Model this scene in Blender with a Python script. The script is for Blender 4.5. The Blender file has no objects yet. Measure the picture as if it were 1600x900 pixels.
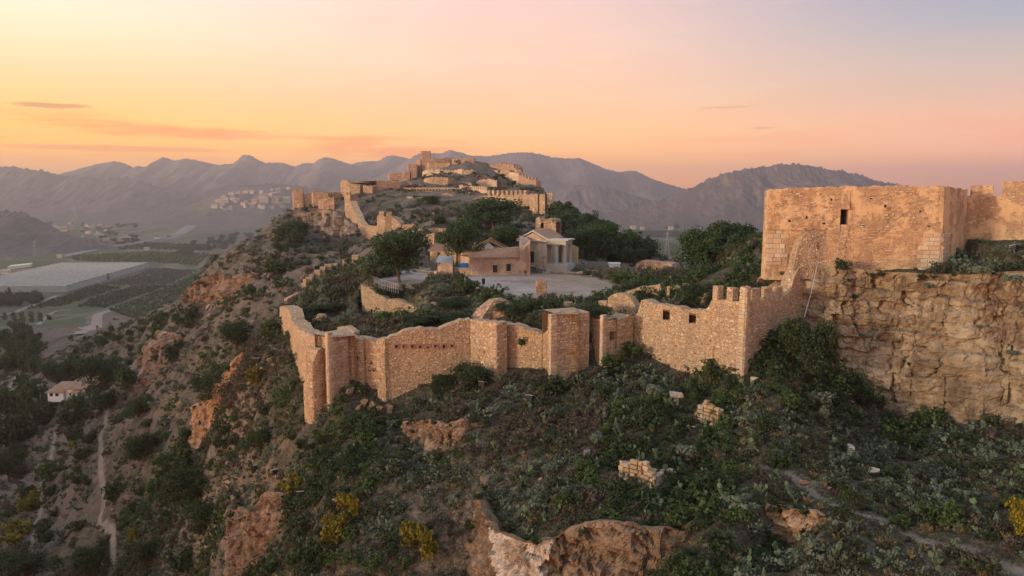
import bpy, math, random
import numpy as np
from mathutils import Vector
from math import pi, radians as R

# ------------------------------------------------------------------ camera, sky, sun, exposure
SC = bpy.context.scene
COL = SC.collection
CAMZ, FPX, PITCH = 150.0, 1151.0, math.atan(150 / 1151.0)
cam_d = bpy.data.cameras.new('camera'); cam = bpy.data.objects.new('camera', cam_d); COL.objects.link(cam)
cam_d.sensor_width = 36; cam_d.lens = 36 * FPX / 1600; cam_d.clip_start = 0.5; cam_d.clip_end = 40000
cam.location = (0, 0, CAMZ); cam.rotation_euler = (pi / 2 - PITCH, 0, 0)
SC.camera = cam
SC.view_settings.view_transform = 'Standard'; SC.view_settings.look = 'None'
SC.view_settings.exposure = 0.45; SC.view_settings.gamma = 1.0
SC.cycles.use_denoising = True
SC.cycles.max_bounces = 5; SC.cycles.diffuse_bounces = 3; SC.cycles.volume_bounces = 0
SC.cycles.transparent_max_bounces = 6

def s2l(c):
    return tuple(((x / 255) / 12.92 if x / 255 <= 0.04045 else ((x / 255 + 0.055) / 1.055) ** 2.4) for x in c)

class NT:
    """tiny node-tree writer"""
    def __init__(s, tree): s.t = tree; s.n = tree.nodes; s.l = tree.links
    def node(s, ty, ins=None, **kw):
        n = s.n.new(ty)
        for k, v in kw.items(): setattr(n, k, v)
        for k, v in (ins or {}).items(): s.set(n.inputs[k], v)
        return n
    def set(s, sock, v):
        if hasattr(v, 'is_output'): s.l.new(v, sock)
        elif hasattr(v, 'outputs'): s.l.new(v.outputs[0], sock)
        else:
            try: sock.default_value = v
            except Exception: sock.default_value = tuple(v) + (1,)
    def math(s, op, a, b=0.0, c=None, clamp=False):
        n = s.node('ShaderNodeMath', operation=op, use_clamp=clamp); s.set(n.inputs[0], a); s.set(n.inputs[1], b)
        if c is not None: s.set(n.inputs[2], c)
        return n.outputs[0]
    def mix(s, f, a, b, blend='MIX'):
        n = s.node('ShaderNodeMix', data_type='RGBA', blend_type=blend)
        s.set(n.inputs[0], f)
        for i, v in ((6, a), (7, b)):
            s.set(n.inputs[i], tuple(v) + (1,) if isinstance(v, tuple) and len(v) == 3 else v)
        return n.outputs[2]
    def ramp(s, f, stops, interp='LINEAR'):
        n = s.node('ShaderNodeValToRGB'); cr = n.color_ramp; cr.interpolation = interp
        while len(cr.elements) > 1: cr.elements.remove(cr.elements[-1])
        for i, (p, c) in enumerate(stops):
            e = cr.elements[0] if i == 0 else cr.elements.new(p)
            e.position = p
            if not isinstance(c, tuple): c = (c, c, c)
            e.color = tuple(c) + (1,)
        s.set(n.inputs[0], f); return n.outputs[0]
    def mapr(s, v, a, b, c=0.0, d=1.0, smooth=False):
        n = s.node('ShaderNodeMapRange', interpolation_type='SMOOTHSTEP' if smooth else 'LINEAR')
        for i, x in enumerate((v, a, b, c, d)): s.set(n.inputs[i], x)
        return n.outputs[0]
    def noise(s, vec, scale, detail=4, rough=0.55, out=0, dist=0.0):
        n = s.node('ShaderNodeTexNoise', {'Scale': scale, 'Detail': detail, 'Roughness': rough, 'Distortion': dist})
        if vec is not None: s.set(n.inputs['Vector'], vec)
        return n.outputs[out]
    def voro(s, vec, scale, out='Distance', feature='F1', rnd=1.0):
        n = s.node('ShaderNodeTexVoronoi', {'Scale': scale, 'Randomness': rnd}, feature=feature)
        if vec is not None: s.set(n.inputs['Vector'], vec)
        return n.outputs[out]
    def scale(s, vec, v3, loc=(0, 0, 0), rot=(0, 0, 0)):
        n = s.node('ShaderNodeMapping'); s.set(n.inputs['Vector'], vec)
        n.inputs['Scale'].default_value = v3; n.inputs['Location'].default_value = loc; n.inputs['Rotation'].default_value = rot
        return n.outputs[0]

W = bpy.data.worlds.new('World'); SC.world = W; W.use_nodes = True
w = NT(W.node_tree); w.n.clear()
tc = w.node('ShaderNodeTexCoord')
sep = w.node('ShaderNodeSeparateXYZ', {0: tc.outputs['Generated']})
elev = w.math('MULTIPLY', w.math('ARCSINE', sep.outputs[2]), 180 / pi)            # degrees above the horizon
rh = w.math('SQRT', w.math('ADD', w.math('MULTIPLY', sep.outputs[0], sep.outputs[0]), w.math('MULTIPLY', sep.outputs[1], sep.outputs[1])))
side = w.math('DIVIDE', sep.outputs[0], w.math('ADD', rh, 1e-4))                     # sine of the azimuth: -1 towards the glow, +1 away
e01 = w.mapr(elev, -6, 90)
def ep(e): return (e + 6) / 96.0
SKY_L = [(-6, (236, 120, 24)), (0, (255, 150, 0)), (2.2, (255, 168, 4)), (4.5, (255, 194, 68)), (7.5, (254, 215, 150)),
         (11, (253, 232, 194)), (15, (246, 233, 220)), (24, (236, 234, 238)), (45, (222, 228, 242)), (90, (206, 218, 242))]
SKY_M = [(-6, (236, 126, 54)), (0, (255, 158, 44)), (2.5, (255, 180, 82)), (5, (255, 194, 126)), (8, (252, 202, 164)),
         (11, (244, 200, 176)), (15, (230, 194, 186)), (24, (216, 206, 212)), (45, (210, 216, 232)), (90, (206, 218, 242))]
SKY_R = [(-6, (206, 134, 106)), (0, (244, 156, 96)), (2.5, (244, 170, 120)), (5, (232, 178, 146)), (8, (204, 182, 168)),
         (11, (162, 166, 176)), (15, (122, 144, 170)), (24, (166, 182, 208)), (45, (184, 200, 226)), (90, (206, 218, 242))]
def skyramp(st): return w.ramp(e01, [(ep(e), s2l(c)) for e, c in st])
skyc = w.mix(w.mapr(side, -0.62, 0.02, smooth=True), skyramp(SKY_L), skyramp(SKY_M))
skyc = w.mix(w.mapr(side, -0.02, 0.62, smooth=True), skyc, skyramp(SKY_R))
# thin streaks of cloud low over the glow
dirv = w.node('ShaderNodeCombineXYZ', {0: side, 1: w.math('MULTIPLY', elev, 0.42), 2: w.mapr(sep.outputs[1], -1, 1, 0.0, 3.0)})
st1 = w.noise(w.scale(dirv, (2.6, 1.0, 1.0), (3.1, 0.4, 0)), 1.55, 6, 0.6)
band = w.math('MULTIPLY', w.mapr(elev, 1.0, 3.2, smooth=True), w.mapr(elev, 4.2, 6.0, 1, 0, smooth=True))
lft = w.mapr(side, -0.18, 0.12, 1.0, 0.25, smooth=True)
cl = w.math('MULTIPLY', w.math('MULTIPLY', w.mapr(st1, 0.47, 0.62, smooth=True), band), lft)
skyc = w.mix(w.math('MULTIPLY', cl, 0.7), skyc, s2l((236, 128, 44)))
st2 = w.noise(w.scale(dirv, (2.0, 0.8, 1.0), (7.7, 2.4, 0)), 1.3, 7, 0.62)
hi = w.math('MULTIPLY', w.mapr(st2, 0.5, 0.72, smooth=True), w.mapr(elev, 3, 8, smooth=True))
skyc = w.mix(w.math('MULTIPLY', hi, 0.22), skyc, s2l((255, 222, 196)))
def puff(az, el, wa, we, col, k):                # one small lone streak
    da = w.math('DIVIDE', w.math('SUBTRACT', side, math.sin(R(az))), wa)
    nz = w.noise(w.scale(dirv, (30, 8, 1)), 1.0, 4, 0.6)
    de = w.math('DIVIDE', w.math('SUBTRACT', elev, w.math('ADD', el - 0.12, w.math('MULTIPLY', nz, 0.25))), we)
    d = w.math('ADD', w.math('MULTIPLY', da, da), w.math('MULTIPLY', de, de))
    m = w.math('MULTIPLY', w.mapr(d, 1.0, 0.25, smooth=True), k)
    global skyc
    skyc = w.mix(m, skyc, s2l(col))
puff(-31.3, 5.55, 0.040, 0.22, (216, 146, 82), 0.95)
puff(-27.5, 2.9, 0.13, 0.24, (230, 136, 56), 0.7)
puff(-19.8, 3.95, 0.075, 0.2, (240, 152, 84), 0.6)
puff(15.8, 6.1, 0.040, 0.10, (226, 150, 118), 0.45)
puff(18.5, 4.6, 0.016, 0.12, (214, 146, 122), 0.5)
bg = w.node('ShaderNodeBackground', {'Color': skyc, 'Strength': w.mapr(elev, 0.0, 8.0, 1.56, 0.96, smooth=True)})
w.l.new(bg.outputs[0], w.node('ShaderNodeOutputWorld').inputs[0])

SUN_AZ, SUN_EL = -120.0, 6.0           # compass from the view direction (negative = left), degrees; elevation
sun_d = bpy.data.lights.new('sun', 'SUN'); sun = bpy.data.objects.new('sun', sun_d); COL.objects.link(sun)
sun_d.energy = 5.0; sun_d.angle = R(6); sun_d.color = (1.0, 0.73, 0.50)
sd = Vector((math.sin(R(SUN_AZ)) * math.cos(R(SUN_EL)), math.cos(R(SUN_AZ)) * math.cos(R(SUN_EL)), math.sin(R(SUN_EL))))
sun.rotation_euler = sd.to_track_quat('Z', 'Y').to_euler(); sun.location = (-100, 0, 300)

# ------------------------------------------------------------------ helpers
RNG = np.random.default_rng(7)
rnd = random.Random(11)
cp, sp = math.cos(PITCH), math.sin(PITCH)
def ray(u, v):
    dx, dy = (u - 800) / FPX, (450 - v) / FPX
    return (dx, cp + dy * sp, dy * cp - sp)
def P(u, v, Y):                         # the point at depth Y that shows at (u, v) in the photograph
    d = ray(u, v); t = Y / d[1]; return Vector((d[0] * t, Y, CAMZ + d[2] * t))
def G(u, v, z):                         # the point at height z that shows there
    d = ray(u, v); t = (z - CAMZ) / d[2]; return Vector((d[0] * t, d[1] * t, z))
def proj(p):
    x, y, z = p[0], p[1], p[2] - CAMZ
    f = y * cp - z * sp; uy = y * sp + z * cp
    return 800 + FPX * x / f, 450 - FPX * uy / f

def setp(o, label=None, cat=None, group=None, kind=None):
    if label: o['label'] = label
    if cat: o['category'] = cat
    if group: o['group'] = group
    if kind: o['kind'] = kind
    return o
def link(o, parent=None):
    COL.objects.link(o)
    if parent is not None: o.parent = parent
    return o
def thing(name, label, cat, loc=(0, 0, 0), group=None, rz=0.0):
    o = bpy.data.objects.new(name, None); o.empty_display_size = 0.5; COL.objects.link(o)
    o.location = loc; o.rotation_euler = (0, 0, rz); return setp(o, label, cat, group, 'thing')
def mesh_np(name, V, F, mat=None, smooth=False):
    """V (n,3), F (m,k) int array with one face size"""
    V = np.asarray(V, np.float32); F = np.asarray(F, np.int32)
    me = bpy.data.meshes.new(name); me.vertices.add(len(V)); me.vertices.foreach_set('co', V.ravel())
    k = F.shape[1]; me.loops.add(F.size); me.loops.foreach_set('vertex_index', F.ravel())
    me.polygons.add(len(F)); me.polygons.foreach_set('loop_start', np.arange(0, F.size, k, dtype=np.int32))
    try: me.polygons.foreach_set('loop_total', np.full(len(F), k, np.int32))
    except Exception: pass
    me.polygons.foreach_set('use_smooth', np.full(len(F), smooth))
    me.update(calc_edges=True)
    if mat: me.materials.append(mat)
    return me
class MB:
    def __init__(s): s.v = []; s.f = []
    def add(s, V, F):
        n = len(s.v); s.v += [tuple(p) for p in V]; s.f += [tuple(i + n for i in q) for q in F]
    def quad(s, *p): s.add(p, [tuple(range(len(p)))])
    def hexa(s, b, t):                    # bottom and top loops of 4 points, counter-clockwise from above
        s.add(list(b) + list(t), [(3, 2, 1, 0), (4, 5, 6, 7), (0, 1, 5, 4), (1, 2, 6, 5), (2, 3, 7, 6), (3, 0, 4, 7)])
    def prism(s, loop, z0, z1):
        n = len(loop); b = [(p[0], p[1], z0 if not hasattr(z0, '__len__') else z0[i]) for i, p in enumerate(loop)]
        t = [(p[0], p[1], z1 if not hasattr(z1, '__len__') else z1[i]) for i, p in enumerate(loop)]
        s.add(b + t, [tuple(reversed(range(n))), tuple(range(n, 2 * n))] + [(i, (i + 1) % n, n + (i + 1) % n, n + i) for i in range(n)])
    def box(s, c, sz, rz=0.0, bev=0.0):
        x, y, z = sz[0] / 2, sz[1] / 2, sz[2] / 2; ca, sa = math.cos(rz), math.sin(rz)
        q = [(-x, -y), (x, -y), (x, y), (-x, y)]
        q = [(c[0] + a * ca - b * sa, c[1] + a * sa + b * ca) for a, b in q]
        s.prism(q, c[2] - z, c[2] + z)
    def tube(s, pts, rad, n=8, cap=True):
        pts = [Vector(p) for p in pts]; rad = rad if hasattr(rad, '__len__') else [rad] * len(pts); base = len(s.v)
        for i, p in enumerate(pts):
            d = (pts[min(i + 1, len(pts) - 1)] - pts[max(i - 1, 0)]).normalized()
            a = d.orthogonal().normalized() if abs(d.z) < 0.95 else Vector((1, 0, 0)); a = (a - d * a.dot(d)).normalized(); b = d.cross(a)
            for k in range(n):
                t = 2 * pi * k / n; s.v.append(tuple(p + (a * math.cos(t) + b * math.sin(t)) * rad[i]))
        for i in range(len(pts) - 1):
            for k in range(n):
                k2 = (k + 1) % n; s.f.append((base + i * n + k, base + i * n + k2, base + (i + 1) * n + k2, base + (i + 1) * n + k))
        if cap:
            s.f.append(tuple(base + k for k in reversed(range(n)))); s.f.append(tuple(base + (len(pts) - 1) * n + k for k in range(n)))
    def mesh(s, name, mat, smooth=False):
        me = bpy.data.meshes.new(name); me.from_pydata(s.v, [], s.f); me.update()
        if smooth: me.polygons.foreach_set('use_smooth', np.full(len(me.polygons), True))
        if mat: me.materials.append(mat)
        return me
    def build(s, name, mat, parent=None, kind=None, smooth=False):
        o = bpy.data.objects.new(name, s.mesh(name, mat, smooth)); link(o, parent)
        if kind: o['kind'] = kind
        return o
def put(name, me, parent=None, loc=(0, 0, 0), rot=(0, 0, 0), scale=(1, 1, 1)):
    o = bpy.data.objects.new(name, me); link(o, parent); o.location = loc; o.rotation_euler = rot; o.scale = scale; return o
def copy_tree(o, parent=None):
    c = o.copy(); COL.objects.link(c)
    if parent is not None: c.parent = parent
    for ch in o.children: copy_tree(ch, c)
    return c

# value noise on numpy arrays
def _hash(ix, iy, seed):
    h = (ix.astype(np.int64) * 374761393 + iy.astype(np.int64) * 668265263 + seed * 974634541) & 0x7fffffff
    h = ((h ^ (h >> 13)) * 1274126177) & 0x7fffffff
    return ((h ^ (h >> 16)) & 0xffff) / 65535.0
def vnoise(x, y, seed=0):
    ix, iy = np.floor(x), np.floor(y); fx, fy = x - ix, y - iy
    fx = fx * fx * (3 - 2 * fx); fy = fy * fy * (3 - 2 * fy)
    a, b, c, d = (_hash(ix + i, iy + j, seed) for i, j in ((0, 0), (1, 0), (0, 1), (1, 1)))
    return (a + (b - a) * fx) * (1 - fy) + (c + (d - c) * fx) * fy
def fbm(x, y, seed=0, oct=4, gain=0.5):
    r = 0; a = 1.0; t = 0
    for i in range(oct):
        r = r + a * (vnoise(x, y, seed + i) - 0.5); t += a; a *= gain; x = x * 2.03 + 17.1; y = y * 2.03 - 9.3
    return r / t * 2
def worley(x, y, seed=0):
    """nearest cell: F1, F2 and the cell's random value"""
    ix, iy = np.floor(x), np.floor(y); f1 = np.full(x.shape, 9.0); f2 = np.full(x.shape, 9.0); val = np.zeros(x.shape)
    for dx in (-1, 0, 1):
        for dy in (-1, 0, 1):
            cx, cy = ix + dx, iy + dy
            d = np.hypot(cx + _hash(cx, cy, seed) - x, cy + _hash(cx, cy, seed + 5) - y)
            n = d < f1; f2 = np.where(n, f1, np.minimum(f2, d)); val = np.where(n, _hash(cx, cy, seed + 9), val); f1 = np.where(n, d, f1)
    return f1, f2, val
def smooth01(t): t = np.clip(t, 0, 1); return t * t * (3 - 2 * t)

# ------------------------------------------------------------------ materials
def mat_new(name, rough=0.9):
    m = bpy.data.materials.new(name); m.use_nodes = True; t = NT(m.node_tree); t.n.clear()
    b = t.node('ShaderNodeBsdfPrincipled', {'Roughness': rough}); b.inputs['Specular IOR Level'].default_value = 0.15
    t.l.new(b.outputs[0], t.node('ShaderNodeOutputMaterial').inputs[0])
    t.b = b; t.tc = t.node('ShaderNodeTexCoord').outputs['Object']; t.gp = t.node('ShaderNodeNewGeometry')
    t.pos = t.gp.outputs['Position']
    return m, t
def bump(t, h, strength=0.6, dist=0.1):
    n = t.node('ShaderNodeBump', {'Strength': strength, 'Distance': dist, 'Height': h}); t.l.new(n.outputs[0], t.b.inputs['Normal'])
def simple(name, col, rough=0.85, var=0.15, scale=3.0, metal=0.0, bmp=0.0):
    m, t = mat_new(name, rough); n = t.noise(t.pos, scale, 4)
    c = t.mix(n, tuple(x * (1 - var) for x in col), tuple(min(1, x * (1 + var)) for x in col))
    oi = t.node('ShaderNodeObjectInfo'); c = t.mix(t.mapr(oi.outputs['Random'], 0, 1, 0, 0.25), c, tuple(x * 0.75 for x in col))
    t.set(t.b.inputs['Base Color'], c); t.b.inputs['Metallic'].default_value = metal
    if bmp: bump(t, n, bmp, 0.05)
    return m
def stone_pieces(name, cols, dark=0.25):
    """for real stones: every stone (mesh island) has its own tint, with grain and a few lichen stains"""
    m, t = mat_new(name, 0.92)
    r = t.gp.outputs['Random Per Island']; oi = t.node('ShaderNodeObjectInfo').outputs['Random']
    r = t.math('FRACT', t.math('ADD', r, oi))
    k = len(cols); c = t.ramp(r, [((i + 0.5) / k, x) for i, x in enumerate(cols)], 'CONSTANT' if False else 'LINEAR')
    n = t.noise(t.pos, 2.2, 6, 0.65); c = t.mix(t.mapr(n, 0.35, 0.7, 0.0, dark), c, tuple(x * 0.45 for x in cols[0]))
    n2 = t.noise(t.pos, 0.35, 5, 0.6); c = t.mix(t.mapr(n2, 0.5, 0.68, 0, 0.45), c, (0.30, 0.26, 0.22))
    n3 = t.noise(t.pos, 14, 3, 0.6); c = t.mix(t.mapr(n3, 0.3, 0.7, 0, 0.25), c, (0.16, 0.12, 0.08))
    t.set(t.b.inputs['Base Color'], c); bump(t, t.math('ADD', n3, n), 0.5, 0.05)
    return m
def masonry(name, a, b, mortar, cell=0.5, rows=1.6, bmp=0.7, stain=0.4):
    """coursed rubble seen from afar: cells of its own tint, joints and streaks in the colour, relief in the bump"""
    m, t = mat_new(name, 0.93)
    sx = t.scale(t.pos, (1 / cell, 1 / cell, rows / cell))
    warp = t.node('ShaderNodeVectorMath', {0: sx, 1: t.scale(t.noise(t.pos, 1.2, 3, 0.5, out=1), (0.5, 0.5, 0.5))}, operation='ADD').outputs[0]
    col = t.voro(warp, 1.0, 'Color'); d = t.voro(warp, 1.0, 'Distance', 'DISTANCE_TO_EDGE')
    sr = t.node('ShaderNodeSeparateColor', {0: col})
    c = t.ramp(sr.outputs[0], [(0.1, a), (0.5, b), (0.85, tuple(x * 0.62 for x in a)), (0.97, tuple(min(1, x * 1.35) for x in b))])
    c = t.mix(t.mapr(d, 0.02, 0.12), mortar, c)
    n = t.noise(t.pos, 0.22, 6, 0.62); c = t.mix(t.mapr(n, 0.46, 0.7, 0, stain), c, tuple(x * 0.5 for x in a))
    n4 = t.noise(t.scale(t.pos, (1, 1, 0.15)), 0.8, 5, 0.6); c = t.mix(t.mapr(n4, 0.5, 0.75, 0, stain), c, (0.17, 0.13, 0.1))
    n5 = t.noise(t.pos, 5.0, 4, 0.6)
    t.set(t.b.inputs['Base Color'], c); bump(t, t.math('ADD', t.mapr(d, 0, 0.2, 0, 1.0), n5), bmp, 0.15)
    return m
OCH = [(0.46, 0.31, 0.16), (0.58, 0.43, 0.27), (0.44, 0.39, 0.33), (0.24, 0.155, 0.09), (0.60, 0.47, 0.31), (0.38, 0.31, 0.23), (0.50, 0.31, 0.14), (0.21, 0.17, 0.13), (0.64, 0.54, 0.40), (0.36, 0.22, 0.12)]
PALE = [(0.47, 0.365, 0.25), (0.53, 0.43, 0.31), (0.40, 0.29, 0.175), (0.43, 0.37, 0.30), (0.50, 0.35, 0.19), (0.55, 0.47, 0.36)]
M = {}
M['rubble'] = stone_pieces('rubble stone', OCH)
M['ashlar'] = stone_pieces('dressed stone', PALE, 0.3)
M['old_block'] = stone_pieces('weathered squared stone', [(0.36, 0.24, 0.12), (0.48, 0.35, 0.20), (0.40, 0.35, 0.28), (0.26, 0.17, 0.09), (0.54, 0.46, 0.34), (0.42, 0.27, 0.12)], 0.5)
M['brick_course'] = stone_pieces('thin brick courses', [(0.42, 0.26, 0.16), (0.50, 0.33, 0.2), (0.36, 0.21, 0.13), (0.55, 0.40, 0.27), (0.45, 0.3, 0.19)])
M['mortar'] = masonry('earth mortar', (0.40, 0.285, 0.175), (0.46, 0.34, 0.22), (0.34, 0.24, 0.15), 0.3, 1.3, 0.6)
M['far_wall'] = masonry('old castle masonry', (0.44, 0.28, 0.16), (0.50, 0.35, 0.22), (0.32, 0.22, 0.14), 0.75, 1.7, 0.8)
M['far_pale'] = masonry('pale castle masonry', (0.52, 0.37, 0.24), (0.58, 0.44, 0.30), (0.42, 0.3, 0.2), 0.8, 1.7, 0.6, 0.25)
M['far_red'] = masonry('reddish castle masonry', (0.36, 0.22, 0.15), (0.42, 0.27, 0.18), (0.27, 0.17, 0.12), 0.8, 1.7, 0.7, 0.3)
# ------------------------------------------------------------------ terrain: one height field for hill, valley and plain
def valley(Y): return 30 + np.clip(np.asarray(Y, float) - 1500, 0, 5000) * 0.010
CP = []
def c(u, v, Y): p = P(u, v, Y); CP.append((p.x, p.y, p.z))
def cz(X, Y, z): CP.append((X, Y, z))
for q in [  # left flank, from its foot up to the castle
    (0, 900, 145), (0, 760, 190), (0, 700, 220), (0, 620, 290), (0, 560, 370), (0, 520, 470), (60, 560, 340), (60, 640, 250), (80, 830, 155),
    (115, 612, 232), (150, 650, 200), (150, 750, 160), (150, 900, 128), (190, 560, 260), (130, 510, 440), (200, 505, 340), (250, 480, 275), (240, 560, 200),
    (310, 440, 218), (350, 402, 212), (300, 560, 172), (300, 650, 142), (300, 750, 124), (300, 900, 103), (350, 480, 178), (400, 480, 160), (400, 420, 190),
    (400, 370, 228), (430, 345, 242), (457, 330, 256), (440, 430, 170), (450, 390, 195), (500, 350, 218), (480, 420, 172), (470, 500, 126), (440, 560, 108), (436, 552, 115), (452, 604, 99), (462, 640, 92.5), (430, 640, 96),
    (380, 600, 118), (380, 700, 104), (470, 690, 85), (430, 800, 80), (430, 900, 71), (370, 900, 82), (520, 660, 84), (560, 640, 84), (600, 610, 86), (560, 720, 76), (560, 800, 69), (560, 900, 62),
    # below the middle walls
    (640, 600, 86), (700, 590, 85), (700, 650, 77), (650, 720, 73), (700, 720, 71), (700, 800, 65), (700, 900, 58), (780, 590, 80), (850, 612, 77), (850, 700, 68), (800, 700, 69), (850, 800, 58), (850, 900, 50),
    (940, 570, 79), (1000, 568, 80), (1080, 605, 73.5), (1150, 615, 70), (1000, 650, 69), (1000, 750, 60), (1000, 850, 50), (1000, 900, 47), (1200, 605, 69), (1250, 530, 76.5),
    (1290, 600, 73.5), (1340, 640, 72), (1300, 700, 62), (1300, 800, 51), (1300, 900, 44), (1400, 674, 70.3), (1480, 684, 68), (1560, 690, 66), (1450, 720, 63), (1500, 760, 57), (1500, 900, 42), (1600, 690, 65), (1600, 800, 49), (1600, 900, 41), (1750, 720, 60), (1750, 900, 40),
    # inside the walls
    (520, 505, 105), (590, 500, 103), (600, 490, 112), (560, 518, 96), (690, 495, 97), (640, 518, 91), (690, 478, 107), (720, 484, 103), (800, 475, 100), (830, 475, 97), (900, 490, 90), (960, 478, 95), (1040, 488, 88), (1090, 465, 89), (1180, 425, 92),
    (500, 470, 128), (540, 465, 130), (560, 492, 118), (610, 492, 114), (650, 486, 111), (590, 494, 117), (625, 488, 115), (530, 440, 150),
    # behind the court, up to the citadel
    (640, 400, 150), (720, 398, 158), (640, 372, 176), (760, 362, 182), (850, 378, 172), (700, 345, 196), (800, 345, 216), (578, 394, 190), (556, 362, 217), (540, 375, 212), (520, 385, 208), (605, 350, 214),
    (620, 330, 226), (680, 320, 232), (740, 312, 240), (535, 345, 238), (545, 318, 248), (480, 330, 256), (600, 302, 258), (700, 299, 262), (800, 300, 262), (650, 288, 290), (630, 290, 285), (690, 286, 298), (740, 290, 296), (800, 295, 288), (780, 283, 308), (690, 263, 325), (720, 256, 330), (780, 264, 326), (750, 256, 332),
    (840, 294, 290), (868, 328, 242), (900, 348, 226), (950, 374, 202), (1000, 395, 186), (1050, 414, 168), (920, 410, 165), (980, 415, 158), (880, 380, 185), (1030, 428, 140), (1060, 432, 132),
]: c(*q)
for u, v in [(620, 440), (575, 445), (700, 430), (660, 455), (830, 450), (850, 468), (960, 450), (900, 430), (780, 432), (860, 420), (930, 428), (720, 446), (690, 418), (660, 415)]:
    p = G(u, v, 135.0); CP.append(tuple(p))
for q in [  # hidden ground behind each skyline falls away
    (200, 520, 420), (250, 500, 350), (310, 470, 290), (350, 430, 280), (400, 400, 300), (430, 380, 310), (457, 365, 330), (540, 345, 350), (600, 330, 360), (650, 312, 350), (700, 282, 380), (780, 290, 390),
    (840, 325, 350), (868, 356, 300), (920, 375, 280), (970, 395, 260), (1010, 412, 235), (1060, 430, 205), (1110, 445, 150), (1150, 450, 160), (1250, 460, 160), (1400, 460, 160), (1600, 450, 160), (1750, 450, 160),
    (1080, 440, 128), (1130, 430, 114), (1180, 432, 118), (300, 500, 240), (1700, 460, 120)]: c(*q)
for X, Y, z in [(-120, 430, 60), (-60, 450, 66), (20, 460, 66), (120, 430, 52), (-200, 560, 40), (0, 620, 34), (200, 500, 38), (220, 300, 62), (200, 220, 84), (120, 240, 100), (300, 420, 34),
                (-330, 560, 34), (-450, 700, 31), (-250, 760, 31), (-60, 800, 31), (200, 760, 31), (450, 760, 31), (-700, 1100, 30), (0, 1100, 30), (700, 1100, 30), (-900, 1500, 30), (0, 1500, 30), (900, 1500, 30),
                (0, 2300, 38), (-1500, 2300, 38), (1500, 2300, 38), (-320, 400, 48), (-250, 250, 58), (-200, 160, 62), (-140, 90, 62), (-300, 230, 46), (-90, 60, 74), (-60, 40, 80), (-40, 30, 84),
                (-30, 45, 102), (-10, 36, 108), (10, 30, 112), (30, 26, 118), (-15, 24, 98), (15, 22, 106), (60, 40, 126), (90, 60, 127), (120, 90, 128), (140, 130, 122), (45, 30, 121), (-300, 150, 40), (300, 250, 50), (200, 130, 100)]: cz(X, Y, z)
CP = np.array(CP)
KB = 0.75
def feat(X, Y): return X / Y, KB * np.log(Y)
ca, cb = feat(CP[:, 0], CP[:, 1])
def tps(r2): return np.where(r2 > 1e-12, 0.5 * r2 * np.log(np.maximum(r2, 1e-12)), 0)
n = len(CP); A = np.zeros((n + 3, n + 3)); A[:n, :n] = tps((ca[:, None] - ca) ** 2 + (cb[:, None] - cb) ** 2) + np.eye(n) * 2e-5
A[:n, n:] = np.c_[np.ones(n), ca, cb]; A[n:, :n] = A[:n, n:].T
SOL = np.linalg.solve(A, np.r_[CP[:, 2], 0, 0, 0])
def base_h(X, Y):
    X = np.asarray(X, float).ravel(); Y = np.asarray(Y, float).ravel(); out = np.empty(len(X))
    for i in range(0, len(X), 20000):
        a, b = feat(X[i:i + 20000], Y[i:i + 20000])
        out[i:i + 20000] = tps((a[:, None] - ca) ** 2 + (b[:, None] - cb) ** 2) @ SOL[:n] + SOL[n] + SOL[n + 1] * a + SOL[n + 2] * b
    return out
CLIFF = np.array([(31.8, 79.5), (34, 78.2), (38, 76.8), (41.5, 75.2), (45, 72.6), (48, 71.8), (51, 69.0), (56, 67.0), (64, 64.5), (80, 62), (110, 70)])
def cliff_side(X, Y):
    """signed distance: how far behind the edge of the cliff (positive = on the upper terrace)"""
    yl = np.interp(X, CLIFF[:, 0], CLIFF[:, 1]); return (Y - yl) * 0.9
PLAZA = [P(563, 444, 123.4), P(598, 452, 121), P(650, 461, 119.5), P(735, 446, 119), P(770, 452, 112), P(850, 474, 100), P(915, 474, 100), P(985, 448, 112), P(960, 434, 124), P(905, 424, 133), P(860, 428, 136), P(690, 424, 133), P(660, 416, 140), P(600, 430, 130)]
PLZ = [(p.x, p.y) for p in PLAZA]
def in_poly(X, Y, poly):
    r = np.zeros(X.shape, bool); j = len(poly) - 1
    for i in range(len(poly)):
        (xi, yi), (xj, yj) = poly[i], poly[j]
        r ^= ((yi > Y) != (yj > Y)) & (X < (xj - xi) * (Y - yi) / (yj - yi + 1e-12) + xi); j = i
    return r
def poly_dist(X, Y, poly, closed=True):
    d = np.full(X.shape, 1e9); m = len(poly)
    for i in range(m if closed else m - 1):
        (ax, ay), (bx, by) = poly[i], poly[(i + 1) % m]; dx, dy = bx - ax, by - ay
        t = np.clip(((X - ax) * dx + (Y - ay) * dy) / (dx * dx + dy * dy + 1e-9), 0, 1)
        d = np.minimum(d, np.hypot(X - ax - t * dx, Y - ay - t * dy))
    return d
PATHS = [  # trodden paths down the hillside: (u, v, depth) along each, half width
    ([(170, 600, 222), (176, 625, 212), (163, 655, 196), (160, 700, 178), (158, 745, 162), (165, 790, 150), (155, 830, 142), (180, 870, 134), (178, 905, 127)], 0.62),
    ([(90, 690, 210), (80, 725, 190), (60, 760, 178), (68, 790, 168), (50, 830, 155), (46, 860, 149)], 0.5),
    ([(1180, 715, 59), (1235, 742, 57), (1270, 772, 54.5), (1330, 800, 51), (1400, 818, 49), (1440, 832, 47), (1510, 856, 45), (1560, 880, 43), (1620, 905, 41)], 0.42),
    ([(75, 540, 360), (40, 570, 330), (12, 600, 300), (28, 620, 280)], 0.9),
]
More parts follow.
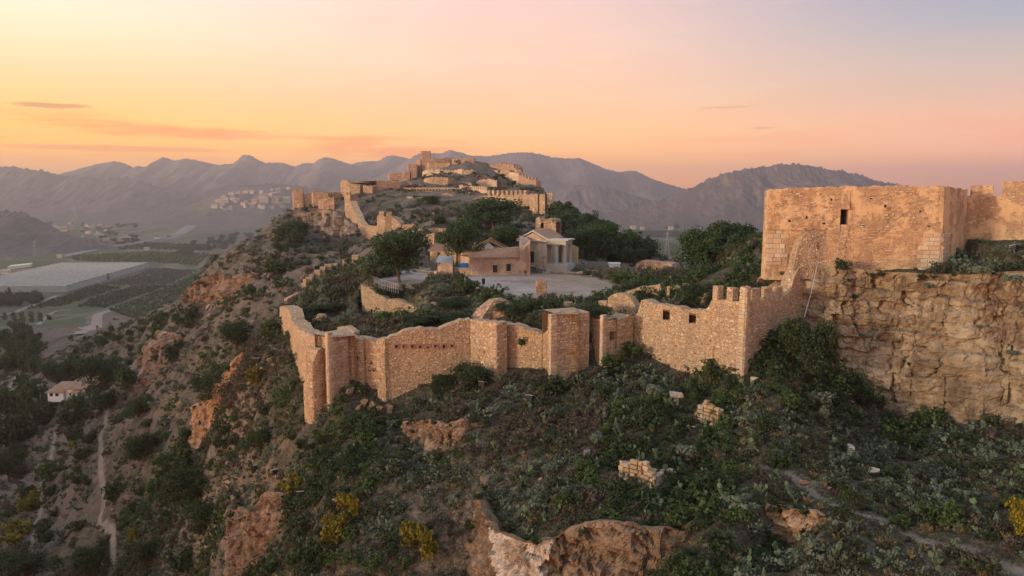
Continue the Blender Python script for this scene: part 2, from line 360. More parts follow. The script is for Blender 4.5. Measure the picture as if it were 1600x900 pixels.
FOOT = [(P(u, 560, y).x, y) for u, y in ((545, 88), (601, 86.2), (640, 86.8), (735, 88.3), (776, 83.6), (800, 85), (858, 83), (861, 80.3), (921, 82.4), (941, 82), (988, 85.6), (1055, 80.6), (1112, 76.2), (1150, 73))]
YARD = [(P(*q).x, P(*q).y) for q in ((562, 470, 120.6), (578, 470, 119.6), (590, 470, 118.6), (604, 470, 117.7), (618, 470, 116.8), (635, 474, 115.8), (654, 480, 114.6), (652, 480, 109), (600, 490, 109.5), (560, 492, 112))]
LEDGES = [  # rock faces cut into the slope: name, label, (u, v, depth) along the top edge, drop in metres, colour
    ('lower', [(738, 735, 66), (752, 775, 60.5), (775, 800, 56.5), (820, 806, 54.5), (862, 808, 54.2), (905, 815, 53.2), (960, 818, 52.4), (1020, 822, 51.6), (1070, 838, 50.3), (1110, 850, 49.8)], 7.0, 'brown'),
    ('soil', [(622, 645, 80.5), (650, 668, 77.5), (682, 690, 74.8), (715, 698, 73.3), (748, 690, 72.5)], 1.5, 'soil'),
    ('west', [(292, 668, 136), (315, 676, 133.5), (340, 684, 131), (362, 686, 129), (380, 690, 126)], 3.6, 'orange'),
    ('southwest', [(352, 832, 90), (366, 852, 86), (382, 872, 82), (410, 884, 79), (440, 890, 76)], 3.4, 'soil'),
    ('pale', [(205, 540, 212), (218, 534, 207), (240, 532, 202), (262, 538, 196), (280, 556, 189)], 7.5, 'grey'),
    ('upper west', [(280, 492, 206), (305, 476, 203), (330, 468, 198), (352, 474, 191), (380, 488, 181), (400, 500, 172)], 4.0, 'soil'),
    ('castle', [(458, 336, 258), (482, 334, 251), (505, 328, 246), (525, 324, 241), (540, 334, 234), (550, 356, 222), (556, 374, 212)], 12, 'grey'),
    ('summit', [(735, 276, 306), (760, 268, 306), (780, 272, 304), (800, 278, 300), (822, 286, 296), (840, 298, 288)], 6, 'brown'),
    ('ochre', [(1185, 812, 52.5), (1220, 818, 51.5), (1260, 822, 50.7), (1295, 832, 49.8)], 2.2, 'orange'),
    ('tower rock', [(1192, 408, 83), (1206, 404, 82), (1224, 412, 81), (1240, 424, 80)], 2.8, 'orange'),
]
LEDGES = [(nm, np.array([(P(*q).x, P(*q).y) for q in pts]), dr, cl) for nm, pts, dr, cl in LEDGES]
def ledge_cut(X, Y):
    cut = np.zeros(X.shape)
    for nm, L, dr, cl in LEDGES:
        sel = (X > L[:, 0].min() - 30) & (X < L[:, 0].max() + 30) & (Y > L[:, 1].min() - 40) & (Y < L[:, 1].max() + 10)
        x, y = X[sel], Y[sel]; d = np.full(x.shape, 1e9); sg = np.zeros(x.shape); ss = np.zeros(x.shape); acc = 0; tot = np.hypot(*np.diff(L, axis=0).T).sum()
        for (ax, ay), (bx, by) in zip(L, L[1:]):
            dx, dy = bx - ax, by - ay; ln_ = math.hypot(dx, dy); tr = ((x - ax) * dx + (y - ay) * dy) / ln_ ** 2; t = np.clip(tr, 0, 1)
            px, py = x - ax - t * dx, y - ay - t * dy; dd = np.hypot(px, py); n = dd < d
            d = np.where(n, dd, d); sg = np.where(n, (py * dx - px * dy) / ln_, sg); ss = np.where(n, acc + np.clip(tr, -0.5, 1.5) * ln_, ss); acc += ln_
        fr = np.where(sg < 0, d, -d); e = smooth01(ss / tot / 0.3) * smooth01((1 - ss / tot) / 0.3)
        cut[sel] = np.maximum(cut[sel], dr * e * smooth01((fr + 1.0) / 0.8) * (1 - smooth01((fr - 2.5) / (dr * 2.6))))
    return cut
def path_line(pts): return [(P(*q).x, P(*q).y) for q in pts]
def terrain_h(X, Y):
    X = np.asarray(X, float); Y = np.asarray(Y, float); sh = X.shape; X = X.ravel(); Y = Y.ravel()
    z = base_h(X, Y)
    far = smooth01((Y - 900) / 600); z = z * (1 - far) + valley(Y) * far
    z = np.maximum(z, 24)
    # the rocky hill: gullies, ledges, lumps; quiet in the valley and flat on the court
    hill = smooth01((z - 36) / 25) * (1 - far)
    pd = poly_dist(X, Y, PLZ); ip = in_poly(X, Y, PLZ); quiet = np.where(ip, 0, smooth01(pd / 5))
    calm = 1 - 0.72 * smooth01((Y - 195) / 30); amp = np.clip(Y / 140, 0.35, 1.0) * calm
    rough = 2.6 * fbm(X / 17, Y / 17, 3, 5) + 1.0 * fbm(X / 4.1, Y / 4.1, 11, 4)
    inside = np.exp(-((X - 2) / 38) ** 2 - ((Y - 105) / 26) ** 2)
    z2 = z + hill * quiet * amp * rough * (1 - 0.7 * inside)
    st = 3.2 * (1 + 0.15 * fbm(X / 40, Y / 40, 31, 2)); q = z2 / st + 0.7 * fbm(X / 25, Y / 25, 41, 3); fr = q - np.floor(q)
    led = (smooth01((fr - 0.3) / 0.4) - fr) * st
    lm = smooth01((fbm(X / 28, Y / 28, 51, 3) + 0.12) / 0.3) * (1 - inside)
    z2 = z2 + hill * quiet * led * lm * 0.3
    flank = np.clip(smooth01((-X - 8) / 20) + smooth01((Y - 150) / 40), 0, 1) * (1 - inside) * hill * quiet
    rg = 1 - 2.2 * np.abs(fbm(X / 12, Y / 12, 61, 4)); z2 = z2 + flank * calm * (1.5 * rg + 0.9 * (1 - 2.2 * np.abs(fbm(X / 4.5 + 7, Y / 4.5, 63, 3))))
    z2 = np.where(ip, 135 + 0.05 * fbm(X / 4, Y / 4, 5, 3), np.where(pd < 1.3, z2 * smooth01(pd / 1.3) + (1 - smooth01(pd / 1.3)) * np.clip(z, 133.0, 135), z2))
    yd = in_poly(X, Y, YARD); z2 = np.where(yd, np.minimum(z2, 130.1 + 0.25 * fbm(X / 3, Y / 3, 15, 3) + np.clip((X + 20) * 0.12, -.6, .8)), z2)
    fx = np.array(FOOT); fr_ = np.interp(X, fx[:, 0], fx[:, 1]) - Y; z2 = z2 - 2.0 * smooth01((fr_ + 1.9) / 0.8) * np.exp(-(np.maximum(fr_, 0) / 8.0) ** 2) * smooth01((X - fx[0, 0]) / 3) * smooth01((fx[-1, 0] - X) / 4) * smooth01((Y - 40) / 20)
    z2 = z2 - ledge_cut(X, Y)
    # the upper terrace that carries the square tower
    s = cliff_side(X, Y); up = 141.7 + 0.35 * fbm(X / 3, Y / 3, 71, 4) + np.clip(s - 3, 0, 12) * 0.10
    up = up + np.where(X > 52, np.clip(s - 1, 0, 8) * 0.22, 0)
    k = smooth01((s - 1.6) / 0.9) * smooth01((X - 30.6) / 1.8) * (1 - smooth01((Y - 100) / 30))
    z2 = z2 * (1 - k) + np.maximum(up, z2 * 0) * k
    for pts, hw in PATHS:
        d = poly_dist(X, Y, path_line(pts), False); z2 = z2 - 0.25 * np.exp(-(d / (hw * 1.5)) ** 2)
    return z2.reshape(sh)
NA, NB = 560, 620
GA = np.linspace(-1.25, 1.25, NA); LB = np.concatenate([np.linspace(math.log(21), math.log(420), 440), np.linspace(math.log(424), math.log(7200), NB - 440)])
AA, BB = np.meshgrid(GA, LB); TY = np.exp(BB); TX = AA * TY
TZ = terrain_h(TX, TY)
def hz(x, y):
    """height of the built ground at (x, y)"""
    x = np.asarray(x, float); y = np.asarray(y, float)
    fa = np.clip((x / y - GA[0]) / (GA[1] - GA[0]), 0, NA - 1.001); ia = fa.astype(int); fa = fa - ia
    lb = np.log(y); ib = np.clip(np.searchsorted(LB, lb) - 1, 0, NB - 2); fb = np.clip((lb - LB[ib]) / (LB[ib + 1] - LB[ib]), 0, 1)
    return (TZ[ib, ia] * (1 - fa) + TZ[ib, ia + 1] * fa) * (1 - fb) + (TZ[ib + 1, ia] * (1 - fa) + TZ[ib + 1, ia + 1] * fa) * fb
def hz1(x, y): return float(hz(np.array([x]), np.array([y]))[0])
def on_ground(u, v, y0=40, y1=1400):
    """where the line of sight through (u, v) first meets the ground"""
    d = ray(u, v); ys = np.exp(np.linspace(math.log(y0), math.log(y1), 1500)); x = d[0] / d[1] * ys; z = CAMZ + d[2] / d[1] * ys
    hit = np.nonzero(hz(x, ys) >= z)[0]; i = hit[0] if len(hit) else len(ys) - 1
    return Vector((x[i], ys[i], hz1(x[i], ys[i])))
def foot_fix(g):
    """keep things that stand at the foot of the front walls clear of the masonry"""
    f = np.array(FOOT)
    if f[0, 0] < g.x < f[-1, 0]:
        yl = float(np.interp(g.x, f[:, 0], f[:, 1]))
        if yl - 1.5 < g.y < yl + 4: g.y = yl - 1.6; g.z = hz1(g.x, g.y)
    return g
ii = np.arange(NB - 1)[:, None] * NA + np.arange(NA - 1)[None, :]
TF = np.stack([ii, ii + 1, ii + NA + 1, ii + NA], -1).reshape(-1, 4)

m, t = mat_new('hillside ground', 0.95)
zz = t.node('ShaderNodeSeparateXYZ', {0: t.pos}); nz = t.node('ShaderNodeSeparateXYZ', {0: t.gp.outputs['Normal']}).outputs[2]
yy = zz.outputs[1]
n1 = t.noise(t.pos, 0.05, 6, 0.6); n2 = t.noise(t.pos, 0.5, 6, 0.65); n3 = t.noise(t.pos, 4.0, 4, 0.65)
soil = t.mix(n2, (0.06, 0.05, 0.041), (0.115, 0.094, 0.075))
soil = t.mix(t.mapr(t.noise(t.pos, 1.6, 5, 0.7), 0.5, 0.62), soil, (0.25, 0.20, 0.16))
gr = t.mix(n3, (0.028, 0.031, 0.016), (0.078, 0.07, 0.038))
low = t.mix(t.mapr(t.math('ADD', n1, t.math('MULTIPLY', n2, 0.6)), 0.8, 1.05), gr, soil)
upl = t.mix(t.mapr(t.math('ADD', n1, t.math('MULTIPLY', n2, 0.9)), 0.93, 1.13), t.mix(t.mapr(t.noise(t.pos, 0.22, 6, 0.7), 0.44, 0.58), soil, (0.175, 0.135, 0.102)), gr)
veg = t.mix(t.mapr(yy, 120, 165, smooth=True), low, upl)
rk = t.mix(t.noise(t.scale(t.pos, (0.25, 0.25, 1.4)), 1.0, 6, 0.65), (0.14, 0.10, 0.068), (0.25, 0.185, 0.13))
rk = t.mix(t.mapr(t.noise(t.pos, 0.9, 6, 0.7), 0.52, 0.68), rk, (0.36, 0.32, 0.28))
hillc = t.mix(t.mapr(t.math('ADD', nz, t.math('MULTIPLY', t.math('SUBTRACT', n2, 0.5), 0.5)), 0.5, 0.34), veg, rk)
# valley: a patchwork of fields, each cell its own tint
fv = t.node('ShaderNodeVectorMath', {0: t.scale(t.pos, (0.0075, 0.0042, 0), rot=(0, 0, 0.35)), 1: t.scale(t.noise(t.pos, 0.004, 2, 0.5, out=1), (0.25, 0.25, 0))}, operation='ADD').outputs[0]
fc = t.node('ShaderNodeSeparateColor', {0: t.voro(fv, 1.0, 'Color')}); fe = t.voro(fv, 1.0, 'Distance', 'DISTANCE_TO_EDGE')
fld = t.ramp(fc.outputs[0], [(0.0, (0.045, 0.085, 0.032)), (0.22, (0.07, 0.105, 0.042)), (0.38, (0.15, 0.115, 0.08)), (0.5, (0.05, 0.08, 0.032)), (0.66, (0.10, 0.115, 0.05)), (0.8, (0.17, 0.13, 0.095)), (0.9, (0.06, 0.095, 0.036))], 'CONSTANT')
fld = t.mix(t.mapr(fe, 0.012, 0.03, 0.75, 0), fld, (0.24, 0.2, 0.16))
fld = t.mix(t.mapr(t.noise(t.pos, 0.03, 6, 0.7), 0.45, 0.6, 0, 0.6), fld, (0.06, 0.075, 0.04))
fld = t.mix(t.mapr(t.noise(t.pos, 0.15, 3, 0.7), 0.55, 0.62, 0, 0.6), fld, (0.035, 0.05, 0.028))
cg = t.mix(t.mapr(zz.outputs[2], 44, 62, smooth=True), fld, hillc)
pz = t.node('ShaderNodeAttribute', attribute_name='court').outputs['Fac']
cc = t.mix(n2, (0.42, 0.355, 0.31), (0.55, 0.475, 0.43)); cc = t.mix(t.mapr(n1, 0.45, 0.62), cc, (0.33, 0.26, 0.2)); cc = t.mix(t.mapr(t.noise(t.pos, 0.3, 5, 0.7), 0.56, 0.66, 0, 0.7), cc, (0.20, 0.185, 0.11))
cg = t.mix(t.mapr(t.math('ADD', pz, t.math('MULTIPLY', t.math('SUBTRACT', n2, 0.5), 1.3)), 0.4, 0.6), cg, cc)
pt = t.node('ShaderNodeAttribute', attribute_name='trodden').outputs['Fac']
cg = t.mix(t.mapr(t.math('ADD', pt, t.math('MULTIPLY', t.math('SUBTRACT', n2, 0.5), 0.6)), 0.3, 0.75), cg, t.mix(n3, (0.22, 0.185, 0.15), (0.32, 0.275, 0.225)))
n6 = t.noise(t.pos, 1.1, 7, 0.75); cg = t.mix(t.mapr(n6, 0.40, 0.62, 0.62, 0.0), cg, t.mix(0.5, cg, (0.03, 0.03, 0.022)), 'MIX'); cg = t.mix(t.mapr(t.math('ADD', n3, t.math('MULTIPLY', n6, .5)), 0.72, 0.95, 0, 0.35), cg, (0.30, 0.25, 0.2))
t.set(t.b.inputs['Base Color'], cg); bump(t, t.math('ADD', t.math('MULTIPLY', n3, 0.5), t.math('ADD', n2, n6)), 1.0, 0.4)
M['ground'] = m
gme = mesh_np('ground', np.stack([TX, TY, TZ], -1).reshape(-1, 3), TF, m, True)
court = np.where(in_poly(TX.ravel(), TY.ravel(), PLZ), 1.0, 0.0) * 1.0
dd = poly_dist(TX.ravel(), TY.ravel(), PLZ); court = np.where(court > 0, 0.5 + 0.5 * smooth01(dd / 4), 0.5 - 0.5 * smooth01(dd / 4))
gme.attributes.new('court', 'FLOAT', 'POINT').data.foreach_set('value', court.astype(np.float32))
tr = np.zeros(TX.size)
for pts, hw in PATHS: tr = np.maximum(tr, np.exp(-(poly_dist(TX.ravel(), TY.ravel(), path_line(pts), False) / hw) ** 2))
gme.attributes.new('trodden', 'FLOAT', 'POINT').data.foreach_set('value', tr.astype(np.float32))
ground = put('ground', gme); setp(ground, kind='structure')

# ------------------------------------------------------------------ hills and mountains: solid ridges with spurs
def mountain_mat(name, a, b, dark, sc):
    m, t = mat_new(name, 1.0); n = t.noise(t.pos, sc, 6, 0.65); n2 = t.noise(t.pos, sc * 6, 5, 0.7)
    nz = t.node('ShaderNodeSeparateXYZ', {0: t.gp.outputs['Normal']}).outputs[2]
    c = t.mix(t.mapr(n, 0.42, 0.62), a, b); c = t.mix(t.mapr(n2, 0.46, 0.56), c, dark); c = t.mix(t.mapr(nz, 0.75, 0.6, 0, 0.5), c, b)
    t.set(t.b.inputs['Base Color'], c); bump(t, n2, 0.4, 6.0); return m
M['mount'] = mountain_mat('wooded mountain', (0.105, 0.092, 0.082), (0.15, 0.12, 0.105), (0.08, 0.076, 0.068), 0.004)
M['hill'] = mountain_mat('scrub hill', (0.10, 0.08, 0.065), (0.16, 0.115, 0.09), (0.055, 0.052, 0.045), 0.009)
def on_ridge(key, u, v):
    V = RV[key]; pu, pv = proj((V[:, 0], V[:, 1], V[:, 2])); return Vector(V[np.argmin((pu - u) ** 2 + (pv - v) ** 2)])
def ridge(name, sky, Y, depth, mat, seed, crag=1.0, res=None, ext=(1.0, 1.0), trees=0.0, Y2=None, foot=None):
    """a ridge whose crest runs through the given skyline points at distance Y (to Y2 at its right end), with slopes on both sides"""
    sky = sorted(sky); us = np.array([q[0] for q in sky], float); vs = np.array([q[1] for q in sky], float)
    res = res or max(60, int((us[-1] - us[0]) / 1.6)); uu = np.linspace(us[0], us[-1], res); vv = np.interp(uu, us, vs)
    k = np.ones(3) / 3; vv = np.r_[vv[:1], np.convolve(vv, k, 'valid'), vv[-1:]]
    YY = np.linspace(Y, Y2 or Y, res); cr = np.array([P(a, b, y) for a, b, y in zip(uu, vv, YY)])
    nt = 71; T = np.linspace(-1, 1, nt); V = np.zeros((nt, res, 3)); fl = valley(YY) - 8 if foot is None else np.full(res, foot)
    X = cr[:, 0]
    for i, tt in enumerate(T):
        dep = depth * (ext[0] if tt < 0 else ext[1]); yk = YY + tt * dep
        sp_ = fbm(X / (0.16 * depth) + 3.7, yk / (0.3 * depth), seed, 5); rid = 1 - np.abs(fbm(X / (0.3 * depth), yk / (0.8 * depth), seed + 20, 4)) * 2
        f = (1 - abs(tt)) ** 1.35; f = f * (1 + 0.35 * np.sin(abs(tt) * pi) * (sp_ + 0.5 * rid - 0.3))
        hgt = (cr[:, 2] - fl) * np.clip(f, 0, 1.0) + fl
        cw = np.exp(-(tt * 9) ** 2)
        hgt = hgt + trees * np.clip(1 - abs(tt), 0, 1) * (np.abs(fbm(X / (trees * 1.6), yk / (trees * 1.6), seed + 40, 3)) * 2 - 0.25) * (0.6 + 0.4 * cw)
        V[i, :, 0] = X * yk / YY if False else X; V[i, :, 1] = yk; V[i, :, 2] = hgt
    q = np.arange(nt - 1)[:, None] * res + np.arange(res - 1)[None, :]
    o = put(name, mesh_np(name, V.reshape(-1, 3), np.stack([q, q + 1, q + res + 1, q + res], -1).reshape(-1, 4), mat, True)); RV[name, seed] = V[:nt // 2 + 1].reshape(-1, 3); return setp(o, kind='structure')
RV = {}
ridge('mountain_range', [(-500, 258), (-300, 268), (-100, 280), (60, 290), (95, 272), (130, 262), (160, 255), (180, 252), (196, 256), (208, 262), (216, 259), (235, 263), (243, 258), (252, 246), (262, 247), (272, 251), (292, 248), (305, 250), (340, 258), (364, 256), (372, 250), (378, 243),
     (390, 242.5), (404, 250), (415, 255), (440, 254), (462, 261), (472, 255), (490, 255), (500, 248), (508, 245.5), (518, 247), (545, 256), (570, 263), (640, 285), (700, 300)], 4300, 950, M['mount'], 1, trees=5)
ridge('mountain_range', [(480, 290), (530, 270), (556, 254), (575, 252), (592, 252), (600, 246), (612, 243), (628, 245), (650, 252), (700, 258), (760, 275), (800, 300)], 4600, 800, M['mount'], 2, trees=5)
ridge('mountain_range', [(560, 290), (620, 262), (648, 243), (660, 240), (690, 240), (698, 236), (704, 234.5), (718, 238), (735, 243), (765, 244), (800, 239), (818, 238), (845, 241), (862, 246), (885, 248), (905, 247), (925, 255), (945, 264), (968, 269), (985, 267), (996, 268), (1015, 278), (1040, 287), (1080, 298), (1130, 305)],
      4000, 1000, M['mount'], 3, trees=5)
ridge('mountain_range', [(860, 268), (900, 254), (925, 252), (945, 256), (965, 260), (985, 257), (1000, 259), (1030, 267), (1060, 270), (1085, 273), (1115, 269), (1128, 268), (1150, 272), (1210, 282), (1300, 290), (1360, 286), (1385, 282), (1410, 279), (1435, 281), (1480, 289), (1520, 287), (1545, 284), (1580, 282),
      (1640, 281), (1800, 270), (2000, 262), (2200, 268)], 5300, 700, M['mount'], 4)
ridge('wooded_hill', [(-900, 262), (-400, 250), (-150, 255), (-40, 262), (0, 261), (20, 261), (40, 264), (60, 267), (80, 271), (100, 275), (125, 277), (160, 280), (180, 279), (195, 278), (215, 282), (240, 290), (262, 297), (290, 303), (320, 312), (350, 325), (390, 340)], 3400, 620, M['mount'], 5, trees=9, ext=(0.9, 1))
ridge('wooded_hill', [(-500, 320), (-200, 318), (-60, 325), (0, 330), (25, 333), (45, 338), (60, 346), (80, 358), (100, 367), (125, 376), (150, 384), (180, 394)], 1560, 230, M['mount'], 6, trees=9, ext=(1.2, 1))
ridge('town_hill', [(300, 322), (330, 308), (350, 300), (372, 292), (400, 289), (430, 287), (460, 289), (500, 296), (540, 304), (600, 315), (680, 325)], 2900, 480, M['mount'], 7, trees=7)
ridge('wooded_hill', [(820, 325), (850, 312), (872, 300), (890, 292), (905, 289.5), (925, 289), (945, 292), (965, 297), (985, 303), (1005, 310), (1030, 318), (1060, 324)], 3000, 330, M['mount'], 8, trees=8)
ridge('scrub_hill', [(940, 335), (985, 327), (1010, 320), (1040, 311), (1060, 304), (1080, 294), (1100, 284), (1125, 274), (1150, 268), (1180, 263), (1200, 260), (1225, 257.5), (1245, 257), (1265, 259), (1290, 264), (1320, 269), (1350, 276), (1380, 285), (1420, 292), (1480, 302), (1560, 312), (1700, 330)],
      2750, 430, M['hill'], 9, trees=8, ext=(1.0, 1))

# unseen ridge left of the frame, added to shade the lower slopes
xs, ys = np.meshgrid(np.linspace(-1650, -520, 60), np.linspace(-1050, 900, 90)); cr_ = 238 + 20 * fbm(ys / 260, ys * 0, 5, 3); ef = smooth01((900 - ys) / 420)
zz_ = 22 + (cr_ - 22) * ef * np.clip(1 - np.abs((xs + 1080) / 560) ** 1.3, 0, 1) * (1 + 0.12 * fbm(xs / 90, ys / 120, 9, 4)); q = np.arange(89)[:, None] * 60 + np.arange(59)[None, :]
setp(put('wooded_hill', mesh_np('wooded_hill', np.stack([xs, ys, zz_], -1).reshape(-1, 3), np.stack([q, q + 1, q + 61, q + 60], -1).reshape(-1, 4), M['mount'], True)), kind='structure')
# haze: the evening air over valley and hills
hb = MB(); hb.prism([(-8600, -1200), (8600, -1200), (8600, 8200), (-8600, 8200)], 14, 400)
hm = bpy.data.materials.new('evening haze'); hm.use_nodes = True; ht = NT(hm.node_tree); ht.n.clear()
hv = ht.node('ShaderNodeVolumePrincipled', {'Density': 0.00021, 'Anisotropy': 0.75}); hv.inputs['Color'].default_value = (0.89, 0.86, 0.97, 1)
ht.l.new(hv.outputs[0], ht.node('ShaderNodeOutputMaterial').inputs['Volume'])
setp(hb.build('haze', hm), kind='stuff')
# ------------------------------------------------------------------ masonry builders
def stones(mb, O, S, N, L, zb, zt, h=0.26, w=(0.28, 0.62), proud=(0.015, 0.06), holes=(), skip=0.05, gap=0.03, jit=0.16, seed=0, clip=None):
    """real stones laid in rough courses on a vertical face: O origin, S along, N outward, zb/zt functions of the distance along"""
    r = random.Random(seed); Sx, Sy = S; Nx, Ny = N
    ts = [L * i / 40 for i in range(41)]; z = min(zb(q) for q in ts); zmax = max(zt(q) for q in ts); z00 = z; pn = [0.5 + 0.5 * math.sin(i * 0.55 + seed) * math.cos(i * .21 + seed * 2) for i in range(97)]; pm2 = [0.5 + 0.5 * math.sin(i * 0.47 + seed * 3) * math.cos(i * .17) for i in range(89)]; nz_ = [h > 0.2 and skip < 0.4]
    while z < zmax:
        rh = h * r.uniform(0.6, 1.35) * (1.25 if z < z00 + 0.3 * (zmax - z00) else 0.92); x = -r.uniform(0, w[0])
        while x < L:
            ww = r.uniform(*w); a, b = max(x, 0), min(x + ww, L); x += ww
            if b - a < 0.1: continue
            mid = (a + b) / 2; z0, z1 = z, z + rh * r.uniform(0.9, 1.04)
            if z0 < zb(mid) - rh: continue
            top = min(zt(a), zt(b), zt(mid))
            if z0 > top - 0.5 * rh: continue
            z1 = min(z1, top + 0.05)
            if any(b > q[0] and a < q[1] and z1 > q[2] and z0 < q[3] for q in holes): continue
            if clip and not clip(mid, (z0 + z1) / 2): continue
            if r.random() < skip or (nz_[0] and pn[int(mid * 2) % 97] + pm2[int(z0 * 2.2) % 89] > 1.33 and r.random() < 0.85): continue
            d = r.uniform(*proud); g = gap; n = len(mb.v); jx = (b - a) * jit; jz = (z1 - z0) * jit; ins = min(0.05, (b - a) * 0.16)
            cs = [(a + g + r.uniform(0, jx), z0 + g + r.uniform(0, jz)), (b - g - r.uniform(0, jx), z0 + g + r.uniform(0, jz)), (b - g - r.uniform(0, jx), z1 - g - r.uniform(0, jz)), (a + g + r.uniform(0, jx), z1 - g - r.uniform(0, jz))]
            cx = sum(q[0] for q in cs) / 4; cy = sum(q[1] for q in cs) / 4
            for (p, q) in cs: mb.v.append((O[0] + Sx * p - Nx * 0.03, O[1] + Sy * p - Ny * 0.03, q))
            f = 1 - ins / ((b - a) / 2 + 0.01)
            for (p, q) in cs:
                dd = d * r.uniform(0.75, 1.15); p2, q2 = cx + (p - cx) * f, cy + (q - cy) * f
                mb.v.append((O[0] + Sx * p2 + Nx * dd, O[1] + Sy * p2 + Ny * dd, q2))
            mb.f += [(n + 4, n + 5, n + 6, n + 7), (n, n + 1, n + 5, n + 4), (n + 1, n + 2, n + 6, n + 5), (n + 2, n + 3, n + 7, n + 6), (n + 3, n, n + 4, n + 7)]
        z += rh
class Line:
    """a polyline in plan with a top height at every vertex"""
    def __init__(s, pts): s.p = [Vector(q) for q in pts]; s.d = [0]; [s.d.append(s.d[-1] + (Vector((b.x - a.x, b.y - a.y))).length) for a, b in zip(s.p, s.p[1:])]; s.L = s.d[-1]
    def seg(s, q):
        for i in range(len(s.p) - 1):
            if q <= s.d[i + 1] or i == len(s.p) - 2: return i
    def at(s, q): i = s.seg(q); t = (q - s.d[i]) / (s.d[i + 1] - s.d[i]); return s.p[i].lerp(s.p[i + 1], t)
    def nrm(s, i):
        d = (s.p[i + 1] - s.p[i]); n = Vector((d.y, -d.x)).normalized(); return n
    def off(s, q):                      # outward normal, mitred at the corners
        for k in range(1, len(s.p) - 1):
            if abs(q - s.d[k]) < 1e-6:
                n = (s.nrm(k - 1) + s.nrm(k)).normalized(); return n / max(0.5, n.dot(s.nrm(k)))
        return s.nrm(s.seg(q))
    def q_of_u(s, u):
        best = min((abs(proj(s.at(s.L * i / 600))[0] - u), s.L * i / 600) for i in range(601)); return best[1]
def wall_mesh(ln, zbase, thick, step, jag, holes, seed, mat, batter=0.0, back_drop=0.0):
    """one watertight wall along the line: front face on the line, thickness behind it, holes = (q0, q1, z0, z1)"""
    r = random.Random(seed); qs = set(ln.d)
    for i in range(len(ln.p) - 1):
        k = max(1, int((ln.d[i + 1] - ln.d[i]) / step)); qs |= {ln.d[i] + (ln.d[i + 1] - ln.d[i]) * j / k for j in range(k)}
    for h in holes: qs |= {h[0], h[1]}
    qs = sorted(qs); mb = MB(); top = {}
    for q in qs: top[q] = ln.at(q).z + (r.uniform(-jag, jag * 0.5) if jag else 0)
    def sect(q, z0, z1):
        p = ln.at(q); n = ln.off(q); b = (p.x - n.x * thick, p.y - n.y * thick)
        f0 = (p.x + n.x * batter, p.y + n.y * batter)
        return [(f0[0], f0[1], z0), (p.x, p.y, z1), (b[0], b[1], z1 - back_drop), (b[0], b[1], z0)]
    prev = None
    for a, b in zip(qs, qs[1:]):
        mid = (a + b) / 2; h = next((h for h in holes if h[0] - 1e-6 <= mid <= h[1] + 1e-6), None)
        za, zb_ = zbase(a), zbase(b)
        spans = [(za, top[a], zb_, top[b])] if not h else [(za, h[2], zb_, h[2]), (h[3], top[a], h[3], top[b])]
        for (a0, a1, b0, b1) in spans:
            A_, B_ = sect(a, a0, a1), sect(b, b0, b1); n = len(mb.v); mb.v += A_ + B_
            mb.f += [(n, n + 4, n + 5, n + 1), (n + 1, n + 5, n + 6, n + 2), (n + 2, n + 6, n + 7, n + 3), (n + 3, n + 7, n + 4, n)]
            mb.f += [(n + 1, n + 2, n + 3, n), (n + 4, n + 7, n + 6, n + 5)] if (h or a == qs[0] or b == qs[-1] or prev) else []
        prev = h
    return mb, top
def ground_base(ln, depth=1.2, also=1.5):
    def f(q):
        p = ln.at(q); n = ln.off(q); x, y = p.x + n.x * 0.6, p.y + n.y * 0.6
        return min(hz1(x, y), hz1(p.x, p.y)) - depth
    return f
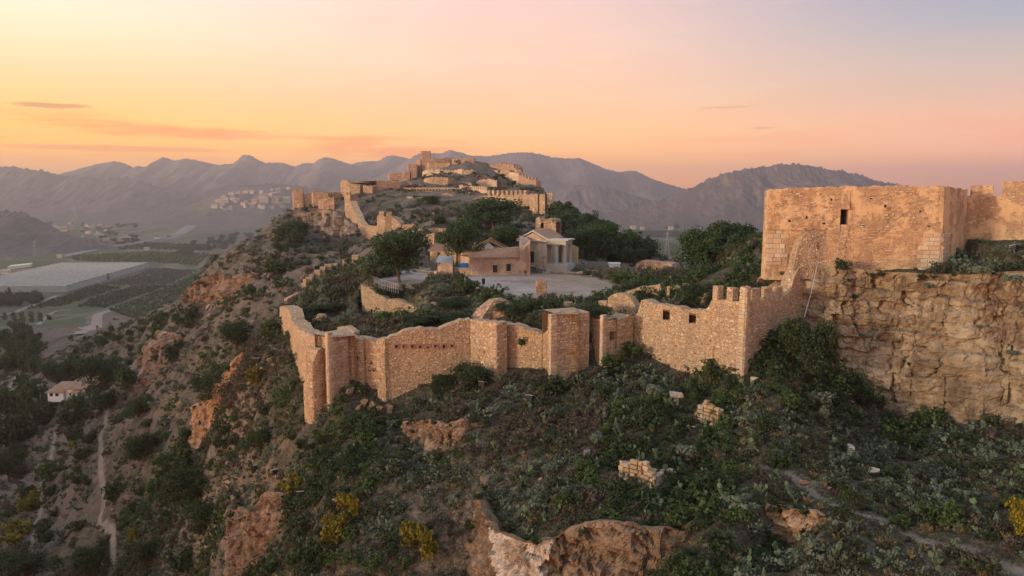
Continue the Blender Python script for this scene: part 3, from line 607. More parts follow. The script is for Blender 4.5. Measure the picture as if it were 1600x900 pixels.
def wall(name, label, cat, pts, thick=1.2, group=None, mat='mortar', piece='rubble', h=0.33, w=(0.3, 0.85), jag=0.26, holes=(), base=None, depth=1.2, seed=1, proud=(0.01, 0.11), skip=0.08, ends=True, merlons=(), mer=(1.0, 0.7, 1.3), batter=0.0, px=True, mermat=None, lay=True, clip=None, mer_stone=True):
    """a stone wall as a thing: core (mortar), its stones, and a merlon object for every merlon. holes by (u0, v0, u1, v1) in the photograph"""
    pts = [P(*q) for q in pts] if px else [Vector(q) for q in pts]
    ln = Line(pts); zb = ground_base(ln, depth) if base is None else (lambda q: base)
    o = ln.at(ln.L / 2); t = thing(name, label, cat, (o.x, o.y, zb(ln.L / 2)), group)
    hs = []
    for (u0, v0, u1, v1) in holes:
        q0, q1 = ln.q_of_u(u0), ln.q_of_u(u1); p = ln.at((q0 + q1) / 2); hs.append((q0, q1, P(u0, v1, p.y).z, P(u0, v0, p.y).z))
    mb, top = wall_mesh(ln, zb, thick, 0.55, jag, hs, seed, None, batter)
    off = Vector(t.location); mb.v = [tuple(Vector(v) - off) for v in mb.v]
    mb.build('core', M[mat], t)
    qs = sorted(top); zt = lambda q: float(np.interp(q, qs, [top[k] for k in qs]))
    if lay:
        sb = MB()
        for i in range(len(ln.p) - 1):
            A_, B_ = ln.p[i], ln.p[i + 1]; L = ln.d[i + 1] - ln.d[i]; S = ((B_.x - A_.x) / L, (B_.y - A_.y) / L); N = ln.nrm(i); d0 = ln.d[i]
            stones(sb, (A_.x, A_.y), S, (N.x, N.y), L, lambda q, d0=d0: zb(min(max(d0 + q, 0), ln.L)) + 0.3, lambda q, d0=d0: zt(d0 + q), h, w, proud, [(a - d0, b - d0, c_, d_) for a, b, c_, d_ in hs], skip, seed=seed * 31 + i, clip=(None if not clip else (lambda x, z, d0=d0: clip(ln.at(d0 + x), z))))
        if ends:
            for q, sg in ((0, -1), (ln.L, 1)):
                p = ln.at(q); n = ln.off(q); i = ln.seg(q); d = (ln.p[i + 1] - ln.p[i]); d = Vector((d.x, d.y)).normalized() * sg
                if sg < 0: O2, S2 = (p.x - n.x * thick, p.y - n.y * thick), (n.x, n.y)
                else: O2, S2 = (p.x, p.y), (-n.x, -n.y)
                stones(sb, O2, S2, (d.x, d.y), thick, lambda _, q=q: zb(q) + 0.3, lambda _, q=q: zt(q), h, w, proud, (), skip, seed=seed * 57 + int(sg))
        if batter:
            sb.v = [(x, y, z) for x, y, z in sb.v]
        sb.v = [tuple(Vector(v) - off) for v in sb.v]
        sb.build('rubble_stones', M[piece], t, 'stuff')
    for k, (u, *sz) in enumerate(merlons):
        q = ln.q_of_u(u); p = ln.at(q); i = ln.seg(q); n = ln.nrm(i); d = Vector((-n.y, n.x)); mw, mt, mh = sz if sz else mer
        rr = random.Random(seed * 100 + k); mh *= rr.uniform(0.88, 1.08); z0 = zt(q) - 0.35; z1 = zt(q) + mh
        lp = [p.xy - d * mw / 2 + n * 0.012, p.xy + d * mw / 2 + n * 0.012, p.xy + d * mw / 2 - n * mt, p.xy - d * mw / 2 - n * mt]
        if d.x * n.y - d.y * n.x > 0: lp.reverse()
        m1 = MB(); m1.prism(lp, z0, [z1 + rr.uniform(-0.1, 0.05) for _ in lp])
        nc = len(m1.f)
        if lay and mer_stone:
            A2 = p.xy - d * mw / 2
            stones(m1, A2, d, n, mw, lambda _: z0, lambda _: z1, h, w, (0.02, 0.055), seed=seed + k)
            A3 = p.xy - d * mw / 2 - n * mt; stones(m1, A3, n, -d, mt, lambda _: z0, lambda _: z1, h, w, (0.01, 0.04), seed=seed + k + 50)
            A4 = p.xy + d * mw / 2; stones(m1, A4, -n, d, mt, lambda _: z0, lambda _: z1, h, w, (0.01, 0.04), seed=seed + k + 90)
        m1.v = [tuple(Vector(v) - off) for v in m1.v]
        me = m1.mesh('merlon', M[mermat or mat]); me.materials.append(M[piece]); me.polygons.foreach_set('material_index', np.array([0] * nc + [1] * (len(me.polygons) - nc), np.int32))
        put('merlon', me, t)
    t['_ln'] = 0
    del t['_ln']
    return t, ln, zt, zb
# one chamfered stone block shared by every dressed stone that can be picked out
def block_mesh(name, mat, seed, j=0.05):
    r = random.Random(seed); mb = MB(); c_ = 0.06
    V = []
    for z, k in ((-0.5, 1), (0.5, 1)):
        for x, y in ((-0.5, -0.5), (0.5, -0.5), (0.5, 0.5), (-0.5, 0.5)): V.append((x, y, z))
    fr = [(-0.5 + c_ + r.uniform(0, j), -0.62 - r.uniform(0, j), -0.5 + c_ * 1.4 + r.uniform(0, j)), (0.5 - c_ - r.uniform(0, j), -0.62 - r.uniform(0, j), -0.5 + c_ * 1.4 + r.uniform(0, j)),
          (0.5 - c_ - r.uniform(0, j), -0.62 - r.uniform(0, j), 0.5 - c_ * 1.4 - r.uniform(0, j)), (-0.5 + c_ + r.uniform(0, j), -0.62 - r.uniform(0, j), 0.5 - c_ * 1.4 - r.uniform(0, j))]
    V += fr
    mb.add(V, [(8, 9, 10, 11), (0, 1, 9, 8), (1, 5, 10, 9), (5, 4, 11, 10), (4, 0, 8, 11), (1, 2, 6, 5), (2, 3, 7, 6), (3, 0, 4, 7), (4, 5, 6, 7), (3, 2, 1, 0)])
    return mb.mesh(name, mat)
BLK = [block_mesh('dressed_stone', M['ashlar'], k) for k in range(5)]
BLK2 = [block_mesh('squared_stone', M['old_block'], 20 + k, 0.09) for k in range(5)]
def ashlar(parent, O, S, N, cells, name='dressed_stone', depth=0.34):
    """single stones: cells = (q, z, width, height) on the face through O"""
    po = Vector(parent.location); rz = math.atan2(S[1], S[0])
    for (q, z, ww, hh) in cells:
        p = Vector((O[0] + S[0] * q, O[1] + S[1] * q, z)) + Vector((N[0], N[1], 0)) * (0.012 - depth * 0.5 + rnd.uniform(0, 0.03))
        put(name, rnd.choice(BLK2 if name == 'squared_stone' else BLK), parent, p - po, (0, 0, rz), (ww - (.07 if name == 'squared_stone' else .02), depth * rnd.uniform(.9, 1.25), hh - (.06 if name == 'squared_stone' else .02)))
def courses(q0, q1, z0, z1, h, w, ragged=0.0, seed=0, keep=None):
    r = random.Random(seed); out = []; z = z0; k = 0
    while z < z1 - 0.1:
        hh = h * r.uniform(0.85, 1.15); hh = min(hh, z1 - z); a = q0 + (r.uniform(-ragged, 0) if ragged < 0 else 0); e = q1 + r.uniform(-abs(ragged), abs(ragged)); x = a
        while x < e - 0.12:
            ww = min(r.uniform(*w), e - x)
            if e - x - ww < 0.18: ww = e - x
            if keep is None or keep(x + ww / 2, z + hh / 2): out.append((x + ww / 2, z + hh / 2, ww, hh))
            x += ww
        z += hh; k += 1
    return out
def face(a, b):                         # frame of the vertical face from a to b seen from its right-hand side
    L = math.hypot(b[0] - a[0], b[1] - a[1]); S = ((b[0] - a[0]) / L, (b[1] - a[1]) / L); return S, (S[1], -S[0]), L

# ------------------------------------------------------------------ front walls of the lower ward
wall('bastion_wall', 'pale battered outer wall receding along the left flank behind the corner bastion', 'wall', [(437, 478, 124), (446, 480, 114), (452, 483, 110), (456, 502, 106), (463, 506, 102), (470, 517, 97), (484, 522, 92), (497, 527, 88)], 1.9,
     piece='ashlar', h=0.36, w=(0.5, 1.1), jag=0.3, seed=3, batter=0.5, depth=4.0)
t, ln, zt, zb = wall('corner_bastion', 'tall square corner bastion at the left end of the front wall', 'tower', [(494, 523, 92), (511, 527, 85.2), (544, 523, 87.5)], 3.4, jag=0.1, seed=4, depth=2.6, h=0.32, w=(0.35, 0.85))
q = P(511, 700, 85.2); S, N, L = face(P(494, 523, 92), P(511, 527, 85.2))
ashlar(t, P(494, 523, 92), S, N, courses(L - 0.75, L, 122.5, 133.6, 0.42, (0.4, 0.8), seed=5))
S, N, L = face(P(511, 527, 85.2), P(544, 523, 87.5)); ashlar(t, P(511, 527, 85.2), S, N, courses(0, 0.75, 122.5, 133.6, 0.42, (0.4, 0.8), seed=6))
wall('buttress', 'sloping rubble buttress against the left foot of the corner bastion', 'buttress', [(474, 602, 87), (480, 585, 86), (488, 570, 85.6), (497, 548, 86.0), (509, 542, 87.2)], 2.6, jag=0.2, seed=5, depth=2.5, h=0.4, w=(0.4, 0.9))
wall('front_wall', 'smooth front wall with two small loopholes beside the corner bastion', 'wall', [(543, 523, 88.0), (568, 532, 88.0), (570, 528, 88.3), (589, 536, 87.5)], 1.3, jag=0.06, seed=6, depth=2.5, holes=[(557, 556, 559, 562), (569, 555, 571, 562)], skip=0.12, proud=(0.008, 0.035))
wall('wall_pier', 'narrow flush pier between the loopholed wall and the long front wall', 'pier', [(588, 529, 86.6), (601, 530, 86.0)], 1.6, jag=0.03, seed=7, depth=2.5)
t, ln, zt, zb = wall('long_front_wall', 'long front wall crossed by a row of red brick putlog holes', 'wall', [(601, 531, 86.2), (620, 522, 86.5), (640, 513, 86.8), (665, 513, 87.1), (686, 514, 87.4), (700, 507, 87.7), (713, 502, 87.9), (735, 497, 88.3)], 1.4, jag=0.16, seed=8, depth=2.5, h=0.3, w=(0.3, 0.7))
rb = simple('red brick', (0.28, 0.14, 0.09), 0.9, 0.3, 8)
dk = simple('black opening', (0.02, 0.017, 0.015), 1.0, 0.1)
for k, u in enumerate((619, 631, 644, 656, 668, 680, 693, 706)):
    q = ln.q_of_u(u); p = ln.at(q); n = ln.nrm(ln.seg(q)); z = P(u, 541, p.y).z; S_ = Vector((-n.y, n.x))
    mb = MB(); o = Vector(t.location)
    for (dx, dz, sx, sz) in ((-0.22, 0, 0.14, 0.4), (0.22, 0, 0.14, 0.4), (0, 0.24, 0.62, 0.1), (0, -0.25, 0.5, 0.1)):
        cc_ = Vector((p.x, p.y, z + dz)) + Vector((S_.x, S_.y, 0)) * dx + Vector((n.x, n.y, 0)) * 0.03 - o; mb.box(cc_, (sx, 0.16, sz), math.atan2(S_.y, S_.x))
    mb.build('putlog_surround', rb, t)
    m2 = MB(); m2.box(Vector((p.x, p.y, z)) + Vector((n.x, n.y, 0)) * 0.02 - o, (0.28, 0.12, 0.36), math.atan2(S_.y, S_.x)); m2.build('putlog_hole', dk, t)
wall('angled_wall', 'rubble wall panel that comes forward to a sharp bright corner', 'wall', [(735, 498, 88.2), (750, 501, 86.3), (776, 503, 83.6)], 1.5, jag=0.14, seed=9, depth=2.5)
wall('stepped_wall', 'front wall panel of small rubble with two shrubs growing from it', 'wall', [(774, 503, 86.5), (800, 507, 85.3), (830, 515, 84.2), (848, 520, 83.5), (862, 516, 82.9)], 1.5, jag=0.25, seed=10, depth=2.6, h=0.28, w=(0.25, 0.62))
t, ln, zt, zb = wall('square_bastion', 'square flat topped bastion in the middle of the front wall', 'tower', [(855, 489, 85.0), (860, 491, 80.3), (890, 488, 81.3), (921, 488, 82.4)], 3.2, jag=0.1, seed=11, depth=2.4, h=0.3, w=(0.35, 0.8))
S, N, L = face(P(860, 491, 80.3), P(921, 488, 82.4)); ashlar(t, P(860, 491, 80.3), S, N, courses(0, 0.85, 128.5, 136.6, 0.4, (0.35, 0.8), seed=7))
t, ln, zt, zb = wall('broken_bastion', 'broken projecting bastion with a hole knocked through its right face', 'tower', [(919, 494, 85.2), (941, 498, 82.0), (960, 499, 83.3), (990, 491, 85.4)], 2.2, jag=0.2, seed=12, depth=2.4, holes=[(953, 518, 962, 532)], skip=0.25, proud=(0.01, 0.05))
S, N, L = face(P(941, 498, 82.0), P(990, 491, 85.4)); ashlar(t, P(941, 498, 82), S, N, courses(0, 0.7, 128.8, 136.2, 0.4, (0.4, 0.7), seed=8))
wl, ln, zt, zb = wall('window_wall', 'high rubble wall pierced by two square window openings', 'wall', [(984, 499, 86.4), (996, 489, 85.5), (1002, 470, 85.0), (1008, 466, 84.5), (1020, 473, 83.5), (1055, 479, 80.6), (1095, 486, 77.4), (1106, 481, 76.6), (1113, 470, 76.1)], 1.3, jag=0.16, seed=13, depth=2.5,
     holes=[(1036, 484, 1047, 501), (1077, 490, 1088, 506)], h=0.29, w=(0.26, 0.66))
for (u0, v0, u1, v1) in ((1036, 484, 1047, 501), (1077, 490, 1088, 506)):
    q0, q1 = ln.q_of_u(u0), ln.q_of_u(u1); a, b = ln.at(q0), ln.at(q1); n = ln.nrm(ln.seg(q0)); S_, N_, L_ = face(a, b); o = Vector(wl.location)
    z1, z0 = P(u0, v0, a.y).z, P(u0, v1, a.y).z; lin = MB()
    lin.box(((a.x + b.x) / 2 - n.x * 0.4 - o.x, (a.y + b.y) / 2 - n.y * 0.4 - o.y, z1 - 0.05 - o.z), (L_ - 0.02, 0.75, 0.1), math.atan2(S_[1], S_[0])); lin.build('lintel', simple('old timber lintel', (0.16, 0.1, 0.06)), wl)
    sil = MB(); sil.box(((a.x + b.x) / 2 - n.x * 0.45 - o.x, (a.y + b.y) / 2 - n.y * 0.45 - o.y, z0 + 0.05 - o.z), (L_ - 0.02, 0.8, 0.1), math.atan2(S_[1], S_[0])); sil.build('sill', M['ashlar'], wl)
ct, ln, zt, zb = wall('battlemented_tower', 'tall corner tower of the front wall crowned with broad merlons', 'tower', [(1111, 468, 76.3), (1130, 469, 74.7), (1165, 472, 71.9), (1190, 468, 74.0), (1226, 463, 77.2), (1236, 452, 78.2), (1241, 432, 78.7), (1250, 415, 79.4), (1264, 404, 80.4)], 1.3, jag=0.1, seed=14, depth=2.6,
     merlons=[(1117, 0.75, 0.75, 1.6), (1140, 0.85, 0.75, 1.4), (1160, 0.6, 0.75, 1.55), (1184, 0.85, 0.7, 1.35), (1202, 0.85, 0.7, 1.2), (1219, 0.8, 0.7, 1.2)], h=0.27, w=(0.27, 0.6))
c0, c1, c2 = P(1111, 468, 76.3), P(1165, 472, 71.9), P(1226, 463, 77.2)
S, N, L = face(c0, c1); ashlar(ct, c0, S, N, courses(L - 0.8, L - 0.02, 130.4, 140.6, 0.36, (0.35, 0.8), ragged=0.0, seed=9))
S, N, L = face(c1, c2); ashlar(ct, c1, S, N, courses(0.02, 1.0, 130.4, 136.5, 0.42, (0.4, 1.0), 0.5, seed=10) + courses(0.02, 0.6, 136.5, 140.6, 0.38, (0.3, 0.6), 0.1, seed=12))
rib, *_ = wall('stone_rib', 'ragged upright rib of stones leaning on the corner tower foot', 'buttress', [(1102, 578, 76.3), (1106, 560, 76.0), (1110, 545, 75.8), (1115, 538, 75.6)], 0.9, jag=0.1, seed=15, depth=1.0, piece='ashlar', h=0.32, w=(0.3, 0.5))
w1, ln, zt, zb = wall('ruined_buttress', 'hunched ruined masonry stub with a small arched niche against the square tower', 'ruin', [(1240, 418, 79.2), (1244, 398, 79.3), (1249, 380, 79.4), (1255, 369, 79.5), (1263, 362, 79.6), (1276, 359, 79.8), (1290, 361, 80.0), (1293, 372, 80.05)], 0.9, jag=0.08, seed=16, depth=0.6, base=140.6, holes=[(1278, 379, 1283, 390)], skip=0.2)

# ------------------------------------------------------------------ the square tower above the cliff
def plaster_mat(name, base, under, amt=0.5):
    m, t = mat_new(name, 0.92); n = t.noise(t.pos, 0.55, 7, 0.62); n2 = t.noise(t.pos, 2.6, 5, 0.65); n3 = t.noise(t.scale(t.pos, (3, 3, 9)), 1.0, 4, 0.6)
    c_ = t.mix(n2, tuple(x * 0.86 for x in base), tuple(x * 1.14 for x in base))
    ex = t.mix(n3, tuple(x * 0.6 for x in under), tuple(x * 1.3 for x in under)); k = t.mapr(t.math('ADD', n, t.math('MULTIPLY', n2, 0.35)), 0.66 + (0.5 - amt) * 0.3, 0.76 + (0.5 - amt) * 0.3)
    c_ = t.mix(k, c_, ex)
    st = t.noise(t.scale(t.pos, (1, 1, 0.14)), 1.1, 6, 0.62); c_ = t.mix(t.mapr(st, 0.5, 0.72, 0, 0.55), c_, tuple(x * 0.42 for x in under))
    t.set(t.b.inputs['Base Color'], c_); bump(t, t.math('SUBTRACT', t.math('ADD', n2, t.math('MULTIPLY', n3, 0.4)), t.math('MULTIPLY', k, 0.8)), 0.8, 0.09); return m
M['plaster'] = plaster_mat('weathered lime render', (0.50, 0.34, 0.19), (0.34, 0.22, 0.13), 0.55)
TA, TB, TC = P(1200, 296, 81), P(1476, 291, 78.6), P(1512, 296, 84.6)
tw = thing('square_tower', 'massive square tower with a dark doorway standing on the cliff', 'tower', (TA.x + 9, 82, 141.4))
o = Vector(tw.location)
ln = Line([TA, P(1262, 292, 80.5), P(1330, 291, 79.9), P(1400, 290.5, 79.3), TB, TC]); dq = (ln.q_of_u(1315.5), ln.q_of_u(1328)); pd_ = ln.at(dq[0])
door_recess = (dq[0], dq[1], P(1316, 351, pd_.y).z, P(1316, 327, pd_.y).z)
mb, top = wall_mesh(ln, lambda q: 140.4, 1.6, 0.45, 0.16, [door_recess], 21, None, batter=0.3); mb.v = [tuple(Vector(v) - o) for v in mb.v]; mb.build('wall_shell', M['plaster'], tw)
mb = MB(); bi = [TA.xy + Vector((0.9, 1.5)), TB.xy + Vector((-0.9, 1.5)), TC.xy + Vector((-1.2, 0)), Vector((TC.x + 1.0, 94)), Vector((34.6, 94))]; mb.prism([(p.x - o.x, p.y - o.y) for p in bi], -1.0, 8.6); mb.build('tower_body', M['plaster'], tw)
zs = P(1200, 357, 81).z
def front_pt(u, y=None): return ln.at(ln.q_of_u(u))
mb = MB(); a, b = front_pt(1200), front_pt(1292); S, N, L = face(a, b)
for k in range(14):                     # worn string course, broken into lengths
    if k in (9, 11): continue
    q = (k + 0.5) * L / 14; p = Vector((a.x + S[0] * q + N[0] * 0.15, a.y + S[1] * q + N[1] * 0.15, zs)) - o; mb.box(p + Vector((0, 0, rnd.uniform(-0.02, 0.02))), (L / 14 - 0.02, 0.5, 0.2), math.atan2(S[1], S[0]))
mb.build('string_course', M['plaster'], tw, 'stuff')
def batt(z): return 0.3 * (150.5 - z) / 10.1
def tface(u0, u1):
    a, b = front_pt(u0), front_pt(u1); S, N, L = face(a, b); return a, S, N, L
# left quoin blocks, right quoin blocks: single dressed stones
for (u0, u1, za, zbt, hh, ww, rag, sd_) in ((1200.5, 1232, 142.0, zs - 0.15, 0.5, (0.6, 1.1), 0.5, 31), (1446, 1475.5, 141.5, 145.6, 0.46, (0.6, 1.2), 0.45, 33)):
    a, S, N, L = tface(u0, u1)
    cells = courses(0.0, L - (0.0 if u0 > 1300 else 0.3), za, zbt, hh, ww, 0.0, sd_)
    if u0 > 1300: cells = [(L - q, z, x, y) for q, z, x, y in courses(0, L, za, zbt, hh, ww, rag, sd_)]
    else: cells = courses(0, L, za, zbt, hh, ww, rag, sd_)
    for q, z, x, y in cells: ashlar(tw, (a.x + N[0] * batt(z), a.y + N[1] * batt(z)), S, N, [(q, z, x, y)])
a, S, N, L = TB, *face(TB, TC)
for q, z, x, y in courses(0, 2.6, 141.5, 145.6, 0.46, (0.7, 1.2), 0.4, 35): ashlar(tw, (a.x + N[0] * batt(z), a.y + N[1] * batt(z)), S, N, [(q, z, x, y)])
sb = MB()
for (u0, u1, za, zbt, h_, w_, sk, nm) in ((1238, 1447, 141.3, 146.2, 0.2, (0.32, 0.9), 0.2, 'brick_course'), (1202, 1474, 146.2, 150.3, 0.22, (0.22, 0.6), 0.66, 'rubble')):
    a, S, N, L = tface(u0, u1); mbt = MB()
    hl = [(ln.q_of_u(1315) - ln.q_of_u(u0) - 0.1, ln.q_of_u(1328) - ln.q_of_u(u0) + 0.1, door_recess[2] - 0.1, door_recess[3] + 0.1)]
    stones(mbt, (a.x, a.y), S, N, L, lambda q: za, lambda q: zbt, h_, w_, (0.035, 0.085), hl, sk, 0.02, 0.1, seed=int(u0), clip=lambda x, z: vnoise(np.array([x * 0.7]), np.array([z * 0.9]), 3)[0] > 0.24)
    mbt.v = [(x + N[0] * batt(z) - o.x, y + N[1] * batt(z) - o.y, z - o.z) for x, y, z in mbt.v]; mbt.build('brick_courses' if nm == 'brick_course' else 'exposed_stones', M[nm], tw, 'stuff')
for (u, v) in ((1290, 349), (1352, 352), (1236, 345), (1262, 340), (1410, 347), (1440, 330), (1385, 322), (1225, 318), (1300, 312), (1362, 309), (1455, 352)):
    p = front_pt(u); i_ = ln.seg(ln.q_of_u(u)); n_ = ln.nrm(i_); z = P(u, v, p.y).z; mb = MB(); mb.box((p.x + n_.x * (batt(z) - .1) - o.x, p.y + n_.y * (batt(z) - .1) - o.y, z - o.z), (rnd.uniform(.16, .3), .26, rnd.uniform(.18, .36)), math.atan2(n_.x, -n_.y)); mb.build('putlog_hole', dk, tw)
# door frame and dark recess
a, b = ln.at(dq[0]), ln.at(dq[1]); S, N, L = face(a, b); zd0, zd1 = door_recess[2], door_recess[3]
mb = MB()
mb.box(((a.x + b.x) / 2 - N[0] * 1.2 - o.x, (a.y + b.y) / 2 - N[1] * 1.2 - o.y, (zd0 + zd1) / 2 - o.z), (L + 0.1, 0.08, zd1 - zd0 + 0.1), math.atan2(S[1], S[0])); mb.build('door_recess', simple('doorway shade', (0.03, 0.022, 0.016)), tw)  # dark sheet: the shade of the open recess is put into its colour
mb = MB(); mb.box(((a.x + b.x) / 2 + N[0] * 0.03 - o.x, (a.y + b.y) / 2 + N[1] * 0.03 - o.y, zd1 + 0.09 - o.z), (L + 0.5, 0.3, 0.18), math.atan2(S[1], S[0])); mb.build('door_lintel', M['plaster'], tw)
rwall, *_ = wall('battlement_wall', 'crenellated wall running off to the right behind the square tower', 'wall', [(1509, 309, 84.8), (1540, 307, 84.2), (1600, 304, 83.2), (1700, 300, 81.5)], 1.2, mat='plaster', base=140.5, jag=0.04, seed=22, merlons=[(1535, 2.1, 0.8, 1.35), (1586, 2.15, 0.8, 1.5), (1640, 2.1, 0.8, 1.5)], skip=0.55, h=0.2, w=(0.25, 0.6), proud=(0.0, 0.04), mermat='plaster')

# ------------------------------------------------------------------ ruins inside the lower ward
RU = 'ruin'
wall('ruin_fragment', 'bright rubble fragment with a rounded end behind the broken bastion', RU, [(949, 482, 90.5), (950, 464, 90.3), (958, 459, 90), (976, 458, 89.4), (984, 463, 88.9), (991, 474, 88.5), (993, 484, 88.3)], 1.1, jag=0.12, seed=31, depth=1.5)
wall('low_pier', 'short square stump of masonry left of the bright rubble fragment', RU, [(935, 469, 91.5), (948, 470, 90.7)], 0.9, jag=0.1, seed=32)
wall('vaulted_ruin', 'vaulted ruin with a dark hollow behind the window wall', RU, [(966, 461, 98), (980, 455, 97.2), (1000, 449, 96.4), (1018, 447, 95.6), (1031, 444, 95.0), (1033, 452, 94.8)], 1.6, jag=0.16, seed=33, depth=2.2, holes=[(992, 455, 1010, 466)])
wall('tall_pier', 'upright ruined pier standing right behind the first window opening', RU, [(1042, 447, 92.6), (1050, 446, 92.0), (1060, 450, 91.2)], 1.1, jag=0.1, seed=34, depth=2.5)
wall('tall_pier', 'thin ruined pier beside a dark gap behind the window wall', RU, [(1061, 446, 94.5), (1068, 443, 94.0), (1077, 447, 93.4)], 1.0, jag=0.15, seed=35, depth=2.5)
wall('ruin_fragment', 'low broken wall end beside the left merlon of the corner tower', RU, [(1076, 470, 89.2), (1090, 462, 88.2), (1102, 458, 87.2)], 0.9, jag=0.2, seed=36, depth=1.5)
wall('retaining_wall', 'ochre retaining wall below the left corner of the gravel court', 'wall', [(562, 441, 124), (565, 445, 119.6), (578, 450, 118.6), (590, 460, 117.6), (604, 466, 116.7), (618, 466, 115.8), (635, 474, 114.8), (653, 480, 113.6)], 1.0, jag=0.2, seed=37, depth=1.5, holes=[(578, 483, 581, 494)], h=0.27, w=(0.3, 0.65))
wall('gable_ruin', 'reddish wall fragment with a slanting top on the left slope', RU, [(449, 467, 134), (462, 460, 135.5), (480, 452, 137), (497, 445, 139)], 0.9, jag=0.08, seed=38, mat='far_red', depth=1.5, piece='brick_course', h=0.28, w=(0.3, 0.6))
wall('ruin_stub', 'upright broken stub behind the slanting red wall fragment', RU, [(473, 436, 143), (478, 436, 142.7)], 0.7, jag=0.1, seed=39)
wall('ruin_fragment', 'tilted slab of wall lying in the grass beside the slanting fragment', RU, [(532, 450, 133), (540, 453, 131.4), (550, 464, 130)], 0.7, jag=0.1, seed=40, depth=1.0)
wall('ruin_fragment', 'small broken wall tooth in the scrub above the pale battered wall', RU, [(490, 503, 108), (496, 490, 107.5), (503, 491, 107), (506, 500, 106.8)], 0.8, jag=0.1, seed=41, depth=1.0)
wall('parapet', 'low capped parapet crossing the scrub behind the corner bastion', 'wall', [(527, 511, 97), (540, 509, 96), (553, 518, 93)], 0.8, jag=0.03, seed=42, depth=1.0, piece='ashlar')
wall('arch_ruin', 'pale ruined arch wall overgrown with shrubs below the court edge', RU, [(713, 443, 114), (718, 441, 113.3), (733, 445, 112.5), (748, 452, 111.6), (760, 462, 110.6), (776, 452, 110.4)], 1.1, jag=0.2, seed=43, depth=3.5, holes=[(738, 455, 744, 467)], mat='plaster', skip=0.5)
wall('rubble_cone', 'pointed reddish heap of old masonry behind the angled wall', RU, [(752, 500, 93.5), (760, 486, 94), (770, 472, 94.4), (776, 468, 94.4), (784, 472, 94.2), (795, 486, 94), (800, 500, 93.8)], 2.5, jag=0.1, seed=44, mat='far_red', depth=1.5, skip=0.15)
wall('ruin_stub', 'stubby ruin fragment just left of the square flat bastion', RU, [(877, 484, 93.2), (880, 471, 92.8), (888, 472, 92.3), (893, 486, 92)], 1.0, jag=0.1, seed=45, depth=1.5)
wall('brick_pillar', 'lone brick pillar at the edge of the gravel court', 'pillar', [(838, 438, 107.6), (854, 438, 107.6)], 1.4, jag=0.05, seed=46, mat='far_red', piece='brick_course', h=0.16, w=(0.25, 0.5), depth=1.2)
wall('ruin_block', 'long rounded block of ruin between the pines at the back of the court', RU, [(990, 428, 146), (994, 411, 145), (1002, 407, 144.4), (1020, 408, 143.4), (1042, 410, 142.4), (1050, 413, 141.8), (1053, 424, 141.5)], 3.0, jag=0.15, seed=47, depth=1.5, h=0.4, w=(0.4, 0.9), mat='far_red')
fd = [('long low course of foundation stones below the columned porch', [(848, 424, 137), (870, 424, 137), (910, 425, 136)], 0.7), ('second low foundation course along the edge of the gravel court', [(845, 432, 133.5), (880, 431, 133), (925, 431, 132.5)], 0.6), ('low foundation wall in front of the white kiosk', [(910, 420, 143), (935, 424, 140), (960, 426, 139)], 0.7),
      ('short foundation wall crossing the ruin field beside the kiosk', [(885, 415, 149), (915, 416, 147), (940, 419, 145)], 0.6), ('foundation course running toward the rounded ruin block', [(955, 428, 138), (975, 425, 139), (1000, 428, 137)], 0.6)]
for k, (lb, pp, th) in enumerate(fd): wall('foundation_wall', lb, 'foundation', pp, th + 0.2, jag=0.15, seed=50 + k, depth=1.0, h=0.3, w=(0.35, 0.9), group='low foundation walls in the court ruins')
# two broken foundations of big stones on the slope below
for (lb, pp, sd_, rows) in (('broken foundation corner of large squared stones below the corner tower', [(1076, 648, 68.6), (1090, 632, 68.0), (1100, 622, 67.4), (1121, 634, 66.2), (1131, 640, 67.2), (1143, 652, 68.2)], 61, 0.42),
                        ('pointed foundation ruin of pale squared stones lower on the slope', [(966, 714, 60.0), (984, 716, 59.2), (1004, 720, 58.4), (1021, 731, 57.5), (1045, 728, 59.2), (1065, 728, 60.6)], 62, 0.42)):
    pts = [P(*q) for q in pp]; ln = Line(pts); ap = pts[3]; pr = thing('broken_foundation', lb, 'foundation', (ap.x, ap.y, ap.z - 4))
    zbs = ap.z - (4.4 if sd_ == 61 else 5.2)
    mb, top = wall_mesh(ln, lambda q: zbs, 1.5, 0.5, 0.3, [], sd_, None, back_drop=0.5); o = Vector(pr.location); mb.v = [(x - o.x + (ap.x - x) * .06, y - o.y + .16, z - o.z - .45) for x, y, z in mb.v]; mb.build('core', M['mortar'], pr)
    for i in range(len(pts) - 1):
        S, N, L = face(pts[i], pts[i + 1]); zmx = lambda q, i=i, L=L: pts[i].z + (pts[i + 1].z - pts[i].z) * q / L
        ashlar(pr, pts[i], S, N, courses(0.01, L - 0.01, zbs, ap.z + 1.6, 0.38, (0.4, 0.9), 0, sd_ * 7 + i, keep=lambda q, z: z < zmx(q) - rnd.uniform(0.0, 0.75) and rnd.random() < 0.95), 'squared_stone')
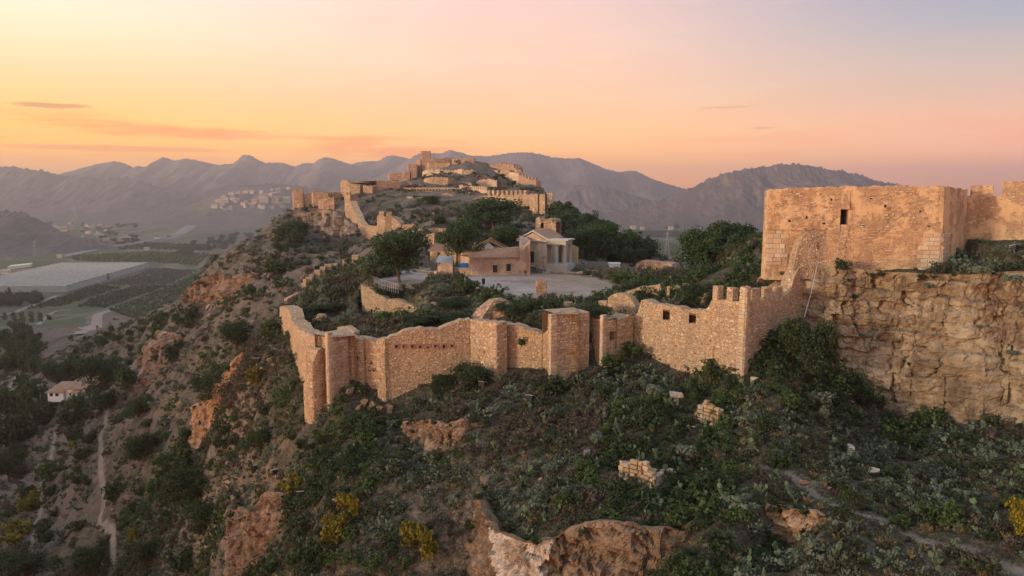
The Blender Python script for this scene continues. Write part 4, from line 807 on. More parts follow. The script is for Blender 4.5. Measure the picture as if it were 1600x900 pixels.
# ------------------------------------------------------------------ the citadel on the hill behind
def far(label, pts, name='castle_wall', cat='wall', thick=1.6, mat='far_wall', mer=None, n=0, us=None, msz=(1.0, 0.8, 1.4), seed=1, jag=0.12, depth=3.0, holes=(), group=None, base=None):
    m = []
    if us: m = [(u,) + tuple(msz) for u in us]
    a_, b_ = P(*pts[1]), P(*pts[-2]); ret = len(pts) >= 4 and pts[0][2] - pts[1][2] > 2.5 and pts[-1][2] - pts[-2][2] > 0.9
    if ret: thick = min(thick, 0.42 * (b_ - a_).length)
    r_ = wall(name, label, cat, pts, thick, group, mat, mat, jag=jag, holes=holes, base=base, depth=depth, seed=seed, ends=False, lay=False, merlons=m)
    if ret:
        t_, ln_, zt_, zb_ = r_; o_ = t_.location; q_ = ln_.p; ce = sum((p.xy for p in q_), Vector((0, 0))) / len(q_); mb = MB(); z_ = min(p.z for p in q_) - 0.35; bk = max(p.y for p in q_)
        lp = [p.xy.lerp(ce, 0.08) for p in q_]; lp[0].y = lp[-1].y = bk; mb.prism([(p.x - o_.x, p.y - o_.y) for p in lp], -0.5, z_ - o_.z); mb.build('infill', M[mat], t_)
    return r_
lin = lambda a, b, n: [a + (b - a) * i / (n - 1) for i in range(n)]
far('glowing end tower of the citadel, farthest left on its rock', [(456.5, 301, 266), (458, 299, 261), (473, 299, 261.5), (474, 300, 266)], 'castle_tower', 'tower', 5.5, us=[460, 470], msz=(1.4, 1.0, 1.0), seed=101, depth=4)
far('low wall with a smooth pale plaster patch beside the glowing end tower', [(473, 303, 263), (480, 302.5, 263), (489, 303, 263)], mat='far_pale', seed=102, depth=4)
far('darker square wall tower between the plastered wall and the battlements', [(487, 299, 262), (489, 298.5, 259), (513, 300.5, 260), (515, 301, 264)], 'castle_tower', 'tower', 4.5, us=[490.5], msz=(1.2, 1, 0.5), seed=103, depth=4)
far('thin battlemented wall leading to the flat topped bastion', [(514, 302, 263.5), (533, 302.5, 264)], us=lin(515.5, 531.5, 8), msz=(0.7, 0.6, 0.55), seed=104, depth=3)
far('low broken battlement on top of the grey cliff', [(497, 313, 250), (505, 310, 247), (522, 309, 246), (524, 312, 250)], mat='far_red', us=[508, 514, 520], msz=(0.8, .7, .4), seed=105, depth=2)
far('big flat topped bastion with a sloping left shoulder', [(532, 285, 268), (534, 282, 263), (540, 281, 262), (545, 286, 260.5), (562, 288, 260)], 'castle_bastion', 'tower', 12, seed=106, depth=4)
far('second cube of the flat topped bastion, set to the right', [(567, 290, 262), (568, 290, 258), (582, 290, 258), (585, 291, 262)], 'castle_bastion', 'tower', 5, seed=107, depth=3)
far('long dark parapet along the back of the grassy terrace', [(541, 281.5, 275), (580, 281.5, 276), (625, 283, 278)], mat='far_red', seed=108, depth=4)
far('rough terrace wall below the grassy terrace', [(584, 289, 261.5), (604, 287, 262.5), (625, 286, 264), (628, 293, 264.5)], mat='far_red', seed=109, depth=3)
far('smooth low wall running right below the flat topped bastion', [(562, 308, 253), (585, 304, 254), (640, 303.5, 255)], mat='far_wall', seed=110, depth=2.5)
far('tall merloned gate tower at the head of the descending wall', [(538, 306, 243), (540, 304, 238), (547, 304, 237), (549, 307, 238), (560, 306, 240)], 'castle_tower', 'tower', 3.0, us=[541, 545, 550, 554, 558.5], msz=(0.7, 0.7, 0.8), seed=111, depth=4)
far('steep wall descending the slope from the merloned gate tower', [(547, 314, 234), (549, 320, 230), (556, 334, 222), (560, 345, 216), (566, 352, 211), (576, 353, 206), (591, 353, 203)], thick=2.0, seed=112, depth=5)
far('slim ruined wall tower with two stumpy merlons above the round pine', [(589, 338, 205.5), (590.5, 336, 202), (601, 338, 201), (612, 338, 201), (618, 344, 200), (626, 350, 199)], 'castle_tower', 'tower', 2.4, us=[596, 607.5], msz=(1.5, 1.2, 1.3), seed=113, depth=4)
far('long wall with a row of square loopholes below the summit', [(625, 293.5, 262), (660, 293, 261), (690, 293, 260), (719, 293.5, 259)], seed=114, depth=3, mat='far_wall')
LW = Line([P(625, 293.5, 262), P(660, 293, 261), P(690, 293, 260), P(719, 293.5, 259)])
lw = bpy.data.objects['castle_wall'] if False else [x for x in COL.objects if x.get('label', '').startswith('long wall with a row')][0]; o = Vector(lw.location)
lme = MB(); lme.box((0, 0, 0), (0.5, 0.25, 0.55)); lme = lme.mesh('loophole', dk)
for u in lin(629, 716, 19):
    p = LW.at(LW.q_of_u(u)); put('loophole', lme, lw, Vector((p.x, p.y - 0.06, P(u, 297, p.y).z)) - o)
far('lower apron wall below the loophole wall', [(640, 305, 252), (690, 306, 251), (700, 303, 250.5), (730, 304, 247)], seed=115, depth=2)
far('battlemented wall with close set narrow merlons', [(718, 295, 258), (735, 295, 255), (761, 296.5, 249)], us=lin(720, 759, 13), msz=(0.75, 0.7, 1.0), mat='far_pale', seed=116, depth=3)
far('small watch turret at the end of the loophole wall', [(717.5, 289, 258.5), (721.5, 288, 258.3)], 'castle_turret', 'tower', 1.2, mat='far_pale', seed=117, depth=3)
far('massive main wall topped by nine broad merlons above the pines', [(733, 313, 246), (745, 308, 243), (760, 305, 240), (790, 304.5, 235), (827, 304, 229)], thick=2.4, us=lin(763.5, 820, 9), msz=(0.95, 0.8, 1.55), seed=118, depth=6)
far('square corner tower at the right end of the massive main wall', [(826, 305, 231), (828.5, 303, 226), (851.5, 303, 223), (853, 304, 229)], 'castle_tower', 'tower', 5.5, us=[], seed=119, depth=7)
far('stair ramp wall climbing to the massive main wall', [(716, 330, 236), (724, 322, 237), (735, 313, 239), (752, 306, 240)], thick=1.0, seed=120, mat='far_red', depth=3)
far('small battlemented turret beyond the corner tower', [(852.5, 306, 246), (854, 305, 241), (863, 305, 240), (865, 306, 246)], 'castle_turret', 'tower', 5, us=[855, 858.5, 862], msz=(0.5, 0.5, 0.7), seed=121, mat='far_pale', depth=4)
# summit
far('square keep tower at the very top of the citadel', [(657.5, 236.3, 339), (658.5, 236, 334), (672, 236, 334), (673, 236.3, 339)], 'castle_keep', 'tower', 5.0, mat='far_red', seed=122, jag=0.05, depth=9)
far('round shouldered stub left of the keep', [(650, 252, 338), (652, 249, 336), (657, 250, 335)], 'castle_ruin', 'ruin', 3, mat='far_red', seed=123, depth=5)
far('low summit wall stepping down left of the keep', [(636.5, 258, 337), (638, 256, 332), (651, 255.5, 332), (653, 258, 333)], 'castle_wall', 'wall', 6, mat='far_red', seed=124, depth=6)
far('long rust coloured wall left below the keep', [(606.5, 272, 326), (608, 271, 318), (628, 270, 318), (630, 268.5, 317), (640, 268.5, 317)], 'castle_wall', 'wall', 4, mat='far_red', seed=125, depth=5)
far('jagged summit ruin joined to the right side of the keep', [(671, 248, 333), (680, 246.5, 333), (690, 248, 333.5), (697, 246, 334), (708, 247.5, 335)], 'castle_ruin', 'ruin', 5, mat='far_red', jag=0.5, seed=126, depth=5)
far('plain walled block in front of the jagged summit ruin', [(667, 256, 327), (669, 254, 324), (702.5, 254.5, 324), (704, 256, 328)], 'castle_ruin', 'ruin', 5, seed=127, depth=4)
far('summit building with two dark windows', [(706, 248, 334), (720, 247, 332), (741, 247, 331), (743, 248.5, 336)], 'castle_ruin', 'ruin', 5, jag=0.3, seed=128, depth=5, holes=[(713, 251, 715.5, 254), (727, 252, 730, 256)], mat='far_red')
far('low ruin wall on the grassy summit right of the windowed building', [(744, 255, 336), (754, 253.5, 335), (760, 257, 334)], 'castle_ruin', 'ruin', 2, jag=0.3, seed=129, mat='far_red')
far('dark fort wall with small battlements at the right of the summit', [(764, 258, 327), (766, 256.5, 323), (783, 257, 321), (800, 256.5, 319), (803, 262, 318)], 'castle_wall', 'wall', 5, mat='far_red', us=[783, 786.5, 790, 794, 798], msz=(0.6, 0.6, 0.9), seed=130, depth=3)
far('rounded retaining wall below the dark fort wall', [(763, 267, 319), (780, 265, 316), (796, 266, 313)], 'castle_wall', 'wall', 4, seed=131, depth=4)
far('smooth pale wall panel below the dark fort', [(795, 268.5, 312), (810, 271, 308)], 'castle_wall', 'wall', 2, mat='far_pale', seed=132, depth=4)
st = [(800, 261, 316), (807, 265, 313), (808, 272, 309), (816, 275, 305), (823, 279, 301), (831, 281.5, 297), (838, 282, 294)]
far('stepped merloned wall going down the right side of the summit', st, 'castle_wall', 'wall', 2, mat='far_red', us=[802, 806, 811, 816, 821, 826, 831.5, 836.5], msz=(0.75, 0.7, 1.15), seed=133, depth=6)
far('last small tower of the stepped wall on the right', [(841, 293, 290), (842.5, 292, 285), (848.5, 293, 284), (850, 294, 289)], 'castle_tower', 'tower', 5, seed=134, depth=5, mat='far_red')
far('pale walled path joining the stepped wall to its last tower', [(832, 292.5, 291), (842, 293.5, 287)], 'castle_wall', 'wall', 1.5, seed=135, mat='far_pale')
far('pale rock-like retaining wall below the keep', [(660, 268, 314), (668, 264.5, 312), (690, 265, 311), (708, 266, 311)], 'castle_wall', 'wall', 3, seed=136, mat='far_pale', jag=0.5)
far('bulging pale retaining wall below the windowed summit building', [(708, 266.5, 311), (722, 264, 308), (740, 265.5, 309), (744, 268, 311)], 'castle_wall', 'wall', 3, seed=137, mat='far_pale', jag=0.5, depth=4)
far('ruined hall with a black vaulted opening under the summit', [(662, 279, 297), (672, 277, 293), (700, 276.5, 292), (707, 280, 293)], 'castle_ruin', 'ruin', 4, jag=0.4, seed=138, holes=[(686, 282, 699, 292)], depth=3)
# on the slope below the citadel
far('flat white edged terrace wall among the ruins of the slope', [(636, 307, 246), (650, 308, 245), (668, 308, 243.5)], 'castle_wall', 'wall', 1, seed=139, mat='far_pale', depth=1.5)
far('ruin wall end with a dark doorway on the slope', [(655, 309, 240.5), (668, 309, 239.5), (676, 306, 239)], 'castle_ruin', 'ruin', 2, seed=140, holes=[(669, 311, 672, 318)], depth=2)
far('shapeless ruin mass leaning below the loophole wall', [(686, 308, 246), (692, 302, 245.5), (702, 301, 245), (708, 309, 244), (716, 314, 243)], 'castle_ruin', 'ruin', 3, seed=141, jag=0.4, mat='far_red')
far('low field wall crossing the slope above the pines', [(628, 351, 188), (650, 350, 186), (686, 353, 182)], 'castle_wall', 'wall', 1, seed=142, mat='far_red', depth=1.5)
far('long rubble wall behind the round pine', [(640, 360, 178), (665, 356, 176), (697, 358, 172)], 'castle_wall', 'wall', 1.2, seed=143, jag=0.3, depth=2)
far('leaning ruin post and lintel by the tiled long house', [(662, 368, 164), (676, 364, 163), (678, 366, 162.5)], 'castle_ruin', 'ruin', 1.0, seed=144, holes=[(665, 370, 669, 380)])
far('tall broken ruin tower behind the columned building', [(836.5, 344, 176), (838, 340, 173), (843, 339, 172.6), (845, 345, 172.3), (848, 352, 172)], 'castle_ruin', 'ruin', 2.0, seed=145, jag=0.3, depth=4)
far('broad ruin tower with a notched top behind the porch', [(848, 350, 171), (850, 342, 169), (862, 341.5, 168.5), (863, 347, 168.3), (868.5, 347.5, 168), (869, 349, 172)], 'castle_ruin', 'ruin', 3.5, seed=146, jag=0.15, depth=5)
far('low battlemented wall right of the notched ruin tower', [(868, 355, 178), (895, 357, 179), (898, 362, 181)], 'castle_wall', 'wall', 1.3, seed=147, us=[873, 889], msz=(1.3, 0.8, 0.75), mat='far_red', depth=3)
for k, (lb, u, v, Y) in enumerate([('small pale ruin block on the wooded right flank, highest of three', 918, 343, 232), ('small ruin wall on the wooded right flank, middle one of three', 931, 349, 226), ('low ruin wall on the wooded right flank, lowest of three', 944, 353, 221)]):
    far(lb, [(u - 6, v, Y + 1), (u - 5, v - 3, Y - 1), (u + 6, v - 2.5, Y - 1), (u + 7, v, Y)], 'castle_ruin', 'ruin', 2.5, seed=150 + k, mat='far_pale', depth=3)
for k, (u, v, Y) in enumerate([(476, 448, 146), (484, 437, 152), (487, 434, 154), (497, 428, 157), (505, 424, 160), (514, 419, 163), (524, 416, 166), (540, 410, 172), (556, 402, 178)]):
    g = on_ground(u, v + 4, 120); r2 = rnd.uniform(0.45, 0.75); hgt = rnd.uniform(0.9, 1.8); mb = MB()
    mb.prism([(-r2, -r2 * .8), (r2 * .9, -r2), (r2, r2 * .8), (-r2 * .8, r2)], -0.8, [hgt, hgt * .9, hgt * 1.05, hgt * .8]); nc = len(mb.f)
    stones(mb, (-r2, -r2 * .9), (1, -0.05), (-0.05, -1), 2 * r2, lambda q: -0.4, lambda q: hgt * .9, 0.3, (0.25, 0.6), seed=k); me = mb.mesh('wall_stub', M['mortar']); me.materials.append(M['rubble'])
    me.polygons.foreach_set('material_index', np.array([0] * nc + [1] * (len(me.polygons) - nc), np.int32)); ob = put('wall_stub', me, None, g)
    setp(ob, 'stump of a ruined wall in the line climbing the left slope below the gate tower', 'ruin', 'wall stumps climbing the left slope', 'thing')

for k, (lb, pp) in enumerate([('broken terrace wall high on the slope left of the flat white edged terrace', [(598, 317, 244), (612, 315, 243), (632, 318, 242)]), ('terrace wall stump in the middle of the citadel slope', [(690, 322, 231), (704, 320, 230), (716, 324, 229)]), ('lower terrace wall stretching across the citadel slope', [(640, 336, 214), (664, 333, 213), (684, 337, 211)]), ('crumbling terrace wall left of the largest pine', [(706, 340, 205), (724, 337, 204), (736, 342, 203)]), ('short ruined wall under the dark vaulted hall', [(640, 290, 284), (652, 287, 283), (662, 290, 282)]), ('broken wall strip on the summit slope below the fort', [(744, 282, 301), (762, 279, 301), (776, 282, 300)]), ('ruin line below the summit retaining walls', [(708, 285, 297), (724, 283, 297), (736, 286, 296)]), ('stub wall between the grassy terrace and the summit rock', [(628, 288, 280), (636, 284, 280), (644, 287, 279)])]):
    far(lb, pp, 'terrace_wall', 'wall', 1.2, seed=170 + k, mat=('far_wall', 'far_red', 'far_pale')[k % 3], jag=0.5, depth=2)
# ------------------------------------------------------------------ houses beside the court
M['render_wall'] = plaster_mat('pinkish lime render', (0.47, 0.32, 0.22), (0.36, 0.22, 0.15), 0.5)
M['render_yellow'] = plaster_mat('ochre render', (0.50, 0.36, 0.19), (0.38, 0.26, 0.16), 0.35)
M['render_pale'] = plaster_mat('pale temple render', (0.47, 0.40, 0.31), (0.40, 0.27, 0.18), 0.4)
M['tile'] = stone_pieces('clay roof tile', [(0.40, 0.23, 0.14), (0.48, 0.30, 0.19), (0.33, 0.19, 0.12), (0.52, 0.36, 0.24), (0.38, 0.26, 0.19)], 0.35)
M['darkwood'] = simple('dark shutter', (0.035, 0.03, 0.03)); M['white'] = simple('white paint', (0.72, 0.71, 0.68), 0.6, 0.05); M['steel'] = simple('galvanised steel', (0.42, 0.44, 0.46), 0.45, 0.08, 6, 0.6)
M['greystone'] = simple('grey column stone', (0.40, 0.38, 0.33), 0.8, 0.12, 4, 0, 0.3); M['blue'] = simple('blue plastic', (0.03, 0.16, 0.42), 0.4, 0.05); M['zinc'] = simple('zinc sheet', (0.35, 0.37, 0.40), 0.5, 0.1, 2, 0.3)
M['black'] = simple('black metal', (0.025, 0.025, 0.027), 0.5)
def tile_roof(parent, name, e0, e1, r1, r0, o, tw=0.24, tl=0.45, seed=1, hole=None):
    """a tiled slope: rows of barrel tiles from the eave e0-e1 up to the ridge r0-r1; each course overlaps the one below"""
    r = random.Random(seed); mb = MB(); e0, e1, r1, r0 = (Vector(q) for q in (e0, e1, r1, r0)); nu = max(2, int((e1 - e0).length / tw)); nv = max(2, int((r0 - e0).length / tl))
    nrm = (e1 - e0).cross(r0 - e0).normalized()
    for j in range(nv):
        for i in range(nu):
            u0, u1, v0, v1 = i / nu, (i + 0.9) / nu, j / nv, min(1, (j + 1.12) / nv)
            if hole and hole((u0 + u1) / 2, (v0 + v1) / 2): continue
            if r.random() < 0.015: continue
            f = lambda a, b: (e0.lerp(e1, a)).lerp(r0.lerp(r1, a), b)
            um = (u0 + u1) / 2; sh = r.uniform(-0.02, 0.02); hh = 0.09 + r.uniform(-0.015, 0.02)
            n = len(mb.v); mb.v += [tuple(f(u0, v0) + nrm * (0.03 + 0.03) - o), tuple(f(um, v0 + sh * .3) + nrm * (hh + 0.05) - o), tuple(f(u1, v0) + nrm * 0.06 - o), tuple(f(u0, v1) + nrm * 0.01 - o), tuple(f(um, v1) + nrm * hh - o), tuple(f(u1, v1) + nrm * 0.01 - o)]
            mb.f += [(n, n + 1, n + 4, n + 3), (n + 1, n + 2, n + 5, n + 4), (n, n + 2, n + 1)]
    base = MB()
    if not hole:
        q = [e0, e1, r1, r0]; base.add([tuple(p - o) for p in q] + [tuple(p - o - Vector((0, 0, 0.12))) for p in q], [(0, 1, 2, 3), (7, 6, 5, 4), (0, 4, 5, 1), (1, 5, 6, 2), (2, 6, 7, 3), (3, 7, 4, 0)])
        rf = base.build(name, M['tile'], parent)
        mb.build('roof_tiles', M['tile'], rf, 'stuff')
    else:
        rf = mb.build(name, M['tile'], parent)
    return rf
def window(parent, a, b, u0, v0, u1, v1, o, mat='darkwood', name='window', reveal=0.15):
    """a window on the face a-b: surround, dark leaf set in, two panes of shutter board"""
    S, N, L = face(a, b); Y = (a.y + b.y) / 2
    def q_of(u):
        best = min((abs(proj((a.x + S[0] * L * i / 400, a.y + S[1] * L * i / 400, a.z))[0] - u), L * i / 400) for i in range(401)); return best[1]
    q0, q1 = q_of(u0), q_of(u1); ym = a.y + S[1] * (q0 + q1) / 2; z1, z0 = P(u0, v0, ym).z, P(u0, v1, ym).z; rz = math.atan2(S[1], S[0]); qm = (q0 + q1) / 2
    def at(q, z, out): return Vector((a.x + S[0] * q + N[0] * out, a.y + S[1] * q + N[1] * out, z)) - o
    mb = MB(); mb.box(at(qm, (z0 + z1) / 2, 0.0), (q1 - q0, 0.06, z1 - z0), rz); wn = mb.build(name, M['black'], parent)
    mb = MB(); fw = 0.09
    mb.box(at(q0 - fw / 2, (z0 + z1) / 2, 0.03), (fw, 0.1, z1 - z0), rz); mb.box(at(q1 + fw / 2, (z0 + z1) / 2, 0.03), (fw, 0.1, z1 - z0), rz); mb.box(at(qm, z1 + 0.06, 0.035), (q1 - q0 + 2 * fw, 0.12, 0.12), rz); mb.box(at(qm, z0 - 0.06, 0.05), (q1 - q0 + 3 * fw, 0.18, 0.12), rz)
    mb.build('frame', M['render_wall'], wn)
    for k in (0, 1):
        mb = MB(); mb.box(at(q0 + (q1 - q0) * (0.27 + 0.46 * k), (z0 + z1) / 2, 0.045), ((q1 - q0) * 0.42, 0.04, (z1 - z0) * 0.92), rz); mb.build('shutter', M[mat], wn)
# house with the low tiled roof
ZC = 135.0
A_ = G(737, 432.5, ZC); A_.y = 133; A_.x = G(737, 432.5, ZC).x; B_ = Vector(P(812, 431, 133.6)); C_ = Vector(P(828.5, 431, 133.2)); D_ = Vector(P(717, 428, 139.5))
A_ = Vector(P(737.5, 432, 133.2))
hs = thing('tiled_house', 'low pinkish house with a sagging clay tile roof and two small square windows', 'house', (A_.x + 4, A_.y, ZC)); o = Vector(hs.location)
ze, zr = P(737, 403, 133.2).z, P(740, 390, 138).z
mb = MB(); bx_ = [A_.xy, B_.xy, Vector((B_.x, 140)), Vector((D_.x + 0.3, 140)), D_.xy]; mb.prism([(p.x - o.x, p.y - o.y) for p in bx_], -0.6, ze - o.z); mb.build('wall', M['render_wall'], hs)
B2 = Vector((B_.x, B_.y, 0))
mb = MB(); mb.prism([(p[0] - o.x, p[1] - o.y) for p in [(B_.x + 0.003, B_.y - 0.12), (C_.x, C_.y), (C_.x + 0.1, 141), (B_.x + 0.003, 141)]], -0.6, [P(812, 392, 133.5).z - o.z, P(828, 378.5, 133.2).z - o.z, P(828, 378.5, 133.2).z - o.z, P(812, 382, 133).z - o.z + 1.2]); mb.build('end_block', M['render_wall'], hs)
rf = tile_roof(hs, 'roof', (A_.x - 0.3, A_.y - 0.35, ze + 0.02), (B_.x, B_.y - 0.35, ze + 0.05), (B_.x, 139.8, zr + 0.25), (D_.x + 1.2, 139.8, zr - 0.15), o, seed=3)
mb = MB(); mb.tube([Vector((D_.x + 1.1, 139.8, zr - 0.05)) - o, Vector(((D_.x + B_.x) / 2, 139.8, zr - 0.12)) - o, Vector((B_.x, 139.8, zr + 0.34)) - o], 0.14, 6); mb.build('ridge_tiles', M['tile'], rf)
window(hs, A_, B_, 770, 414, 777, 425.5, o); window(hs, A_, B_, 791, 412, 798, 423.5, o); window(hs, B_, C_, 818, 422.5, 822.5, 427.5, o)
# gable house with the collapsed roof
ga, gb = Vector(P(742, 394, 141.5)), Vector(P(788, 391, 142)); gz = P(765, 376, 141.7).z; ze2 = P(745, 390, 141.5).z
h2 = thing('collapsed_house', 'house behind with a white broken gable and holes in its collapsed tile roof', 'house', (ga.x + 3, ga.y, ZC)); o = Vector(h2.location)
mb = MB(); mid = (ga + gb) / 2
mb.prism([(ga.x - o.x, ga.y - o.y), (gb.x - o.x, gb.y - o.y), (gb.x - o.x, 150 - o.y), (ga.x - o.x, 150 - o.y)], -0.6, ze2 - o.z); mb.build('wall', M['render_wall'], h2)
mb = MB(); S, N, L = face(ga, gb); gp = lambda q, z, d=0.0: (ga.x + S[0] * q - N[0] * d - o.x, ga.y + S[1] * q - N[1] * d - o.y, z - o.z)
for (qs_) in ([(L * .30, ze2), (L * .66, ze2), (L * .64, ze2 + .5), (L * .55, ze2 + (gz - ze2) * .55), (L * .46, ze2 + (gz - ze2) * .8), (L * .36, ze2 + (gz - ze2) * .42)],):
    nq = len(qs_); mb.add([gp(q, z) for q, z in qs_] + [gp(q, z, 0.4) for q, z in qs_], [tuple(range(nq)), tuple(reversed(range(nq, 2 * nq)))] + [(i, i + nq, (i + 1) % nq + nq, (i + 1) % nq) for i in range(nq)])
mb.build('broken_gable', M['white'], h2)
hol = lambda u, v: (u < 0.55 and 0.25 < v < 0.8) or fbm(np.array([u * 6.]), np.array([v * 6.]), 5, 2)[0] > 0.42
tile_roof(h2, 'roof', (ga.x - 0.6, ga.y - 0.5, ze2 - 0.1), (mid.x, mid.y - 0.5, gz), (mid.x, 150, gz), (ga.x - 0.6, 150, ze2 - 0.1), o, seed=4, hole=lambda u, v: hol(v, u))
tile_roof(h2, 'roof', (mid.x, mid.y - 0.5, gz), (gb.x + 0.6, gb.y - 0.5, ze2 - 0.1), (gb.x + 0.6, 150, ze2 - 0.1), (mid.x, 150, gz), o, seed=5, hole=lambda u, v: fbm(np.array([u * 6.]), np.array([v * 6.]), 9, 2)[0] > 0.4)
for k, (p_, q_) in enumerate((((ga.x - .6, ga.y - .45, ze2 - .1), (mid.x, mid.y - .45, gz)), ((mid.x, mid.y - .45, gz), (gb.x + .6, gb.y - .45, ze2 - .1)))):
    mb = MB(); mb.tube([Vector(p_) - o, Vector(q_) - o], 0.12, 5); mb.build('verge', M['tile'], h2)
for k in range(5):
    mb = MB(); yy_ = 142.5 + k * 1.4; mb.tube([Vector((ga.x, yy_, ze2)) - o, Vector((mid.x, yy_, gz - 0.15)) - o, Vector((gb.x, yy_, ze2)) - o], 0.08, 5); mb.build('rafter', M['darkwood'], h2)
# long ochre house behind the pine
la, lb_, lc = Vector(P(672, 412, 150)), Vector(P(700, 418, 147)), Vector(P(742, 424, 146)); h3 = thing('ochre_house', 'long ochre house with a faded tile roof behind the second pine', 'house', (lb_.x, lb_.y, ZC)); o = Vector(h3.location)
z3, zr3 = P(700, 393, 147).z, P(712, 378, 152).z
mb = MB(); mb.prism([(p[0] - o.x, p[1] - o.y) for p in [(la.x, la.y), (lc.x, lc.y), (lc.x, 154), (la.x, 156)]], -0.6, z3 - o.z); mb.build('wall', M['render_yellow'], h3)
tile_roof(h3, 'roof', (la.x - .4, la.y - .5, z3), (lc.x + .2, lc.y - .5, z3), (lc.x + .2, 152, zr3), (la.x + 1.5, 153, zr3), o, seed=6)
window(h3, la, lc, 684, 391 + 3, 688, 401, o)
# columned museum
pa, pb = Vector(P(811, 422, 142.4)), Vector(P(854, 424, 140.6)); zc1, zap = P(833, 377, 141.4).z, P(832, 361.5, 141.4).z
tm = thing('columned_museum', 'small classical building with a triangular pediment and a side porch of grey columns', 'museum', (pa.x + 3, pa.y, ZC)); o = Vector(tm.location)
S, N, L = face(pa, pb); BK = Vector((-N[0], -N[1])) * 11
mb = MB(); lp = [pa.xy, pb.xy, pb.xy + BK, pa.xy + BK]; mb.prism([(p.x - o.x, p.y - o.y) for p in lp], -0.6, zc1 - o.z); mb.build('wall', M['render_pale'], tm)
gp = lambda q, z, d=0.0: (pa.x + S[0] * q - N[0] * d - o.x, pa.y + S[1] * q - N[1] * d - o.y, z - o.z)
mb = MB(); mb.add([gp(0.1, zc1 + .22), gp(L - .1, zc1 + .22), gp(L / 2, zap - .25), gp(0.1, zc1 + .22, 0.5), gp(L - .1, zc1 + .22, .5), gp(L / 2, zap - .25, .5)], [(0, 1, 2), (5, 4, 3), (0, 3, 4, 1), (1, 4, 5, 2), (2, 5, 3, 0)]); pdm = mb.build('pediment', M['render_pale'], tm)
for (q0, z0, q1, z1) in ((-.4, zc1 + .2, L / 2, zap), (L / 2, zap, L + .4, zc1 + .2)):
    mb = MB(); mb.add([gp(q0, z0 - .05, -.35), gp(q1, z1 - .05, -.35), gp(q1, z1 + .22, -.35), gp(q0, z0 + .22, -.35), gp(q0, z0 - .05, .3), gp(q1, z1 - .05, .3), gp(q1, z1 + .22, .3), gp(q0, z0 + .22, .3)], [(0, 1, 2, 3), (7, 6, 5, 4), (0, 4, 5, 1), (1, 5, 6, 2), (2, 6, 7, 3), (3, 7, 4, 0)]); mb.build('raking_cornice', M['greystone'], pdm)
mb = MB(); mb.box(((pa.x + pb.x) / 2 + N[0] * .12 - o.x, (pa.y + pb.y) / 2 + N[1] * .12 - o.y, zc1 + .1 - o.z), (L + .7, .55, .2), math.atan2(S[1], S[0])); mb.build('cornice', M['greystone'], tm)
rr0, rr1 = gp(L / 2, zap + .2, .3), gp(L / 2, zap + .2, 11)
tile_roof(tm, 'roof', Vector(gp(-.3, zc1 + .25, 11)) + o, Vector(gp(-.3, zc1 + .25, .3)) + o, Vector(rr0) + o, Vector(rr1) + o, o, seed=7)
tile_roof(tm, 'roof', Vector(gp(L + .3, zc1 + .25, .3)) + o, Vector(gp(L + .3, zc1 + .25, 11)) + o, Vector(rr1) + o, Vector(rr0) + o, o, seed=8)
window(tm, pa, pb, 828, 393, 834.5, 410, o, name='window')
# porch
zen, zpo = P(870, 382.5, 139.5).z, P(870, 413, 139.5).z
qa, qb = Vector((pb.x + .05, pb.y - 0.2)), Vector(P(884, 413, 139.0).xy); S2, N2, L2 = face(qa, qb); rz2 = math.atan2(S2[1], S2[0]); mid = (qa + qb) / 2
mb = MB(); bk = Vector((-N2[0], -N2[1])) * 4.2; lp = [qa - bk * .12, qb - bk * .12 + Vector((.4, 0)), qb + bk + Vector((.4, 0)), qa + bk]; mb.prism([(p.x - o.x, p.y - o.y) for p in lp], -0.8, zpo - o.z); pod = mb.build('podium', M['greystone'], tm)
mb = MB(); mb.prism([(p.x - o.x, p.y - o.y) for p in [qa, qb, qb + bk, qa + bk]], zen - o.z, zen + .75 - o.z); mb.build('entablature', M['greystone'], tm)
mb = MB(); mb.prism([(p.x - o.x, p.y - o.y) for p in [qa - bk * .1, qb - bk * .1 + Vector((.5, 0)), qb + bk + Vector((.5, 0)), qa + bk]], zen + .753 - o.z, zen + 1.02 - o.z); mb.build('porch_cornice', M['greystone'], tm)
cm = MB(); hC = zen - zpo
cm.tube([(0, 0, 0), (0, 0, .14), (0, 0, .141), (0, 0, hC * .4), (0, 0, hC - .3), (0, 0, hC - .28), (0, 0, hC - .12)], [.38, .38, .31, .305, .26, .32, .36], 14); cm.box((0, 0, hC - .06), (.78, .78, .12)); cme = cm.mesh('column', M['greystone'], False)
for (q, d) in ((L2 * .33, 2.4), (L2 * .50, .32), (L2 * .66, 2.4), (L2 * .93, .32), (L2 * .93, 3.6)):
    p = qa + Vector(S2) * q + bk.normalized() * d; put('column', cme, tm, (p.x - o.x, p.y - o.y, zpo - o.z))
far('pale wall of the yard behind the columned porch', [(872, 384, 150), (884, 381, 147), (903, 386, 146.5), (904, 388, 152)], 'yard_wall', 'wall', 0.6, mat='render_yellow', seed=160, jag=0.02, depth=1.5)
